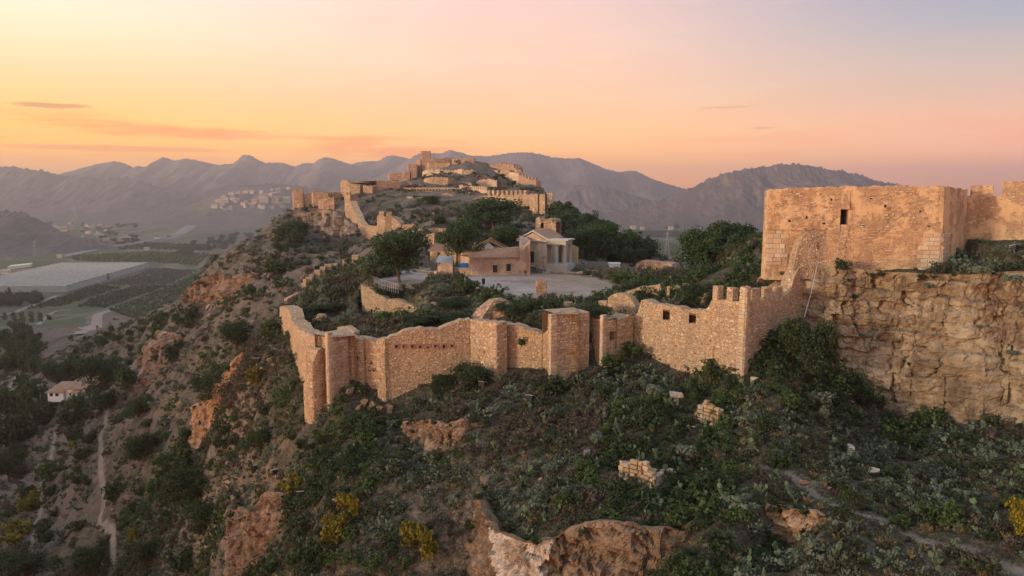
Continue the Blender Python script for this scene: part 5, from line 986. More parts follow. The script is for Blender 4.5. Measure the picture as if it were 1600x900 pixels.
# low walls, gate pier, shed, tank beside the house
wall('yard_wall', 'bright ochre stone yard wall leading from the round pine to the house', 'wall', [(637, 420, 141.0), (650, 421.5, 138.5), (668, 424, 135), (682, 425, 132.4), (684, 423, 133.5)], 0.6, base=134.3, seed=161, jag=0.14, h=0.24, w=(0.24, 0.5), mat='render_yellow', skip=0.3)
wall('gate_panel', 'plastered gate wall with a rounded top beside the ochre yard wall', 'wall', [(683.5, 415.5, 134.2), (690, 411, 134), (697, 410.5, 133.9), (707, 413, 133.8)], 0.5, base=134.3, seed=162, jag=0.02, mat='render_wall', lay=False)
wall('yard_wall', 'grey rubble wall under the blue tank', 'wall', [(710, 418, 134.6), (725, 418.5, 134.2), (738, 419, 133.7)], 0.5, base=134.3, seed=163, jag=0.06, h=0.24, w=(0.24, 0.5), piece='ashlar')
tk = thing('water_tank', 'blue plastic water tank on the rubble wall beside the house', 'tank', P(724, 419, 135.2)); mb = MB(); mb.box((0, 0, .42), (1.55, 1.0, .84)); mb.build('body', M['blue'], tk); mb = MB(); mb.prism([(-.84, -.56), (.84, -.56), (.84, .56), (-.84, .56)], .843, .93); mb.tube([(0, 0, .93), (0, 0, 1.02)], .2, 10); mb.build('lid', M['blue'], tk)
for k in range(5):
    mb = MB(); mb.box((-.62 + .31 * k, -.515, .42), (.06, .03, .7)); mb.build('rib', M['blue'], tk)
sh = thing('metal_shed', 'open shed with a grey zinc sheet roof behind the gate wall', 'shed', P(695, 414, 138.5)); o = Vector(sh.location); o.z = 135; sh.location = o
mb = MB(); mb.add([(-1.5, -1.6, 2.0), (1.5, -1.4, 1.6), (1.6, 2, 2.7), (-1.3, 2, 3.0), (-1.5, -1.6, 2.06), (1.5, -1.4, 1.66), (1.6, 2, 2.76), (-1.3, 2, 3.06)], [(3, 2, 1, 0), (4, 5, 6, 7), (0, 1, 5, 4), (1, 2, 6, 5), (2, 3, 7, 6), (3, 0, 4, 7)]); mb.build('roof', M['zinc'], sh)
mb = MB(); mb.box((1.4, .3, .8), (.1, 3.2, 1.6)); mb.build('side_panel', M['zinc'], sh)
for x, y, z in ((-1.4, -1.5, 2.0), (1.4, -1.3, 1.6), (-1.2, 1.9, 3.0), (1.5, 1.9, 2.7)):
    mb = MB(); mb.box((x, y, z / 2), (.1, .1, z - .02)); mb.build('post', M['darkwood'], sh)
kk = G(960, 425.5, 134.6); ki = thing('white_kiosk', 'small white box kiosk with two openings in the field of ruins', 'kiosk', P(959.5, 425, 146)); o = Vector(ki.location)
mb = MB(); mb.box((0, 0, .85), (2.1, 1.6, 1.75)); mb.build('body', M['white'], ki); mb = MB(); mb.box((0, 0, 1.78), (2.35, 1.85, .12)); mb.build('roof', M['white'], ki)
for x in (-.05, .6):
    mb = MB(); mb.box((x, -.81, .75), (.52, .05, 1.2)); dr = mb.build('opening', M['zinc'], ki)
mb = MB(); mb.tube([(-.95, -.7, 1.84), (-.95, -.7, 2.25)], .06, 6); mb.build('vent_pipe', M['steel'], ki)
bn = thing('waste_bin', 'dark upright waste bin at the edge of the court', 'bin', P(755.5, 444, 119)); mb = MB(); mb.tube([(0, 0, 0), (0, 0, .8), (0, 0, .8)], [.22, .27, .27], 12); mb.build('body', M['black'], bn); mb = MB(); mb.tube([(0, 0, .803), (0, 0, .86), (0, 0, .95)], [.3, .3, .16], 12); mb.build('lid', M['black'], bn)
# railings
def railing(label, pts, h=1.1, step=1.4, mid=2, mesh=False):
    P0 = [Vector(q) for q in pts]; t = thing('railing', label, 'railing', P0[0]); o = P0[0]; ln = Line(P0); k = max(1, int(ln.L / step)); pm = MB(); pm.tube([(0, 0, -.2), (0, 0, h)], .035, 6); pm = pm.mesh('post', M['steel'])
    for i in range(k + 1): put('post', pm, t, ln.at(ln.L * i / k) - o)
    for j in range(mid + 1):
        mb = MB(); z = h * (1 - j / (mid + .6)); mb.tube([ln.at(q) - o + Vector((0, 0, z)) for q in ln.d], .028, 5); mb.build('rail', M['steel'], t)
zp = lambda u, v: G(u, v, 135.0)
railing('steel railing round the left corner of the gravel court', [zp(577, 441.5), zp(590, 446.5), zp(606, 452.5), zp(622, 456.5)], 1.25, 0.75, 1)
railing('short free standing barrier on the court edge left of the bin', [zp(686.5, 445.5), zp(697, 445)], 0.9, 2, 0)
railing('steel railing beside the steps of the columned porch', [zp(839, 425.5), zp(848, 427.5), zp(859, 429)], 1.1, 0.8, 2)
railing('steel barrier right of the porch yard', [P(905, 409, 146) + Vector((0, 0, -.6)), P(917, 412, 145) + Vector((0, 0, -.6))], 1.1, .8, 2)
railing('white mesh fence panel behind the porch columns', [P(884, 412, 143) + Vector((0, 0, -.4)), P(899, 413, 143) + Vector((0, 0, -.4))], 1.3, .8, 5)
mb = MB(); mb.tube([P(1315, 351, 79.5) + Vector((0, -.35, 0)), P(1311, 380, 79.2), P(1305, 407, 78.7)], .03, 6); mb.build('pipe', M['zinc']); setp(bpy.data.objects['pipe'], 'thin white pipe hanging straight down from the doorway of the square tower', 'pipe', None, 'thing')
mb = MB(); a, b = P(1277, 414, 78.9), P(1254.5, 503, 76.0); mb.tube([a, a.lerp(b, .5) + Vector((0, -.2, -.05)), b], .035, 6); ob = mb.build('drain_pipe', M['zinc']); setp(ob, 'long thin pale pipe running down the cliff beside the corner tower', 'pipe', None, 'thing')
# ------------------------------------------------------------------ rock faces
def rock_mat(name, a, b, dark, pale, pk=0.3):
    m, t = mat_new(name, 0.93)
    lay = t.noise(t.scale(t.pos, (0.35, 0.35, 0.95)), 1.0, 7, 0.62); n = t.noise(t.pos, 0.45, 7, 0.66); f = t.noise(t.pos, 3.2, 6, 0.68)
    c_ = t.mix(t.mapr(lay, 0.35, 0.65), a, b); c_ = t.mix(t.mapr(n, 0.52, 0.66, 0, 0.75), c_, pale); c_ = t.mix(t.mapr(f, 0.52, 0.66, 0, 0.6), c_, dark)
    dr = t.noise(t.scale(t.pos, (1, 1, 0.12)), 0.9, 6, 0.6); c_ = t.mix(t.mapr(dr, 0.48, 0.66, 0, 0.8), c_, dark)
    gr_ = t.noise(t.pos, 0.18, 5, 0.6); c_ = t.mix(t.mapr(gr_, 0.5, 0.66, 0, pk), c_, pale)
    t.set(t.b.inputs['Base Color'], c_); bump(t, t.math('ADD', t.math('MULTIPLY', lay, 0.8), f), 0.9, 0.18); return m
M['rock_cliff'] = rock_mat('sandstone cliff', (0.165, 0.118, 0.072), (0.27, 0.20, 0.125), (0.07, 0.05, 0.037), (0.40, 0.33, 0.22), 0.6)
M['rock_brown'] = rock_mat('brown rock', (0.115, 0.078, 0.05), (0.21, 0.14, 0.085), (0.05, 0.036, 0.028), (0.32, 0.24, 0.16), 0.3)
M['rock_soil'] = rock_mat('brown earth bank', (0.17, 0.115, 0.075), (0.25, 0.17, 0.11), (0.09, 0.065, 0.045), (0.29, 0.22, 0.16), 0.3)
M['rock_orange'] = rock_mat('orange earth cliff', (0.31, 0.185, 0.10), (0.38, 0.25, 0.15), (0.17, 0.11, 0.07), (0.46, 0.33, 0.22), 0.3)
M['rock_grey'] = rock_mat('grey limestone', (0.165, 0.128, 0.098), (0.25, 0.195, 0.15), (0.085, 0.065, 0.05), (0.34, 0.28, 0.23), 0.4)
M['rock_white'] = rock_mat('whitish weathered rock', (0.36, 0.28, 0.19), (0.50, 0.45, 0.38), (0.17, 0.12, 0.075), (0.58, 0.54, 0.49), 0.6)
FACES = []; FV = {}
def rock_face(name, L, mat, seed, res, lean, blk=(1.7, 1.1), amp=1.0, ztop=None, zbot=None, white=None):
    L = np.asarray(L, float); seg = np.hypot(*np.diff(L, axis=0).T); D = np.r_[0, np.cumsum(seg)]; tot = D[-1]; ns = max(12, int(tot / res)); s = np.linspace(0, tot, ns)
    x, y = np.interp(s, D, L[:, 0]), np.interp(s, D, L[:, 1]); k = max(3, int(2.0 / res)) | 1
    def sm(a): p = np.r_[np.full(k // 2, a[0]), a, np.full(k // 2, a[-1])]; return np.convolve(p, np.ones(k) / k, 'valid')
    x, y = sm(x), sm(y); jt = 0.9 * fbm(s / 3.0, s * 0 + 7, seed + 5, 3) * (L[:, 1].mean() < 90); y = y + jt; tx, ty = np.gradient(x), np.gradient(y); n_ = np.hypot(tx, ty); nx, ny = ty / n_, -tx / n_
    zt = hz(x - nx * 2.6, y - ny * 2.6) + 0.05 + 0.3 * amp * fbm(s / 5, s * 0 + seed, seed, 3) if ztop is None else ztop(x, y); zb = (np.minimum(hz(x + nx * lean, y + ny * lean), hz(x + nx * (lean + 1.5), y + ny * (lean + 1.5))) - 0.9) if zbot is None else zbot(x, y)
    zt = sm(zt) + (0.45 * fbm(s / 1.3, s * 0 + seed, seed + 2, 3) if L[:, 1].mean() < 90 and ztop is None else 0); zb = np.minimum(zb, zt - 0.3); H = (zt - zb).max(); nt = max(10, int(H / res)); T = np.linspace(0, 1, nt); V = []
    S2, T2 = np.meshgrid(s, T); Z = zt[None, :] * (1 - T2) + zb[None, :] * T2
    wx = S2 + 0.9 * fbm(S2 / 2.2, Z / 1.6, seed, 4); wz = Z + 0.06 * S2 + 0.8 * fbm(S2 / 11 + 3, Z / 5, seed + 91, 3) + 0.55 * fbm(S2 / 4 + 9, Z / 3, seed + 3, 3)
    row = np.floor(wz / blk[1]); off = _hash(row, row * 0 + 1, seed + 71) * 7; wd = blk[0] * (0.6 + 0.9 * _hash(row, row * 0 + 2, seed + 73)); cx = wx / wd + off; cl_ = np.floor(cx)
    val = _hash(cl_, row, seed + 75); ed = np.minimum(np.minimum(cx - cl_, 1 - (cx - cl_)) * wd, np.minimum(wz / blk[1] - row, 1 - (wz / blk[1] - row)) * blk[1] * 1.3); f1, f2 = 0 * ed, ed / 0.9; tilt = (_hash(cl_, row, seed + 81) - 0.5) * 0.6 * (cx - cl_ - 0.5) * wd + (_hash(cl_, row, seed + 83) - 0.35) * 0.8 * (wz / blk[1] - row - 0.5) * blk[1]; g1, g2, v2 = worley(wx / (blk[0] * 0.36), wz / (blk[1] * 0.55), seed + 17)
    ck = np.clip(0.75 + 1.3 * fbm(S2 / 5, Z / 3, seed + 61, 3), 0, 1.3)
    d = 0.8 * fbm(S2 / 7, Z / 6, seed + 21, 4) + tilt + (val - 0.5) * 0.65 + 0.7 * fbm(S2 / 3.2, Z / 12, seed + 95, 4) - 0.14 * ck * smooth01(1 - (f2 - f1) / 0.12) + (v2 - 0.5) * 0.36 - 0.08 * ck * smooth01(1 - (g2 - g1) / 0.2)
    la = np.floor(wz / (blk[1] * 1.3) + 0.25 * fbm(S2 / 9, Z * 0, seed + 31, 2)); d = d + (_hash(la, la * 0 + 3, seed + 41) - 0.5) * 0.2 + 0.2 * fbm(S2 / 0.6, Z / 0.6, seed + 51, 3)
    e = smooth01(S2 / tot / 0.12) * smooth01((1 - S2 / tot) / 0.12); d = d * amp
    d = d * smooth01(T2 / 0.08 + 0.25) + lean * T2 ** 1.2 - (1 - e) * 1.6
    X = x[None, :] + nx[None, :] * d; Yy = y[None, :] + ny[None, :] * d
    top = [np.stack([x - nx * b_, y - ny * b_, zt - dz], -1) for b_, dz in ((1.7, 1.3), (0.6, 0.12))]
    V = np.concatenate([np.array(top), np.stack([X, Yy, Z], -1)], 0); R_ = V.shape[0]; q = np.arange(R_ - 1)[:, None] * ns + np.arange(ns - 1)[None, :]
    o = put(name, mesh_np(name, V.reshape(-1, 3), np.stack([q, q + 1, q + ns + 1, q + ns], -1).reshape(-1, 4)[:, ::-1], M[mat], False))
    if white:
        o.data.materials.append(M['rock_white']); pu = proj((V[..., 0], V[..., 1], V[..., 2]))[0] + 26 * fbm(V[..., 0] / 1.2, V[..., 2] / 1.2, 5, 4); mk = (pu > white[0]) & (pu < white[1]); mk[:3] = False; o.data.polygons.foreach_set('material_index', mk[:-1, :-1].astype(np.int32).ravel())
    FACES.append((x, y, nx, ny)); FV[seed] = V[2:]; return setp(o, kind='structure')
rock_face('cliff', [(31.2, 80.2), (33.0, 78.9)] + [tuple(q) for q in CLIFF[2:9]] + [(72, 63)], 'rock_cliff', 3, 0.13, 3.4, blk=(1.9, 1.35), amp=1.15, ztop=lambda x, y: 141.9 + 0.35 * fbm(x / 3.5, y / 3.5, 4, 3) + np.clip((x - 44) * 0.06, 0, 0.8))
for i, (nm, L, dr, cl) in enumerate(LEDGES):
    far_ = L[:, 1].mean(); rock_face('rock_outcrop', L, 'rock_' + cl, 20 + i, 0.11 if far_ < 90 else 0.3 if far_ < 160 else 0.5, dr * 0.28, blk=(1.15, 0.85) if far_ < 90 else (1.5, 1.2) if far_ < 160 else (2.6, 4.0 if cl == 'grey' else 2.2), amp=1.15 if far_ < 90 else 0.8 if far_ < 160 else 1.9, white=(772, 858) if nm == 'lower' else None)
# loose boulders: each a thing; one faceted mesh of each of five shapes
def boulder(seed, mat, sub=3):
    import bmesh
    bm = bmesh.new(); bmesh.ops.create_icosphere(bm, subdivisions=sub, radius=1.0); co = np.array([v.co for v in bm.verts]); r = np.random.default_rng(seed)
    for _ in range(8):
        n = r.normal(size=3); n /= np.linalg.norm(n); c_ = r.uniform(0.32, 0.66); dd = co @ n - c_; co = co - np.outer(np.maximum(dd, 0) * 0.98, n)
    co = co / np.abs(co).max() + 0.035 * np.stack([fbm(co[:, 0] * 3 + 9 * k, co[:, 1] * 3 + co[:, 2] * 2, seed + k, 3) for k in range(3)], -1)
    co *= np.array([1.0, 0.75, 0.7])
    for v, p in zip(bm.verts, co): v.co = p
    me = bpy.data.meshes.new('boulder'); bm.to_mesh(me); bm.free(); me.materials.append(M[mat]); return me
BO = {k: [boulder(10 * i + j, k) for j in range(3)] for i, k in enumerate(('rock_white', 'rock_brown', 'rock_grey', 'rock_orange'))}
def rock(label, u, v, w_px, kind, h=0.8, group=None, rz=None, sink=0.25, y0=40, name='boulder'):
    g = foot_fix(on_ground(u, v, y0)); r2 = w_px / 2 * g.y / FPX; o = put(name, rnd.choice(BO[kind]), None, (g.x, g.y, g.z + r2 * 0.6 * h - sink * r2), (rnd.uniform(-.2, .2), rnd.uniform(-.2, .2), rnd.uniform(0, 6.3) if rz is None else rz), (r2, r2, r2 * h))
    return setp(o, label, 'boulder', group, 'thing')
rock('pale tan boulder lying alone beside the footpath', 1254, 757, 22, 'rock_orange', 0.9)
rock('tall dark topped boulder with a white base right of the slope path', 1328, 712, 24, 'rock_white', 1.6)
rock('big blue grey boulder perched on small stones', 1363, 740, 28, 'rock_white', 1.0)
rock('small tan stone under the blue grey boulder', 1358, 752, 12, 'rock_orange', .8)
for (u, v, w_) in ((1328, 618, 9), (1332, 630, 8), (1325, 640, 11), (1340, 655, 10), (1296, 765, 11), (1258, 700, 10), (1385, 690, 12), (1418, 760, 14), (1467, 765, 12), (1310, 800, 10), (1215, 790, 9), (1190, 760, 10), (1175, 700, 9), (1230, 660, 9)):
    rock('small pale stone lying among the scrub right of the corner tower', u, v, w_, 'rock_orange', .8, 'small pale stones in the right hand scrub')
for (u, v, w_, k) in ((553, 592, 20, 'rock_grey'), (575, 605, 22, 'rock_brown'), (590, 592, 20, 'rock_brown'), (604, 612, 22, 'rock_brown'), (583, 628, 26, 'rock_brown'), (610, 640, 24, 'rock_brown'), (560, 640, 16, 'rock_orange'), (600, 600, 18, 'rock_grey')):
    rock('brown boulder wedged in the heap below the loopholed wall', u, v, w_, k, 1.1, 'boulders heaped below the loopholed wall')
for (u, v, w_, k) in ((1196, 424, 26, 'rock_orange'), (1212, 430, 24, 'rock_orange'), (1228, 428, 16, 'rock_orange'), (1190, 445, 26, 'rock_orange'), (1234, 418, 14, 'rock_grey')):
    rock('rounded orange rock at the foot of the square tower', u, v, w_, k, 1.2, 'rounded rocks under the left edge of the square tower')
rock('flat pale slab set upright in the foot of the corner tower', 1178, 600, 14, 'rock_white', 1.7, rz=0.6, name='stone_slab')
rock('half round pale millstone leaning at the corner tower foot', 1170, 622, 13, 'rock_white', 0.9, rz=0.2, name='millstone')
rock('grey brown rocky mound seen in the pit near the arch ruin', 683, 478, 22, 'rock_grey', .6)
for i in range(70):
    u = rnd.uniform(150, 470); v = rnd.uniform(480, 880); g_ = on_ground(u, v, 60); rock('grey brown rock sticking out of the left slope', u, v, rnd.uniform(8, 20), rnd.choice(['rock_brown', 'rock_grey', 'rock_grey', 'rock_orange']), rnd.uniform(.7, 1.2), 'rocks sticking out of the left slope', sink=.5, y0=60)
for i in range(60):
    u = rnd.uniform(410, 560); v = rnd.uniform(340, 480); rock('weathered rock on the bare slope below the left castle rock', u, v, rnd.uniform(6, 15), rnd.choice(['rock_brown', 'rock_grey', 'rock_grey']), rnd.uniform(.8, 1.4), 'rocks on the slope below the left castle rock', sink=.4, y0=100)
for i in range(60):
    u = rnd.uniform(570, 830); v = rnd.uniform(290, 375); rock('grey rock among the ruins of the citadel slope', u, v, rnd.uniform(4, 10), rnd.choice(['rock_brown', 'rock_grey', 'rock_grey']), rnd.uniform(.6, 1.2), 'rocks of the citadel slope', sink=.4, y0=150)
for i in range(40):
    u = rnd.uniform(620, 1590); v = rnd.uniform(640, 890); rock('weathered stone lying in the foreground scrub', u, v, rnd.uniform(7, 17), rnd.choice(['rock_brown', 'rock_grey', 'rock_orange', 'rock_white']), rnd.uniform(.6, 1.1), 'stones lying in the foreground scrub', sink=.5)
tp = on_ground(1056, 634); st_ = thing('stone_table', 'pale stone slab on a short pillar standing in the slope', 'monument', tp); mb = MB(); mb.box((0, 0, .25), (.45, .4, 1.3)); mb.build('pillar', M['ashlar'], st_); mb = MB(); mb.prism([(-.62, -.4), (.62, -.45), (.66, .4), (-.6, .42)], .9, [1.35, 1.2, 1.2, 1.35]); mb.build('slab', M['rock_white'], st_)
# ------------------------------------------------------------------ plants
def zone(u, v, y):
    if v > 760: return 'near the bottom edge left of the lower cliff' if u < 740 else 'on top of the lower cliff' if u < 1060 else 'beside the lower right footpath' if u > 1300 else 'right of the lower cliff'
    return 'on the left slope under the bastion' if u < 600 else 'below the long front wall' if u < 860 else 'below the window wall' if u < 1120 else 'between corner tower and cliff' if u < 1330 else 'under the right hand cliff'
def leaf_mat(name, a, b, c_=None, var=0.35, sc=0.8):
    m, t = mat_new(name, 0.75); oi = t.node('ShaderNodeObjectInfo').outputs['Random']; ri = t.gp.outputs['Random Per Island']
    n = t.noise(t.tc, sc, 3); x = t.mix(t.math('ADD', t.math('MULTIPLY', ri, 0.6), t.math('MULTIPLY', t.math('SUBTRACT', n, 0.3), 0.9), clamp=True), a, b)
    x = t.mix(t.mapr(oi, 0, 1, 0, var), x, c_ or tuple(q * 0.55 for q in a))
    t.set(t.b.inputs['Base Color'], x); tr = t.node('ShaderNodeBsdfTranslucent', {'Color': x}); mx = t.node('ShaderNodeMixShader', {0: 0.25, 1: t.b, 2: tr.outputs[0]})
    out = [q for q in t.n if q.type == 'OUTPUT_MATERIAL'][0]; t.l.new(mx.outputs[0], out.inputs[0]); return m
LM = {'pine': leaf_mat('pine needles', (0.022, 0.045, 0.014), (0.06, 0.10, 0.028), (0.03, 0.05, 0.03)), 'dark': leaf_mat('dark evergreen leaves', (0.025, 0.042, 0.018), (0.065, 0.095, 0.035)),
      'green': leaf_mat('fresh green leaves', (0.04, 0.07, 0.022), (0.10, 0.14, 0.045)), 'olive': leaf_mat('olive scrub leaves', (0.045, 0.055, 0.03), (0.105, 0.115, 0.06)),
      'grey': leaf_mat('grey green leaves', (0.10, 0.125, 0.085), (0.20, 0.235, 0.165)), 'dry': leaf_mat('dry brown stems', (0.07, 0.055, 0.04), (0.15, 0.12, 0.085)),
      'straw': leaf_mat('straw grass', (0.16, 0.12, 0.055), (0.30, 0.23, 0.11)), 'yellow': leaf_mat('yellow flowering broom', (0.05, 0.06, 0.014), (0.36, 0.27, 0.02), (0.06, 0.075, 0.02), 0.5), 'pear': leaf_mat('prickly pear pads', (0.09, 0.13, 0.075), (0.17, 0.22, 0.13))}
M['bark'] = simple('bark', (0.12, 0.085, 0.06), 0.95, 0.3, 5, 0, 0.6)
def leaves(cen, rad, n, size, seed, up=0.0, long=1.0):
    """n leaf quads in each clump (centres, radii): real faces of random tilt spread through the volume"""
    r = np.random.default_rng(seed); cen = np.asarray(cen, float); rad = np.asarray(rad, float).reshape(-1, 1); k = len(cen)
    d = r.normal(size=(k, n, 3)); d /= np.linalg.norm(d, axis=2, keepdims=True); rr = r.uniform(0.35, 1, (k, n, 1)) ** 0.6
    p = cen[:, None, :] + d * rr * rad[:, None, :] * np.array([1, 1, 0.8]); nn = d + r.normal(size=(k, n, 3)) * 0.7; nn[..., 2] += up; nn /= np.linalg.norm(nn, axis=2, keepdims=True)
    a = np.cross(nn, r.normal(size=(k, n, 3))); a /= np.linalg.norm(a, axis=2, keepdims=True); b = np.cross(nn, a); s = size * r.uniform(0.6, 1.3, (k, n, 1)); a = a * s * long; b = b * s
    V = np.stack([p - a, p - b * 0.7, p + a, p + b * 0.7], 2).reshape(-1, 3); return V, np.arange(len(V)).reshape(-1, 4)
def crown_mesh(name, blobs, n_cl, n_lf, size, seed, mat, clr=0.3):
    """crown of many leaf clumps spread over a few big blobs (centre, radii), gaps left between them"""
    r = np.random.default_rng(seed); C_, R_ = [], []; wt = np.array([b[1][0] * b[1][1] for b in blobs]); wt = wt / wt.sum()
    for (c_, rad), w_ in zip(blobs, wt):
        for _ in range(max(3, int(n_cl * w_))):
            d = r.normal(size=3); d /= np.linalg.norm(d); d[2] = d[2] * 0.9 + 0.1; q = np.array(c_) + d * np.array(rad) * r.uniform(0.72, 1.05); C_.append(q); R_.append(clr * min(rad) * r.uniform(0.6, 1.25) + 0.05)
    V, F = leaves(C_, R_, n_lf, size, seed + 1, 0.25); return mesh_np(name, V, F, LM[mat])
def make_tree(name, label, cat, kind, seed, mat, group=None):
    """unit-height tree: tapered trunk, limbs, crown; scaled when placed"""
    r = random.Random(seed); t = thing(name, label, cat, (0, 0, -500), group)
    if kind == 'umbrella': blobs = [((r.uniform(-.4, .4), r.uniform(-.34, .34), r.uniform(.36, .86)), (r.uniform(.18, .28), r.uniform(.18, .26), r.uniform(.1, .16))) for _ in range(19)]; trunk, lean, th = 0.5, 0.1, .024
    elif kind == 'dome': blobs = [((r.uniform(-.3, .3), r.uniform(-.3, .3), r.uniform(.35, .82)), (r.uniform(.16, .25), r.uniform(.16, .25), r.uniform(.13, .2))) for _ in range(17)]; trunk, lean, th = 0.45, 0.04, .028
    elif kind == 'tall': blobs = [((r.uniform(-.12, .12), r.uniform(-.12, .12), z), (.05 + .16 * (1 - z), .05 + .16 * (1 - z), .1)) for z in (.25, .38, .5, .62, .74, .85, .94)]; trunk, lean, th = 0.7, 0.02, .03
    else: blobs = [((r.uniform(-.42, .42), r.uniform(-.4, .4), r.uniform(.2, .72)), (r.uniform(.2, .3), r.uniform(.2, .3), r.uniform(.16, .26))) for _ in range(10)]; trunk, lean, th = 0.3, 0.05, .03
    mb = MB(); pts = [Vector((0, 0, -.12)), Vector((0, 0, 0)), Vector((lean * .4, 0, trunk * .5)), Vector((lean, lean * .3, trunk))]; mb.tube(pts, [th * 1.5, th * 1.25, th, th * .7], 7)
    for c_, rad in blobs:
        a = pts[2].lerp(pts[3], r.uniform(0, 1)); b = Vector(c_); mb.tube([a, a.lerp(b, .5) + Vector((0, 0, -.02)), b], [th * .5, th * .3, th * .12], 5)
    mb.build('trunk', M['bark'], t)
    fine = seed < 50; put('crown', crown_mesh('crown', blobs, 300 if fine else 85, 26 if fine else 14, .024 if fine else .058, seed, mat, .42), t); return t
PROTO = {k: make_tree(*a) for k, a in {
    'umbrella': ('pine_tree', 'x', 'tree', 'umbrella', 1, 'pine'), 'dome': ('pine_tree', 'x', 'tree', 'dome', 2, 'pine'), 'dome2': ('pine_tree', 'x', 'tree', 'dome', 3, 'pine'), 'dome3': ('pine_tree', 'x', 'tree', 'umbrella', 4, 'pine'),
    'bush': ('bushy_tree', 'x', 'tree', 'bush', 5, 'dark'), 'bush2': ('bushy_tree', 'x', 'tree', 'bush', 6, 'dark'), 'sdome': ('pine_tree', 'x', 'tree', 'dome', 61, 'pine'), 'sbush': ('bushy_tree', 'x', 'tree', 'bush', 62, 'dark'), 'sbush2': ('bushy_tree', 'x', 'tree', 'bush', 63, 'green'),
    'cypress': ('cypress_tree', 'x', 'tree', 'tall', 64, 'dark'), 'broom': ('broom_bush', 'x', 'bush', 'bush', 67, 'yellow'), 'sbroom': ('broom_bush', 'x', 'bush', 'bush', 65, 'yellow'), 'silver': ('olive_bush', 'x', 'bush', 'bush', 68, 'grey')}.items()}
USED = set()
def tree(kind, label, loc, w, h, group=None, rz=None):
    loc = Vector(loc)
    """w, h in metres; the first use of a kind moves the prototype itself"""
    if w < 3.4 and kind in ('bush', 'bush2'): kind = 's' + kind
    src = PROTO[kind]
    if kind in USED: t = copy_tree(src)
    else: t = src; USED.add(kind)
    for k_ in ('group',):
        if k_ in t: del t[k_]
    t.location = loc; t.rotation_euler = (0, 0, rnd.uniform(0, 6.28) if rz is None else rz); base_w = {'umbrella': 1.15, 'dome3': 1.15, 'dome': .9, 'dome2': .9, 'sdome': .9, 'cypress': .35}.get(kind, 1.25); t.scale = (w / base_w, w / base_w, h)
    t.name = {'umbrella': 'pine_tree', 'dome': 'pine_tree', 'dome2': 'pine_tree', 'dome3': 'pine_tree', 'sdome': 'pine_tree', 'cypress': 'cypress_tree'}.get(kind, 'leafy_tree'); t['category'] = 'tree'
    if 'bush' in label or 'shrub' in label or 'thicket' in label or 'scrub' in label: t['category'] = 'bush'; t.name = 'broom_bush' if 'broom' in kind else 'shrub' if 'shrub' in label or 'rock outcrop' in label or 'ledge' in label else 'green_bush' if '2' in kind else 'round_bush'
    return setp(t, label, None, group)
def tpx(kind, label, u, v, w, h, Y=None, group=None, rz=None):
    g = (foot_fix(on_ground(u, v, 45)) if v > 535 else on_ground(u, v, 45)) if Y is None else P(u, v, Y)
    if Y is not None: g.z = hz1(g.x, g.y)
    f = math.hypot(g.x, g.y) / FPX; top = P(u, v - h, g.y).z; hh = max(top - g.z, 0.5) if Y is not None else h * g.y / FPX
    return tree(kind, label, g, w * g.y / FPX, hh, group, rz)
tpx('umbrella', 'broad round pine with a leaning trunk at the corner of the gravel court', 624, 441, 96, 87, 122, rz=2.6)
tpx('dome', 'slender trunked pine in front of the ochre house', 714, 430, 62, 88, 139)
tpx('dome2', 'largest dark pine, below the massive main wall', 772, 385, 80, 78, 176)
tpx('dome', 'dense pine filling the gap between the two front house pines', 738, 384, 46, 42, 165)
tpx('dome2', 'small light green pine behind the collapsed house roof', 788, 396, 52, 46, 153)
tpx('bush', 'dark shrub at the foot of the square corner tower of the citadel', 826, 366, 24, 30, 200)
tpx('silver', 'leafless grey brown thicket between the big pine and the corner tower', 806, 372, 38, 26, 182)
for k, (u, v, w_, h_, Y) in enumerate([(912, 421, 56, 66, 160), (940, 421, 60, 73, 163), (968, 421, 52, 62, 160), (992, 422, 34, 34, 156), (925, 400, 50, 55, 178)]):
    tpx('dome' if k % 2 else 'dome2', ['left pine of the dark clump beside the columned porch', 'tallest pine of the dark clump behind the white kiosk', 'right hand pine of the dark clump behind the white kiosk', 'low pine ending the dark clump by the rounded ruin block', 'pine rising behind the dark clump of pines beside the porch'][k], u, v, w_, h_, Y, 'clump of pines behind the porch')
for k, (u, v, w_, h_, Y) in enumerate([(1097, 436, 68, 80, 116), (1147, 437, 76, 92, 118), (1186, 437, 44, 74, 112), (1128, 438, 60, 54, 112), (1170, 440, 50, 50, 110)]):
    tpx('dome' if k % 2 else 'dome3' if k == 4 else 'dome2', ['left pine of the group beside the square tower', 'tallest pine of the group beside the square tower', 'lighter pine touching the left edge of the square tower', 'short pine in front of the two big pines by the square tower', 'short pine in front of the lighter pine by the square tower'][k], u, v, w_, h_, Y, 'pines left of the square tower')
tpx('bush', 'large dark bush tree on the skyline of the left flank', 453, 398, 60, 58, 200)
tpx('bush2', 'lower bush tree just under the skyline bush tree', 447, 412, 40, 34, 192)
for (u, v, w_, h_, lb) in ((672, 318, 36, 14, 'wide dark shrub below the loophole wall'), (690, 400, 34, 26, 'dark round bush behind the round pine on the slope'), (687, 352, 20, 18, 'dark round bush above the rubble wall behind the pines'), (545, 440, 18, 16, 'dark bush on the slope left of the round pine'), (578, 436, 18, 18, 'dark bush beside the left railing of the court'), (516, 345, 12, 14, 'small bush in the grey cliff under the gate tower'), (480, 335, 22, 12, 'bush under the dark wall tower on the left rock')):
    tpx('bush' if w_ > 18 else 'bush2', lb, u, v, w_, h_)
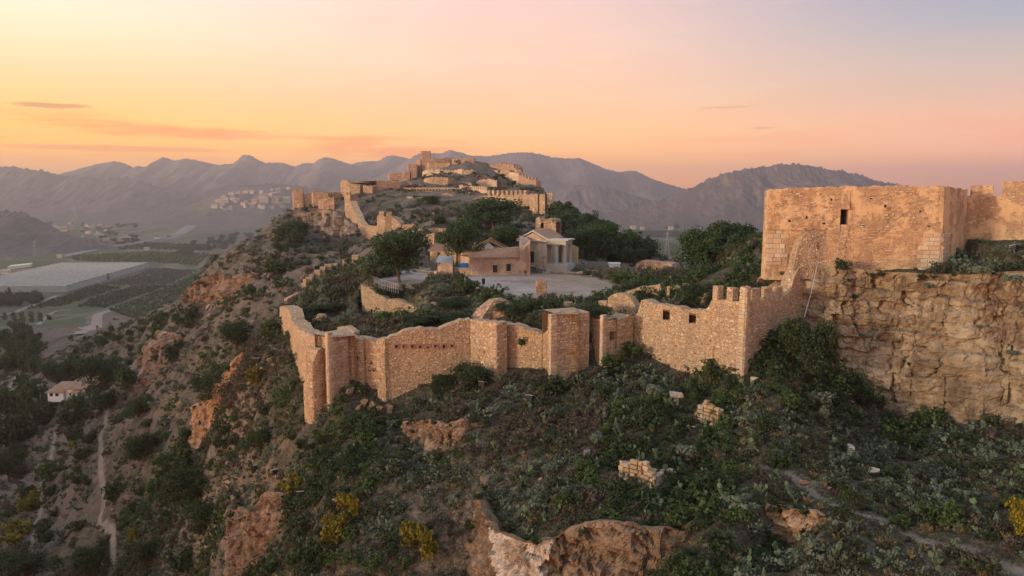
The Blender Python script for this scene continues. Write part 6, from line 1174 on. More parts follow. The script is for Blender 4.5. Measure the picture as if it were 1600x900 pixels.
# wooded right flank
k = 0
while k < 62:
    u = rnd.uniform(862, 1012); v = rnd.uniform(322, 412); lim = np.interp(u, [862, 900, 950, 1000, 1015], [330, 346, 372, 398, 408])
    if v < lim - 4 or v > lim + 44: continue
    g = on_ground(u, v, 150)
    if g.y > 260 or g.y < 150: continue
    tree('sdome' if rnd.random() < .6 else 'sbush', 'small dark pine or shrub in the wood on the right flank of the castle hill', g, rnd.uniform(3, 6), rnd.uniform(3, 5.5), 'trees of the wooded right flank'); k += 1
# trees and tall bushes on the left slope, each at its own place
LT = [(345, 632, 78, 62, 'bush', 'big dark bush on the left slope below the pale rock face'), (312, 612, 30, 24, 'bush2', 'smaller bush touching the big dark bush on the left slope'), (368, 548, 56, 50, 'bush2', 'bush tree on the left slope level with the slanting red fragment'), (165, 604, 72, 58, 'bush', 'large dark tree right behind the red roofed farmhouse'), (100, 604, 62, 48, 'bush2', 'large dark tree left behind the red roofed farmhouse'), (205, 612, 46, 40, 'sbush2', 'green bush right of the farmhouse'), (216, 652, 50, 40, 'bush', 'dark bush right of the top of the footpath'), (165, 640, 44, 40, 'sbush', 'dark bush left of the top of the footpath'), (125, 648, 48, 34, 'sbush2', 'bush just below the farmhouse'), (110, 668, 40, 36, 'sbush', 'bush below the farmhouse, lower one'), (302, 790, 84, 70, 'bush', 'broad dark bush mass above the lower left cliff'), (318, 838, 62, 60, 'bush2', 'dark bush below the broad bush mass'), (285, 742, 60, 42, 'sbush2', 'dark green bush above the broad bush mass'), (406, 708, 48, 48, 'bush', 'rounded green bush below the foot of the buttress'), (225, 722, 58, 46, 'bush2', 'dark bush midway down between footpath and orange outcrop'), (178, 782, 38, 40, 'sbush', 'round bush touching the middle of the footpath'), (148, 896, 58, 52, 'bush', 'dark bush at the bottom of the footpath'), (24, 700, 72, 76, 'sbush', 'big dark tree at the left edge below the farmhouse'), (14, 752, 60, 50, 'bush2', 'dark tree lower at the left edge'), (8, 648, 70, 62, 'sbush', 'dark tree at the left edge level with the farmhouse'), (76, 752, 44, 36, 'sbush2', 'bush left of the second footpath'), (46, 640, 56, 48, 'sbush2', 'tree left of the farmhouse'), (70, 660, 46, 40, 'sbush', 'dark tree under the left tree of the farmhouse'), (38, 896, 92, 48, 'bush', 'wide dark bush in the bottom left corner'), (430, 528, 44, 30, 'sbush2', 'light green bush left of the battered wall'), (240, 880, 60, 44, 'bush2', 'dark bush mass near the bottom left of the slope'), (290, 892, 60, 44, 'sbush', 'dark bush near the bottom edge right of the footpath'), (352, 700, 26, 24, 'bush', 'small dark bush right of the orange outcrop'), (322, 672, 20, 24, 'sbush', 'small dark bush left over the orange outcrop'), (270, 560, 34, 30, 'sbush', 'dark bush right of the pale rock face'), (300, 500, 30, 26, 'sbush', 'dark bush on the upper left brow'), (330, 452, 34, 22, 'sbush', 'dark bush on the left skyline'), (250, 515, 40, 30, 'sbush2', 'dark bush on the lower left brow'), (432, 428, 50, 26, 'sbush', 'spreading dark bushes under the skyline bush tree'), (395, 470, 36, 26, 'sbush2', 'bush midway up the upper left slope')]
for (u, v, w_, h_, kd, lb) in LT: tpx(kd, lb, u, v, w_, h_)
for (u, v, w_, h_, kd, lb) in [(401, 602, 34, 34, 'sbroom', 'yellow topped broom beside the big dark bush'), (549, 806, 42, 42, 'broom', 'brightest yellow broom with two heads low on the middle slope'), (522, 850, 46, 52, 'broom', 'yellow broom just below left of the brightest broom'), (659, 872, 58, 68, 'broom', 'yellow broom standing alone near the lower cliff edge'), (22, 846, 56, 40, 'sbroom', 'yellow bush at the lower left edge'), (50, 796, 44, 36, 'sbroom', 'yellow bush above the one at the lower left edge'), (457, 768, 46, 34, 'sbroom', 'dull yellow broom left of the floodlight boxes'), (1592, 892, 46, 66, 'broom', 'yellow green bush in the bottom right corner'), (214, 850, 32, 32, 'sbroom', 'yellowish bush right of the footpath bend'), (117, 700, 20, 12, 'sbroom', 'small yellow bush on the bank left of the footpath'), (177, 630, 14, 12, 'sbroom', 'tiny yellow bush by the footpath top')]: tpx(kd, lb, u, v, w_, h_)
for (u, v, w_, h_, lb) in [(934, 698, 30, 26, 'silvery bush above the pointed foundation ruin'), (1071, 720, 34, 30, 'bright silvery bush right of the pointed foundation ruin'), (858, 742, 30, 22, 'silvery bush in the middle of the slope'), (1280, 640, 40, 34, 'grey green shrub under the corner of the cliff'), (1288, 660, 24, 28, 'upright grey shrub below the cliff corner'), (1520, 810, 22, 24, 'round pale green bush beside the lower path'), (1312, 640, 12, 14, 'bright green bush below the cliff corner'), (1000, 745, 18, 16, 'small silvery bush left of the pointed foundation ruin'), (1130, 690, 22, 18, 'grey shrub at the base of the broken foundation corner')]: tpx('silver', lb, u, v, w_, h_)
for (u, v, w_, h_, lb) in [(1258, 580, 84, 90, 'dark evergreen thicket wedged between corner tower and cliff'), (1350, 638, 36, 52, 'dark upright bush against the foot of the cliff'), (1330, 790, 30, 30, 'round dark bush beside the upper footpath'), (1430, 700, 44, 28, 'dark bush at the foot of the right cliff'), (1110, 600, 44, 40, 'dark bush at the foot of the stone rib'), (738, 606, 74, 40, 'dark green thicket climbing the foot of the long front wall'), (690, 612, 46, 26, 'dark bush at the left end of the front wall thicket'), (950, 560, 44, 34, 'bush under the broken bastion'), (985, 548, 40, 26, 'dark bush right of the broken bastion foot'), (870, 590, 44, 30, 'dark bush at the foot of the square bastion'), (705, 486, 54, 22, 'dark thicket in the pit below the court edge'), (600, 470, 26, 26, 'bush hanging over the ochre retaining wall, left'), (622, 468, 26, 22, 'bush hanging over the ochre retaining wall, right'), (722, 460, 20, 28, 'rounded shrub growing on the arch ruin, left'), (735, 458, 22, 24, 'rounded shrub on the arch ruin, middle'), (756, 480, 22, 30, 'tall shrub in front of the arch ruin'), (800, 500, 56, 30, 'big olive thicket behind the stepped wall'), (835, 492, 42, 32, 'yellow olive shrub left under the brick pillar'), (866, 488, 26, 26, 'brown shrub behind the square bastion'), (782, 478, 36, 18, 'thicket at the court edge right of the arch ruin'), (700, 505, 74, 20, 'rounded scrub mound behind the long front wall'), (650, 510, 54, 16, 'scrub spreading left of the mound behind the front wall'), (930, 490, 70, 18, 'grassy shrub cap on top of the broken bastion'), (1085, 478, 46, 40, 'dark shrub behind the left merlon of the corner tower'), (1050, 470, 14, 26, 'green shrub in the gap between the ruined piers'), (510, 488, 46, 14, 'dark green patch of brush behind the slanting red fragment'), (815, 535, 16, 14, 'small shrub rooted in the stepped wall face')]:
    kd = 'bush' if rnd.random() < .5 else 'bush2'
    if u == 815: g = P(815, 540, 84.4); tree('sbush', lb, g, 1.0, 1.1)
    elif u == 930: g = P(930, 492, 85.5); tree('bush2', lb, g, 4.6, 1.3)
    else: tpx(kd, lb, u, v, w_, h_)

V = FV[3]; nr_, nc_ = V.shape[:2]; gz = np.gradient(V[:, :, 1], axis=0)
for k in range(34):                      # plants rooted on the ledges of the cliff
    i, j = int(nr_ * rnd.choice([rnd.uniform(.0, .12), rnd.uniform(.05, .9)])), int(nc_ * rnd.uniform(.08, .97)); p = V[i, j]; s_ = rnd.uniform(.5, 1.7) * (1.25 if i < nr_ * .12 else .75); tree(rnd.choice(['sbush', 'bush', 'silver']), 'bush rooted on a ledge or the rim of the right hand cliff', (p[0], p[1], p[2] - .1), s_, s_ * .7, 'bushes on the right hand cliff')
for sd_ in [q for q in FV if q not in (3,) and FV[q][..., 1].mean() < 150]:
    V = FV[sd_]; nr_, nc_ = V.shape[:2]
    for k in range(16):
        i, j = int(nr_ * (rnd.uniform(0, .1) if k < 10 else rnd.uniform(.2, .95))), int(nc_ * rnd.uniform(.02, .98)); p = V[i, j]; s_ = rnd.uniform(.5, 1.5) * p[1] / 75 * (1 if k < 10 else .6); tree(rnd.choice(['sbush', 'bush', 'bush2', 'silver']), 'bush growing on the rim or face of a rock outcrop in the slope', (p[0], p[1], p[2] - .12), s_, s_ * .65, 'bushes on the rock outcrops')
for k in range(26):
    u = rnd.uniform(742, 845); v = rnd.uniform(272, 300); g = on_ground(u, v, 200); s_ = rnd.uniform(6, 14) * g.y / FPX; tree('sbush', 'dark bush on the rocks right of the citadel summit', g, s_, s_ * .55, 'bushes on the summit rocks')
for (u, v, w_, h_) in ((470, 702, 26, 20), (484, 706, 22, 18), (458, 690, 18, 16), (496, 690, 18, 14)): tpx('sbush', 'dark bush crowding the foot of the buttress', u, v, w_, h_, None, 'bushes at the foot of the buttress')
for k in range(80):
    u = rnd.uniform(480, 1600); v = rnd.uniform(590, 890); g = on_ground(u, v, 40)
    if u > 1280 and v < 690 or v < np.interp(u, [480, 640, 860, 1000, 1180], [690, 610, 605, 580, 625]): continue
    w_ = rnd.choice([.9, 1.1, 1.3, 1.6, 2.1]); kd = rnd.choice(['sbush', 'sbush', 'sbush2', 'silver', 'sbush']); lb = {'sbush': 'dark green', 'sbush2': 'fresh green', 'silver': 'silvery'}[kd] + ' shrub taller than the scrub ' + zone(u, v, 0); tree(kd, lb, g, w_, w_ * rnd.uniform(.6, .95), lb + ' group')
# low scrub: a dozen plant meshes
def shrub(name, mat, seed, n=150, size=.075, h=.55, spread=.5, long=1.0, up=0.3, k=9):
    r = np.random.default_rng(seed); c_ = np.c_[r.uniform(-spread, spread, k) * .75, r.uniform(-spread, spread, k) * .75, r.uniform(.12, h, k)]; V, F = leaves(c_, r.uniform(.12, .26, k), n // k, size, seed, up, long); return mesh_np(name, V, F, LM[mat])
def tuft(name, mat, seed, n=46, h=.8):
    r = np.random.default_rng(seed); a = r.uniform(0, 6.28, n); t = r.uniform(.1, .75, n); hh = h * r.uniform(.5, 1, n); dx, dy = np.cos(a) * t * hh, np.sin(a) * t * hh; px, py = r.normal(0, .13, n), r.normal(0, .13, n); w_ = .022
    V = np.stack([np.c_[px - np.sin(a) * w_, py + np.cos(a) * w_, np.zeros(n) - .05], np.c_[px + np.sin(a) * w_, py - np.cos(a) * w_, np.zeros(n) - .05], np.c_[px + dx * .55 + np.sin(a) * w_, py + dy * .55 - np.cos(a) * w_, hh * .75], np.c_[px + dx, py + dy, hh]], 1).reshape(-1, 3)
    return mesh_np(name, V, np.arange(4 * n).reshape(-1, 4), LM[mat])
def cactus(seed, n=13):
    r = random.Random(seed); mb = MB(); tips = [(Vector((0, 0, 0)), Vector((0, 0, 1)))]
    for i in range(n):
        b, d = tips[r.randrange(len(tips))]; d2 = (d + Vector((r.uniform(-.8, .8), r.uniform(-.8, .8), r.uniform(.1, .6)))).normalized(); ln_ = r.uniform(.26, .4); sd_ = d2.cross(Vector((r.uniform(-1, 1), r.uniform(-1, 1), .2))).normalized(); nr = d2.cross(sd_) * .028; w_ = ln_ * .36
        o_ = [b + d2 * (ln_ * a) + sd_ * (w_ * q) for a, q in ((0, .12), (.3, .85), (.65, 1), (.92, .55), (1, 0), (.92, -.55), (.65, -1), (.3, -.85), (0, -.12))]; m_ = len(o_); mb.add([p + nr for p in o_] + [p - nr for p in o_], [tuple(range(m_)), tuple(reversed(range(m_, 2 * m_)))] + [(j, j + m_, (j + 1) % m_ + m_, (j + 1) % m_) for j in range(m_)]); tips.append((b + d2 * ln_, d2))
    return mb.mesh('prickly_pear', LM['pear'])
def agave(seed, n=20):
    r = random.Random(seed); mb = MB()
    for i in range(n):
        a = 2.4 * i; el = .25 + 1.1 * i / n; ln_ = r.uniform(.6, .9); d = Vector((math.cos(a) * math.cos(el), math.sin(a) * math.cos(el), math.sin(el))); s_ = Vector((-math.sin(a), math.cos(a), 0)); u_ = d.cross(s_) * -1
        p0, p1, p2 = d * .05, d * ln_ * .5, d * ln_ + Vector((0, 0, -.05)); mb.add([p0 - s_ * .05, p0 + s_ * .05, p1 + s_ * .075, p1 - s_ * .075, p2, p1 - u_ * .03], [(0, 1, 5), (1, 2, 5), (2, 4, 5), (4, 3, 5), (3, 0, 5), (0, 3, 2, 1), (3, 4, 2)])
    return mb.mesh('agave', LM['grey'])
PL = [('scrub_bush', shrub('scrub_bush', 'olive', 1)), ('scrub_bush', shrub('scrub_bush', 'olive', 2, h=.4)), ('scrub_bush', shrub('scrub_bush', 'dark', 3, 170)), ('scrub_bush', shrub('scrub_bush', 'green', 4, 150)), ('scrub_bush', shrub('scrub_bush', 'grey', 5, 130)), ('scrub_bush', shrub('scrub_bush', 'dry', 6, 130, .06, long=1.8)),
      ('grass_tuft', tuft('grass_tuft', 'straw', 7)), ('grass_tuft', tuft('grass_tuft', 'dry', 8, 60, .7)), ('grass_tuft', tuft('grass_tuft', 'green', 9, 60, .6)), ('prickly_pear', cactus(10)), ('prickly_pear', cactus(11, 9)), ('agave', agave(12))]
PLAB = {0: 'low olive coloured scrub bush', 1: 'flat olive coloured scrub bush', 2: 'low dark green scrub bush', 3: 'low fresh green scrub bush', 4: 'low silvery grey scrub bush', 5: 'brown dried out scrub bush', 6: 'straw coloured grass tuft', 7: 'brown dry grass tuft', 8: 'green grass tuft', 9: 'prickly pear cactus of many pads', 10: 'small prickly pear cactus', 11: 'grey spiky agave rosette'}
# candidate spots all over the hillside, thinner with distance
pr = np.random.default_rng(5)
def spots(n, y0, y1):
    Y = np.exp(pr.uniform(math.log(y0), math.log(y1), n)) if False else np.sqrt(pr.uniform(y0 ** 2, y1 ** 2, n)); X = pr.uniform(-0.74, 0.74, n) * Y; return X, Y
X1, Y1 = spots(46000, 36, 135); X2, Y2 = spots(27000, 105, 330)
X_, Y_ = np.r_[X1, X2], np.r_[Y1, Y2]; e = 0.6; hz0 = hz(X_, Y_); gx = (hz(X_ + e, Y_) - hz(X_ - e, Y_)) / (2 * e); gy = (hz(X_, Y_ + e) - hz(X_, Y_ - e)) / (2 * e); nzz = 1 / np.sqrt(1 + gx ** 2 + gy ** 2)
ok = (nzz > 0.26) & (hz0 > 52) & ~in_poly(X_, Y_, PLZ)
for pts, hw in PATHS: ok &= poly_dist(X_, Y_, path_line(pts), False) > hw + (0.5 if hw < .5 else 0.25)
for (fx, fy, fnx, fny) in FACES:
    for i in range(0, len(fx), max(1, len(fx) // 40)): ok &= (X_ - fx[i]) ** 2 + (Y_ - fy[i]) ** 2 > 0.3
inhouse = (X_ > P(672, 400, 150).x) & (X_ < 10.5) & (Y_ > 132.5) & (Y_ < 156); ok &= ~inhouse; ok &= ~((X_ > 4) & (X_ < 34) & (Y_ > 127) & (Y_ < 152) & (pr.uniform(0, 1, len(X_)) < .8)); ok &= ~((X_ > -14) & (X_ < 12) & (Y_ > 92) & (Y_ < 112) & (pr.uniform(0, 1, len(X_)) < .5)); fx = np.array(FOOT); fr_ = np.interp(X_, fx[:, 0], fx[:, 1]) - Y_; ok &= ~((fr_ > -1.5) & (fr_ < 2.2) & (X_ > fx[0, 0]) & (X_ < fx[-1, 0]) & (pr.uniform(0, 1, len(X_)) < .75)); wx0, wx1 = P(558, 470, 117).x, P(660, 470, 114).x; ok &= ~((X_ > wx0) & (X_ < wx1) & (Y_ > 107) & (Y_ < 122) & (pr.uniform(0, 1, len(X_)) < .8))
ok &= ~((X_ > 32.5) & (X_ < 47) & (Y_ > 77.6) & (Y_ < 96)); dens = fbm(X_ / 9, Y_ / 9, 77, 4) + 0.45 * fbm(X_ / 2.5, Y_ / 2.5, 79, 3); upp = smooth01((Y_ - 135) / 40) * smooth01((hz0 - 118) / 12)
ok &= dens > -0.42 + 0.22 * upp + 0.4 * smooth01((Y_ - 222) / 22) - 0.12 * smooth01((95 - Y_) / 20); X_, Y_, hz0, dens, upp = X_[ok], Y_[ok], hz0[ok], dens[ok], upp[ok]
na = fbm(X_ / 12, Y_ / 12, 91, 3); nb = fbm(X_ / 7 + 50, Y_ / 7, 93, 3); rr = pr.uniform(0, 1, len(X_)); right = smooth01((X_ - 14) / 14) * smooth01((70 - Y_) / 10)
IDX = np.select([(rr < .05) & (Y_ < 100), (rr < .075) & (Y_ < 100), rr < .09, rr < .15 + .12 * right, rr < .21 + .26 * right, rr < .29, rr > .84, (rr > .72) & (nb > -.1), na > .30, na > .14, nb > .2, nb > -.02, rr < .6], [9, 10, 11, 6, 7, 8, 1, 5, 2, 3, 5, 0, 4], 1)
IDX = np.where((upp > .5) & (IDX == 3), 0, IDX); IDX = np.where((upp > 0.5) & (IDX == 2) & (rr < .7), 1, IDX)
SIZ = np.clip(np.exp(pr.normal(-0.2, 0.42, len(X_))), 0.33, 2.1) * np.where(np.isin(IDX, (2, 3)), 1.25, 1.0) * np.where(Y_ > 115, 1.5, 1.0) * np.where(np.isin(IDX, (6, 7, 8)), .8, 1.0)
SIZ = np.where(IDX >= 9, np.minimum(SIZ, 1.15), np.where(IDX >= 6, np.minimum(SIZ, .75), SIZ))
app = SIZ / Y_; infr = np.zeros(len(X_), bool)
uu, vv = proj((X_, Y_, hz0)); infr = (uu > 5) & (uu < 1595) & (vv < 895)
order = np.argsort(-app * infr)
big = []; cnt = {}
for i in order:
    nm = PL[IDX[i]][0]
    if cnt.get(nm, 0) < {'scrub_bush': 190, 'grass_tuft': 60, 'prickly_pear': 60, 'agave': 25}[nm]: cnt[nm] = cnt.get(nm, 0) + 1; big.append(i)
    if len(big) >= 335: break
PC = bpy.data.collections.new('scrub_kinds'); seen = {}
bs = set(big)
for i in big:
    k = int(IDX[i]); nm, me = PL[k]; o = put(nm, me, None, (X_[i], Y_[i], hz0[i] - 0.03), (0, 0, pr.uniform(0, 6.28)), (SIZ[i],) * 3); zn = zone(uu[i], vv[i], Y_[i])
    setp(o, PLAB[k] + ' ' + zn, 'cactus' if k in (9, 10) else 'agave' if k == 11 else 'grass' if k in (6, 7, 8) else 'shrub', PLAB[k] + ' plants ' + zn, 'thing')
    if k not in seen: seen[k] = o
for k in range(len(PL)):
    if k not in seen:
        i = next(j for j in order if IDX[j] == k and j not in bs); bs.add(i); nm, me = PL[k]; o = put(nm, me, None, (X_[i], Y_[i], hz0[i] - .03), (0, 0, 1), (SIZ[i],) * 3); seen[k] = setp(o, PLAB[k] + ' ' + zone(uu[i], vv[i], Y_[i]), 'shrub', None, 'thing')
    PC.objects.link(seen[k])
names = sorted(range(len(PL)), key=lambda k: seen[k].name); rank = {k: j for j, k in enumerate(names)}
rest = np.array([i for i in range(len(X_)) if i not in bs])
pm_ = bpy.data.meshes.new('undergrowth'); pm_.vertices.add(len(rest)); pm_.vertices.foreach_set('co', np.c_[X_[rest], Y_[rest], hz0[rest] - .03].astype(np.float32).ravel())
pm_.attributes.new('kind', 'INT', 'POINT').data.foreach_set('value', np.array([rank[int(IDX[i])] for i in rest], np.int32)); pm_.attributes.new('size', 'FLOAT', 'POINT').data.foreach_set('value', SIZ[rest].astype(np.float32)); pm_.attributes.new('turn', 'FLOAT', 'POINT').data.foreach_set('value', pr.uniform(0, 6.28, len(rest)).astype(np.float32))
ug = put('undergrowth', pm_); setp(ug, 'mixed dry and green undergrowth covering the hillside', 'undergrowth', None, 'stuff')
ng = bpy.data.node_groups.new('undergrowth', 'GeometryNodeTree'); ng.interface.new_socket('Geometry', in_out='INPUT', socket_type='NodeSocketGeometry'); ng.interface.new_socket('Geometry', in_out='OUTPUT', socket_type='NodeSocketGeometry'); gn = NT(ng)
gi = gn.node('NodeGroupInput'); go = gn.node('NodeGroupOutput'); ci = gn.node('GeometryNodeCollectionInfo'); ci.inputs['Collection'].default_value = PC; ci.inputs['Separate Children'].default_value = True; ci.inputs['Reset Children'].default_value = True
def nattr(name, ty): n = gn.node('GeometryNodeInputNamedAttribute', data_type=ty); n.inputs['Name'].default_value = name; return n.outputs['Attribute']
cx_ = gn.node('ShaderNodeCombineXYZ', {2: nattr('turn', 'FLOAT')}); iop = gn.node('GeometryNodeInstanceOnPoints'); iop.inputs['Pick Instance'].default_value = True
gn.l.new(gi.outputs[0], iop.inputs['Points']); gn.l.new(ci.outputs[0], iop.inputs['Instance']); gn.l.new(nattr('kind', 'INT'), iop.inputs['Instance Index']); gn.l.new(cx_.outputs[0], iop.inputs['Rotation']); gn.l.new(nattr('size', 'FLOAT'), iop.inputs['Scale']); gn.l.new(iop.outputs[0], go.inputs[0])
md = ug.modifiers.new('undergrowth', 'NODES'); md.node_group = ng
# ------------------------------------------------------------------ the valley
zv_ = lambda u, v, dz=0.0: (lambda g: Vector((g.x, g.y, g.z + dz)))(on_ground(u, v, 150, 6500))
def on_ground_far(u, v, y0=300, y1=6500):
    d = ray(u, v); ys = np.exp(np.linspace(math.log(y0), math.log(y1), 2500)); x = d[0] / d[1] * ys; z = CAMZ + d[2] / d[1] * ys; hit = np.nonzero(hz(x, ys) >= z)[0]; i = hit[0] if len(hit) else len(ys) - 1
    return Vector((x[i], ys[i], hz1(x[i], ys[i])))
# greenhouse
ghc = [G(103, 447, 37.6), G(233, 410.5, 37.6), G(97, 410.5, 37.6), G(-75, 447, 37.6)]
gh = thing('greenhouse', 'huge flat roofed greenhouse under pale netting in the valley', 'greenhouse', (ghc[0].x, ghc[0].y, 30)); o = Vector(gh.location)
m, t = mat_new('pale crop netting', 0.8); ro = 0.24; n_ = t.noise(t.scale(t.pos, (.05, .35, 1), rot=(0, 0, -0.35)), 1.0, 6, .7); n2 = t.noise(t.scale(t.pos, (.3, .03, 1), rot=(0, 0, -.35)), 1.0, 4, .6)
cc_ = t.mix(n_, (0.17, 0.16, 0.14), (0.42, 0.39, 0.33)); cc_ = t.mix(t.mapr(n2, .52, .62, 0, .6), cc_, (0.12, 0.11, 0.09)); t.set(t.b.inputs['Base Color'], cc_); M['net'] = m
NU, NV = 60, 40; V = []
for j in range(NV + 1):
    for i in range(NU + 1):
        a, b = ghc[3].lerp(ghc[0], i / NU), ghc[2].lerp(ghc[1], i / NU); p = a.lerp(b, j / NV) - o; V.append((p.x, p.y, p.z + 1.1 * (j % 2) + rnd.uniform(-.12, .12)))
put('netting_roof', mesh_np('netting_roof', V, [(j * (NU + 1) + i, j * (NU + 1) + i + 1, (j + 1) * (NU + 1) + i + 1, (j + 1) * (NU + 1) + i) for j in range(NV) for i in range(NU)], M['net']), gh)
side_m = simple('plastic side sheet', (0.40, 0.40, 0.36), .6, .2, .15)
for k in range(4):
    a, b = ghc[k], ghc[(k + 1) % 4]; mb = MB(); pa_, pb_ = a - o, b - o; mb.quad((pa_.x, pa_.y, -.5), (pb_.x, pb_.y, -.5), (pb_.x, pb_.y, 7.5), (pa_.x, pa_.y, 7.5)); mb.build('side_sheet', side_m, gh)
    S, N, L = face(a, b); mb = MB()
    for i in range(int(L / 6) + 1):
        p = pa_.lerp(pb_, min(1, i * 6 / L)) - Vector((N[0], N[1], 0)) * 0.0; mb.box((p.x + N[0] * .15, p.y + N[1] * .15, 3.6), (.3, .3, 7.9), math.atan2(S[1], S[0]))
    mb.build('posts', M['steel'], gh, 'stuff')
# orchards: rows of small round trees, one object per planted block
def orchard(label, poly_px, row, step, ang, size, mat, soil=None, jit=.5):
    pp = [on_ground_far(*q) for q in poly_px]; poly = [(p.x, p.y) for p in pp]; cx0, cy0 = np.mean([q[0] for q in poly]), np.mean([q[1] for q in poly]); R_ = max(math.hypot(q[0] - cx0, q[1] - cy0) for q in poly)
    a = np.arange(-R_, R_, row); b = np.arange(-R_, R_, step); A2, B2 = np.meshgrid(a, b); A2 = A2.ravel() + pr.normal(0, row * .05, A2.size); B2 = B2.ravel() + pr.normal(0, step * jit * .3, B2.size); ca, sa = math.cos(ang), math.sin(ang)
    x, y = cx0 + A2 * ca - B2 * sa, cy0 + A2 * sa + B2 * ca; k = in_poly(x, y, poly) & (pr.uniform(0, 1, x.size) > .06); x, y = x[k], y[k]
    if len(x) > 2600: s_ = pr.permutation(len(x))[:2600]; x, y = x[s_], y[s_]
    z = hz(x, y); sz = size * pr.uniform(.75, 1.25, len(x)); V, F = leaves(np.c_[x, y, z + sz * .7], sz, 13, size * .5, int(R_), .4); ob = put('orchard', mesh_np('orchard', V, F, LM[mat])); setp(ob, label, 'orchard', None, 'stuff')
orchard('dark green orchard block in long close rows beside the hill foot', [(122, 480), (165, 481), (262, 447), (210, 449), (150, 465)], 6.5, 3.2, .95, 2.0, 'dark')
orchard('orchard block of sparse rows on reddish soil right of the greenhouse', [(155, 446), (205, 447), (258, 446), (310, 424), (246, 420)], 9, 3.2, .95, 1.7, 'olive')
orchard('scrubby orchard block between greenhouse and hill', [(40, 484), (100, 478), (190, 450), (150, 446), (105, 462)], 6, 4, .95, 1.9, 'dark')
orchard('citrus groves filling the strip at the foot of the hill', [(170, 486), (262, 450), (312, 426), (330, 400), (420, 380), (395, 400), (320, 446), (262, 482), (215, 500)], 9, 5.5, .8, 2.6, 'green')
orchard('green citrus plantation behind the greenhouse', [(120, 408), (240, 410), (310, 416), (330, 398), (230, 394), (110, 402)], 9, 6, .3, 2.8, 'green')
orchard('small orchard plots at the left edge of the valley', [(0, 500), (60, 505), (90, 498), (40, 488), (0, 492)], 7, 4, .6, 1.9, 'dark')
orchard('band of citrus groves in the right hand valley', [(960, 402), (1060, 402), (1064, 384), (1040, 378), (970, 384)], 9, 5, .2, 2.6, 'green')
orchard('second band of groves farther up the right hand valley', [(990, 372), (1195, 372), (1195, 362), (990, 362)], 14, 9, .1, 3.4, 'dark')
orchard('groves at the foot of the scrub hill', [(1000, 350), (1195, 354), (1195, 347), (1010, 343)], 16, 14, .3, 4.5, 'olive')
orchard('groves behind the left hand village', [(180, 390), (330, 392), (330, 384), (230, 380)], 12, 9, .2, 3.4, 'dark')
# roads
def road(name, px, wd, mat, dz=.5):
    pts = [on_ground_far(*q, y0=250) for q in px]; ln = Line([(p.x, p.y, 0) for p in pts]); n = max(8, int(ln.L / 12)); V = []
    for i in range(n + 1):
        q = ln.L * i / n; p = ln.at(q); a, b = ln.at(max(0, q - 8)), ln.at(min(ln.L, q + 8)); d = (b - a).normalized(); nn = Vector((-d.y, d.x, 0))
        for s_ in (-1, 1): r_ = p + nn * wd / 2 * s_; V.append((r_.x, r_.y, hz1(p.x, p.y) + dz))
    return setp(put(name, mesh_np(name, V, [(2 * i, 2 * i + 1, 2 * i + 3, 2 * i + 2) for i in range(n)], M[mat])), kind='structure')
M['asphalt'] = simple('worn asphalt', (0.20, 0.185, 0.18), .8, .15, .05); M['dirt_road'] = simple('dirt road', (0.26, 0.21, 0.17), .95, .2, .1)
road('motorway', [(96, 402), (160, 388), (215, 380), (250, 373.5), (275, 366), (290, 357), (300, 350), (304, 343), (298, 338)], 22, 'asphalt', 1.2)
road('motorway', [(215, 383), (262, 374.5), (285, 366), (300, 357), (309, 348), (309, 343)], 12, 'asphalt', .9)
road('road', [(183, 367), (215, 361), (250, 354), (275, 349), (284, 345), (276, 340)], 12, 'asphalt', .7)
road('road', [(0, 494), (25, 488), (45, 480), (66, 471), (90, 462)], 6, 'asphalt', .3)
road('dirt_road', [(132, 522), (138, 510), (152, 492), (176, 485)], 9, 'dirt_road', .3)
road('dirt_road', [(60, 508), (70, 498), (84, 487), (110, 484)], 4, 'dirt_road', .3)
road('dirt_road', [(960, 352), (1060, 349), (1195, 348)], 12, 'dirt_road', .6)
road('dirt_road', [(980, 377), (1100, 373), (1195, 374)], 9, 'dirt_road', .6)
# houses
HW = [simple('house wall ' + n_, c_, .8, .06, .3) for n_, c_ in (('white', (.42, .39, .36)), ('cream', (.38, .32, .25)), ('pink', (.34, .24, .19)), ('grey', (.29, .28, .27)))]
def house_mesh(seed, flat=False):
    r = random.Random(seed); lx, ly, hh = r.uniform(8, 15), r.uniform(7, 10), r.uniform(3.2, 7); mb = MB(); mb.prism([(-lx / 2, -ly / 2), (lx / 2, -ly / 2), (lx / 2, ly / 2), (-lx / 2, ly / 2)], -2, hh); nc = len(mb.f); e_ = .5
    if flat: mb.box((0, 0, hh + .2), (lx + .3, ly + .3, .4))
    else:
        g_ = ly * .22; V = [(-lx / 2 - e_, -ly / 2 - e_, hh - .1), (lx / 2 + e_, -ly / 2 - e_, hh - .1), (lx / 2 + e_, ly / 2 + e_, hh - .1), (-lx / 2 - e_, ly / 2 + e_, hh - .1), (-lx / 2 - e_, 0, hh + g_), (lx / 2 + e_, 0, hh + g_)]; mb.add(V, [(0, 1, 5, 4), (2, 3, 4, 5), (0, 4, 3), (1, 2, 5), (3, 2, 1, 0)])
    nr = len(mb.f)
    for k in range(int(lx / 3)): mb.box((-lx / 2 + 1.8 + k * 3, -ly / 2 - .02, hh * .55), (1.1, .12, 1.4))
    me = mb.mesh('house', HW[seed % 4]); me.materials.append(M['tile'] if not flat else HW[(seed + 1) % 4]); me.materials.append(M['black']); me.polygons.foreach_set('material_index', np.array([0] * nc + [1] * (nr - nc) + [2] * (len(me.polygons) - nr), np.int32)); return me
HM = [house_mesh(k, k % 3 == 1) for k in range(8)]
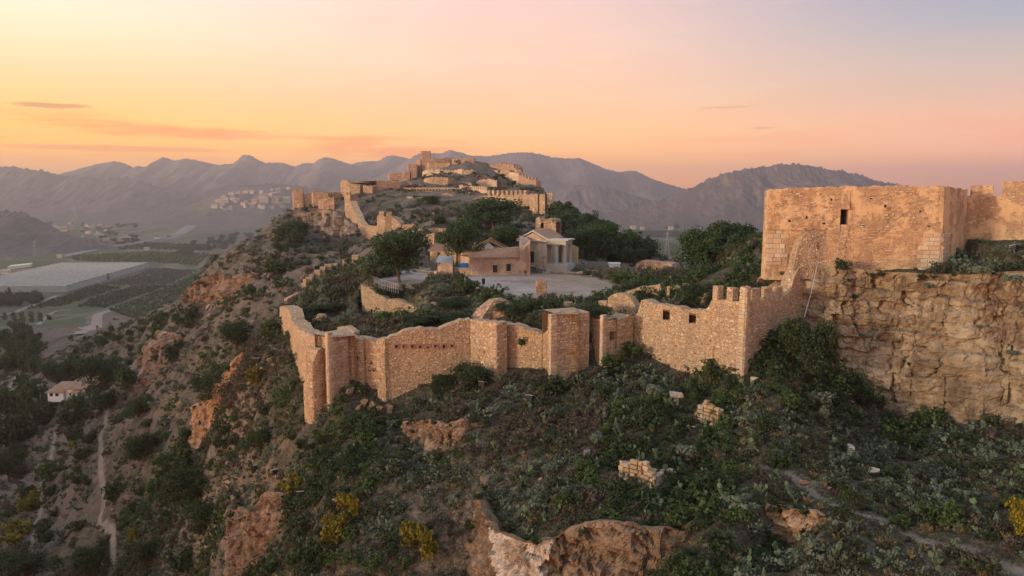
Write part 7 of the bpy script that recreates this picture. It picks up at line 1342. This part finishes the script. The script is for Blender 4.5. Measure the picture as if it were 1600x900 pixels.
def house(label, p, group, k=None, s=1.0, rz=None, name='house'):
    ob = put(name, HM[rnd.randrange(8) if k is None else k], None, p, (0, 0, rnd.uniform(-.6, .6) if rz is None else rz), (s, s, s)); return setp(ob, label, 'house', group, 'thing')
for i in range(46):
    u, v = rnd.uniform(15, 205), 0; v = rnd.uniform(350, 376) if u < 130 else rnd.uniform(352, 378)
    house('small house of the village scattered in trees beside the motorway', on_ground_far(u, v), 'village houses beside the motorway', s=rnd.uniform(.8, 1.3))
for i in range(26):
    u = rnd.uniform(90, 300); house('tiny pale house at the foot of the left wooded hills', on_ground_far(u, rnd.uniform(328, 342)), 'houses at the foot of the left hills', s=1.2)
for i in range(52):
    u = rnd.uniform(335, 452); v = rnd.uniform(np.interp(u, [335, 370, 400, 452], [313, 302, 297, 297]), 328); p = on_ridge(('town_hill', 7), u, v); house('tiny white house on the hazy hill of villas left of the citadel', p, 'villas on the hazy town hill', s=rnd.uniform(1.1, 1.7))
for (u, v, s_) in ((415, 316, 4.2), (430, 317, 3.6), (448, 316, 3.8)): house('long white apartment block on the town hill', on_ridge(('town_hill', 7), u, v), 'white apartment blocks on the town hill', 1, s_ * .8, .1, 'apartment_block')
for i in range(20):
    house('tiny house in the right hand valley below the round wooded hill', on_ground_far(rnd.uniform(900, 1060), rnd.uniform(326, 340)), 'houses in the right hand valley', s=rnd.uniform(1, 1.5))
for (u, v, s_, lb) in ((915, 325, 5, 'long white warehouse at the foot of the round wooded hill'), (935, 326, 4, 'shorter white warehouse right of the long one'), (989, 358, 1.6, 'white farm shed in the right hand valley, left one'), (1004, 359, 1.3, 'low farm shed beside the left white shed'), (1048, 359, 1.5, 'white farm shed in the right hand valley, right one'), (963, 342, 1.2, 'small white house under the scrub hill foot')): house(lb, on_ground_far(u, v), None, 1, s_, .05, 'warehouse')
for (u, v, s_, k_, lb) in ((95, 403, 1.0, 1, 'single white house beside the green plantation'), (12, 428, 1.4, 4, 'blue grey shed behind the greenhouse corner'), (196, 376, 1.8, 2, 'big ochre building beside the motorway'), (188, 379, .9, 5, 'small blue building beside the ochre one'), (305, 378, 1.1, 1, 'pale hut in the wood right of the motorway'), (230, 397 - 6, 1.0, 7, 'concrete box house beside the motorway bridge')): house(lb, on_ground_far(u, v), None, k_, s_, .1)
ob = MB(); a, b, c2, d2 = (on_ground_far(*q) for q in ((12, 421), (48, 417), (51, 415), (18, 418.5))); ob.add([tuple(q + Vector((0, 0, 4.5))) for q in (a, b, c2, d2)] + [tuple(q + Vector((0, 0, -.5))) for q in (a, b, c2, d2)], [(0, 1, 2, 3), (0, 4, 5, 1), (1, 5, 6, 2), (2, 6, 7, 3), (3, 7, 4, 0)]); setp(ob.build('warehouse', simple('roof sheet painted glint', (.8, .72, .5), .3, .05)), 'low warehouse with a glint painted into its pale roof behind the greenhouse', 'warehouse', None, 'thing')  # the glint off the roof is put into the base colour
# farmhouse with red roofs
fg = on_ground(116, 617, 120); fm = thing('farmhouse', 'white farmhouse with two low red tiled roofs at the foot of the left slope', 'farmhouse', fg); o = Vector(fm.location); sc = fg.y / FPX
M['red_tile'] = stone_pieces('red roof tile', [(.50, .28, .21), (.58, .35, .27), (.46, .26, .2)], .2)
def fbox(x0, x1, y0, y1, h0, h1, nm):
    mb = MB(); mb.prism([(x0, y0), (x1, y0), (x1, y1), (x0, y1)], -1.5, h0); mb.build('wall', M['white'], fm)
    tile_roof(fm, 'roof', Vector((x0 - .4, y0 - .5, h0)) + o, Vector((x1 + .4, y0 - .5, h0)) + o, Vector((x1 + .4, y1 + .3, h1)) + o, Vector((x0 - .4, y1 + .3, h1)) + o, o, .5, .8, 9)
fbox(-33 * sc, -8 * sc, -3, 5, 1.6, 2.9, 0); fbox(-7.5 * sc, 24 * sc, -2, 7, 2.4, 4.0, 1); fbox(8 * sc, 17 * sc, -4, -2.1, 1.7, 2.1, 2)
for x in (-27, -18, 1):
    mb = MB(); mb.box((x * sc, -3.02 if x < -8 else -2.02, 0.8), (1.0, .1, .9)); mb.build('window', M['black'], fm)
# trees of the valley
for i in range(30):
    u = rnd.uniform(0, 66); tree('sbush', 'dark tree of the belt below the greenhouse', on_ground_far(u, rnd.uniform(467, 480) - u * .03), rnd.uniform(8, 13), rnd.uniform(7, 11), 'tree belt below the greenhouse')
g = on_ground_far(14.5, 466); tree('cypress', 'lone dark cypress beside the greenhouse', g, 4, 12)
for u in (54, 59, 65): tree('cypress', 'pointed cypress at the right end of the tree belt', on_ground_far(u, 471), 4, rnd.uniform(7, 10), 'cypresses ending the tree belt')
tree('sbush', 'single round tree at the right side of the greenhouse', on_ground_far(166, 437.5), 11, 9)
for i in range(46):
    u = rnd.uniform(285, 425); v = rnd.uniform(np.interp(u, [285, 340, 425], [384, 372, 357]), np.interp(u, [285, 340, 425], [402, 392, 376])); g = on_ground_far(u, v, 260)
    if g.y > 550: tree(rnd.choice(['sbush', 'sdome']), 'hazy tree of the wood behind the left flank', g, rnd.uniform(12, 22), rnd.uniform(8, 14), 'hazy wood behind the left flank')
for i in range(60):
    u = rnd.uniform(0, 215); tree(rnd.choice(['sbush', 'sdome']), 'dark tree among the village houses', on_ground_far(u, rnd.uniform(350, 382)), rnd.uniform(12, 26), rnd.uniform(7, 11), 'trees among the village houses')
for i in range(46):
    u = rnd.uniform(955, 1195); tree('sbush', 'hazy tree on the fields of the right hand valley', on_ground_far(u, rnd.uniform(330, 372)), rnd.uniform(14, 30), rnd.uniform(7, 12), 'field trees of the right hand valley')
for i in range(40):
    u = rnd.uniform(0, 62); v = rnd.uniform(508, 592); g = on_ground(u, v, 200); tree('sbush2' if rnd.random() < .5 else 'sbush', 'tree of the pine wood at the left edge above the farmhouse', g, rnd.uniform(5, 9), rnd.uniform(5, 8.5), 'wood at the left edge above the farmhouse')
for i in range(50):
    u = rnd.uniform(100, 300); v = rnd.uniform(np.interp(u, [100, 300], [530, 490]), np.interp(u, [100, 300], [590, 560])); g = on_ground(u, v, 150); tree(rnd.choice(['sbush', 'sbush2']), 'dark bush dotted over the lower left brow', g, rnd.uniform(2.2, 5.5), rnd.uniform(1.6, 3.6), 'bushes dotted over the lower left brow')
for i in range(60):
    u = rnd.uniform(5, 420); v = rnd.uniform(640, 890); g = on_ground(u, v, 60); s_ = rnd.uniform(14, 34) * g.y / FPX; kd = rnd.choice(['sbush', 'sbush2', 'sbush']); lb = ('light green' if kd == 'sbush2' else 'dark') + ' rounded bush scattered ' + ('left of the footpath ' if u < 160 else 'between footpath and bastion rocks ' if u < 300 else 'below the bastion rocks ') + ('high on the lower left slope' if v < 760 else 'near the bottom edge'); tree(kd, lb, g, s_, s_ * rnd.uniform(.6, .9), lb + ' group')
for i in range(26):
    u = rnd.uniform(610, 830); v = rnd.uniform(312, 352); g = on_ground(u, v, 150); s_ = rnd.uniform(6, 13) * g.y / FPX; tree('sbush', 'small dark bush on the grassy slope below the citadel walls', g, s_, s_ * .7, 'bushes on the slope below the citadel')
for i in range(24):
    u = rnd.uniform(400, 540); v = rnd.uniform(350, 470); g = on_ground(u, v, 100); s_ = rnd.uniform(7, 18) * g.y / FPX; tree('sbush', 'dark bush on the rocky slope below the left castle rock', g, s_, s_ * .6, 'bushes below the left castle rock')
# pylons
def pylon(label, g, h):
    t = thing('pylon', label, 'pylon', g); mb = MB(); w0 = h * .11
    for sx in (-1, 1):
        for sy in (-1, 1): mb.tube([(sx * w0, sy * w0, -1), (sx * w0 * .35, sy * w0 * .35, h * .6), (sx * .15, sy * .15, h)], h * .0035, 4)
    for k in range(7):
        z0, z1 = h * k / 8, h * (k + 1) / 8; a, b = w0 * (1 - z0 / h * 1.05), w0 * (1 - z1 / h * 1.05); mb.tube([(-a, -a, z0), (b, -b, z1)], h * .0025, 3); mb.tube([(a, -a, z0), (-b, -b, z1)], h * .0025, 3)
    mb.build('lattice', M['zinc'], t)
    for z in (.68, .8, .92): mb = MB(); mb.tube([(-h * .16, 0, h * z), (0, 0, h * (z + .03)), (h * .16, 0, h * z)], h * .007, 4); mb.build('cross_arm', M['steel'], t)
g = on_ground_far(55, 400); pylon('hazy lattice pylon beyond the greenhouse', g, 24 * g.y / FPX)
g = on_ground_far(118, 350); pylon('far hazy lattice pylon above the village', g, 30 * g.y / FPX)
g = on_ground_far(1042, 404); pylon('thin lattice mast in the right hand valley', g, 42 * g.y / FPX)
# lorries and cars on the motorway
def vehicle(name, label, u, v, L, Wd, H, mat, ang, cab=True):
    g = on_ground_far(u, v); g.z += 1.3; t = thing(name, label, 'lorry' if cab else 'car', g, None if cab else 'cars on the motorway', ang)
    if cab:
        mb = MB(); mb.box((-.9, 0, H / 2 + .6), (L - 2.6, Wd, H - .6)); mb.build('cargo_box', mat, t); mb = MB(); mb.prism([(L / 2 - 2, -Wd / 2 + .05), (L / 2, -Wd / 2 + .15), (L / 2, Wd / 2 - .15), (L / 2 - 2, Wd / 2 - .05)], .5, [2.9, 2.5, 2.5, 2.9]); mb.build('cab', M['white'], t)
    else:
        mb = MB(); mb.box((0, 0, .6), (L, Wd, .65)); mb.build('body', mat, t); mb = MB(); mb.prism([(-L * .3, -Wd * .45), (L * .22, -Wd * .45), (L * .22, Wd * .45), (-L * .3, Wd * .45)], .93, [1.45, 1.3, 1.3, 1.45]); mb.build('cabin', M['black'], t)
    wm = MB(); wm.tube([(0, -.15, 0), (0, .15, 0)], .45, 8); wm = wm.mesh('wheel', M['black'])
    for x in (-L * .34, L * .34):
        for y in (-Wd / 2, Wd / 2): put('wheel', wm, t, (x, y, .42))
vehicle('lorry', 'white lorry on the motorway below the wooded hills', 245, 374.5, 14, 2.6, 4, M['white'], 1.0); vehicle('lorry', 'blue lorry ahead of the white one on the motorway', 264, 371, 14, 2.6, 4, M['blue'], 1.0)
for (u, v) in ((226, 378), (277, 364), (291, 354), (285, 361), (302, 346)): vehicle('car', 'small pale car driving on the motorway', u, v, 4.6, 1.9, 1.5, M['white'], 1.1, False)
# floodlights on the slope
FB = MB(); FB.prism([(-.38, -.28), (.38, -.28), (.38, .28), (-.38, .28)], .28, [.62, .62, .84, .84]); FBm = FB.mesh('housing', M['black'])
gl = simple('lamp glass', (.16, .17, .18), .2, .05); FG = MB(); FG.box((0, -.295, .46), (.64, .02, .26)); FGm = FG.mesh('glass', gl); FK = MB(); FK.tube([(0, 0, -.3), (0, 0, .3)], .07, 6); FKm = FK.mesh('stand', M['steel']); FR = MB(); FR.box((0, -.02, .0), (.86, .66, .05)); FRm = FR.mesh('lid', simple('grey lid', (.30, .29, .28), .6))
for (u, v, lb) in ((695, 583, 'dark floodlight box under the long front wall, in front of the dark thicket'), (754, 609, 'dark floodlight box with a pale lid below the angled wall'), (828, 631, 'floodlight box below the stepped wall beside the bare rock track'), (948, 585, 'floodlight box in front of the broken bastion'), (402, 739, 'floodlight box low on the left slope, left of a close pair'), (431, 747, 'floodlight box low on the left slope, right of a close pair'), (470, 780, 'floodlight box left of the brightest yellow broom'), (527, 796, 'floodlight box touching the brightest yellow broom'), (401, 572, 'floodlight box high on the left slope above the yellow topped broom'), (1584, 396, 'floodlight box near the crenellated wall at the right edge')):
    g = on_ground(u, v, 60 if u < 1500 else 71); t = thing('floodlight', lb, 'floodlight', g + Vector((0, 0, .12)), 'floodlights aimed at the walls', rnd.uniform(2.5, 3.8)); sc_ = max(1.0, g.y / 80); t.scale = (sc_,) * 3
    put('stand', FKm, t); hb_ = put('housing', FBm, t); put('glass', FGm, hb_); l_ = put('lid', FRm, hb_, (0, 0, .76), (.27, 0, 0))
g = on_ground(917, 720); sg = thing('sign_panel', 'small pale weathered panel on two posts in the middle of the slope', 'sign', g, None, .3); mb = MB(); mb.box((0, 0, .75), (.62, .04, .5)); mb.build('panel', M['zinc'], sg)
for x in (-.24, .24):
    mb = MB(); mb.tube([(x, .05, -.2), (x, .05, 1.0)], .03, 6); mb.build('post', M['steel'], sg)
if 'cypress' not in USED: pass
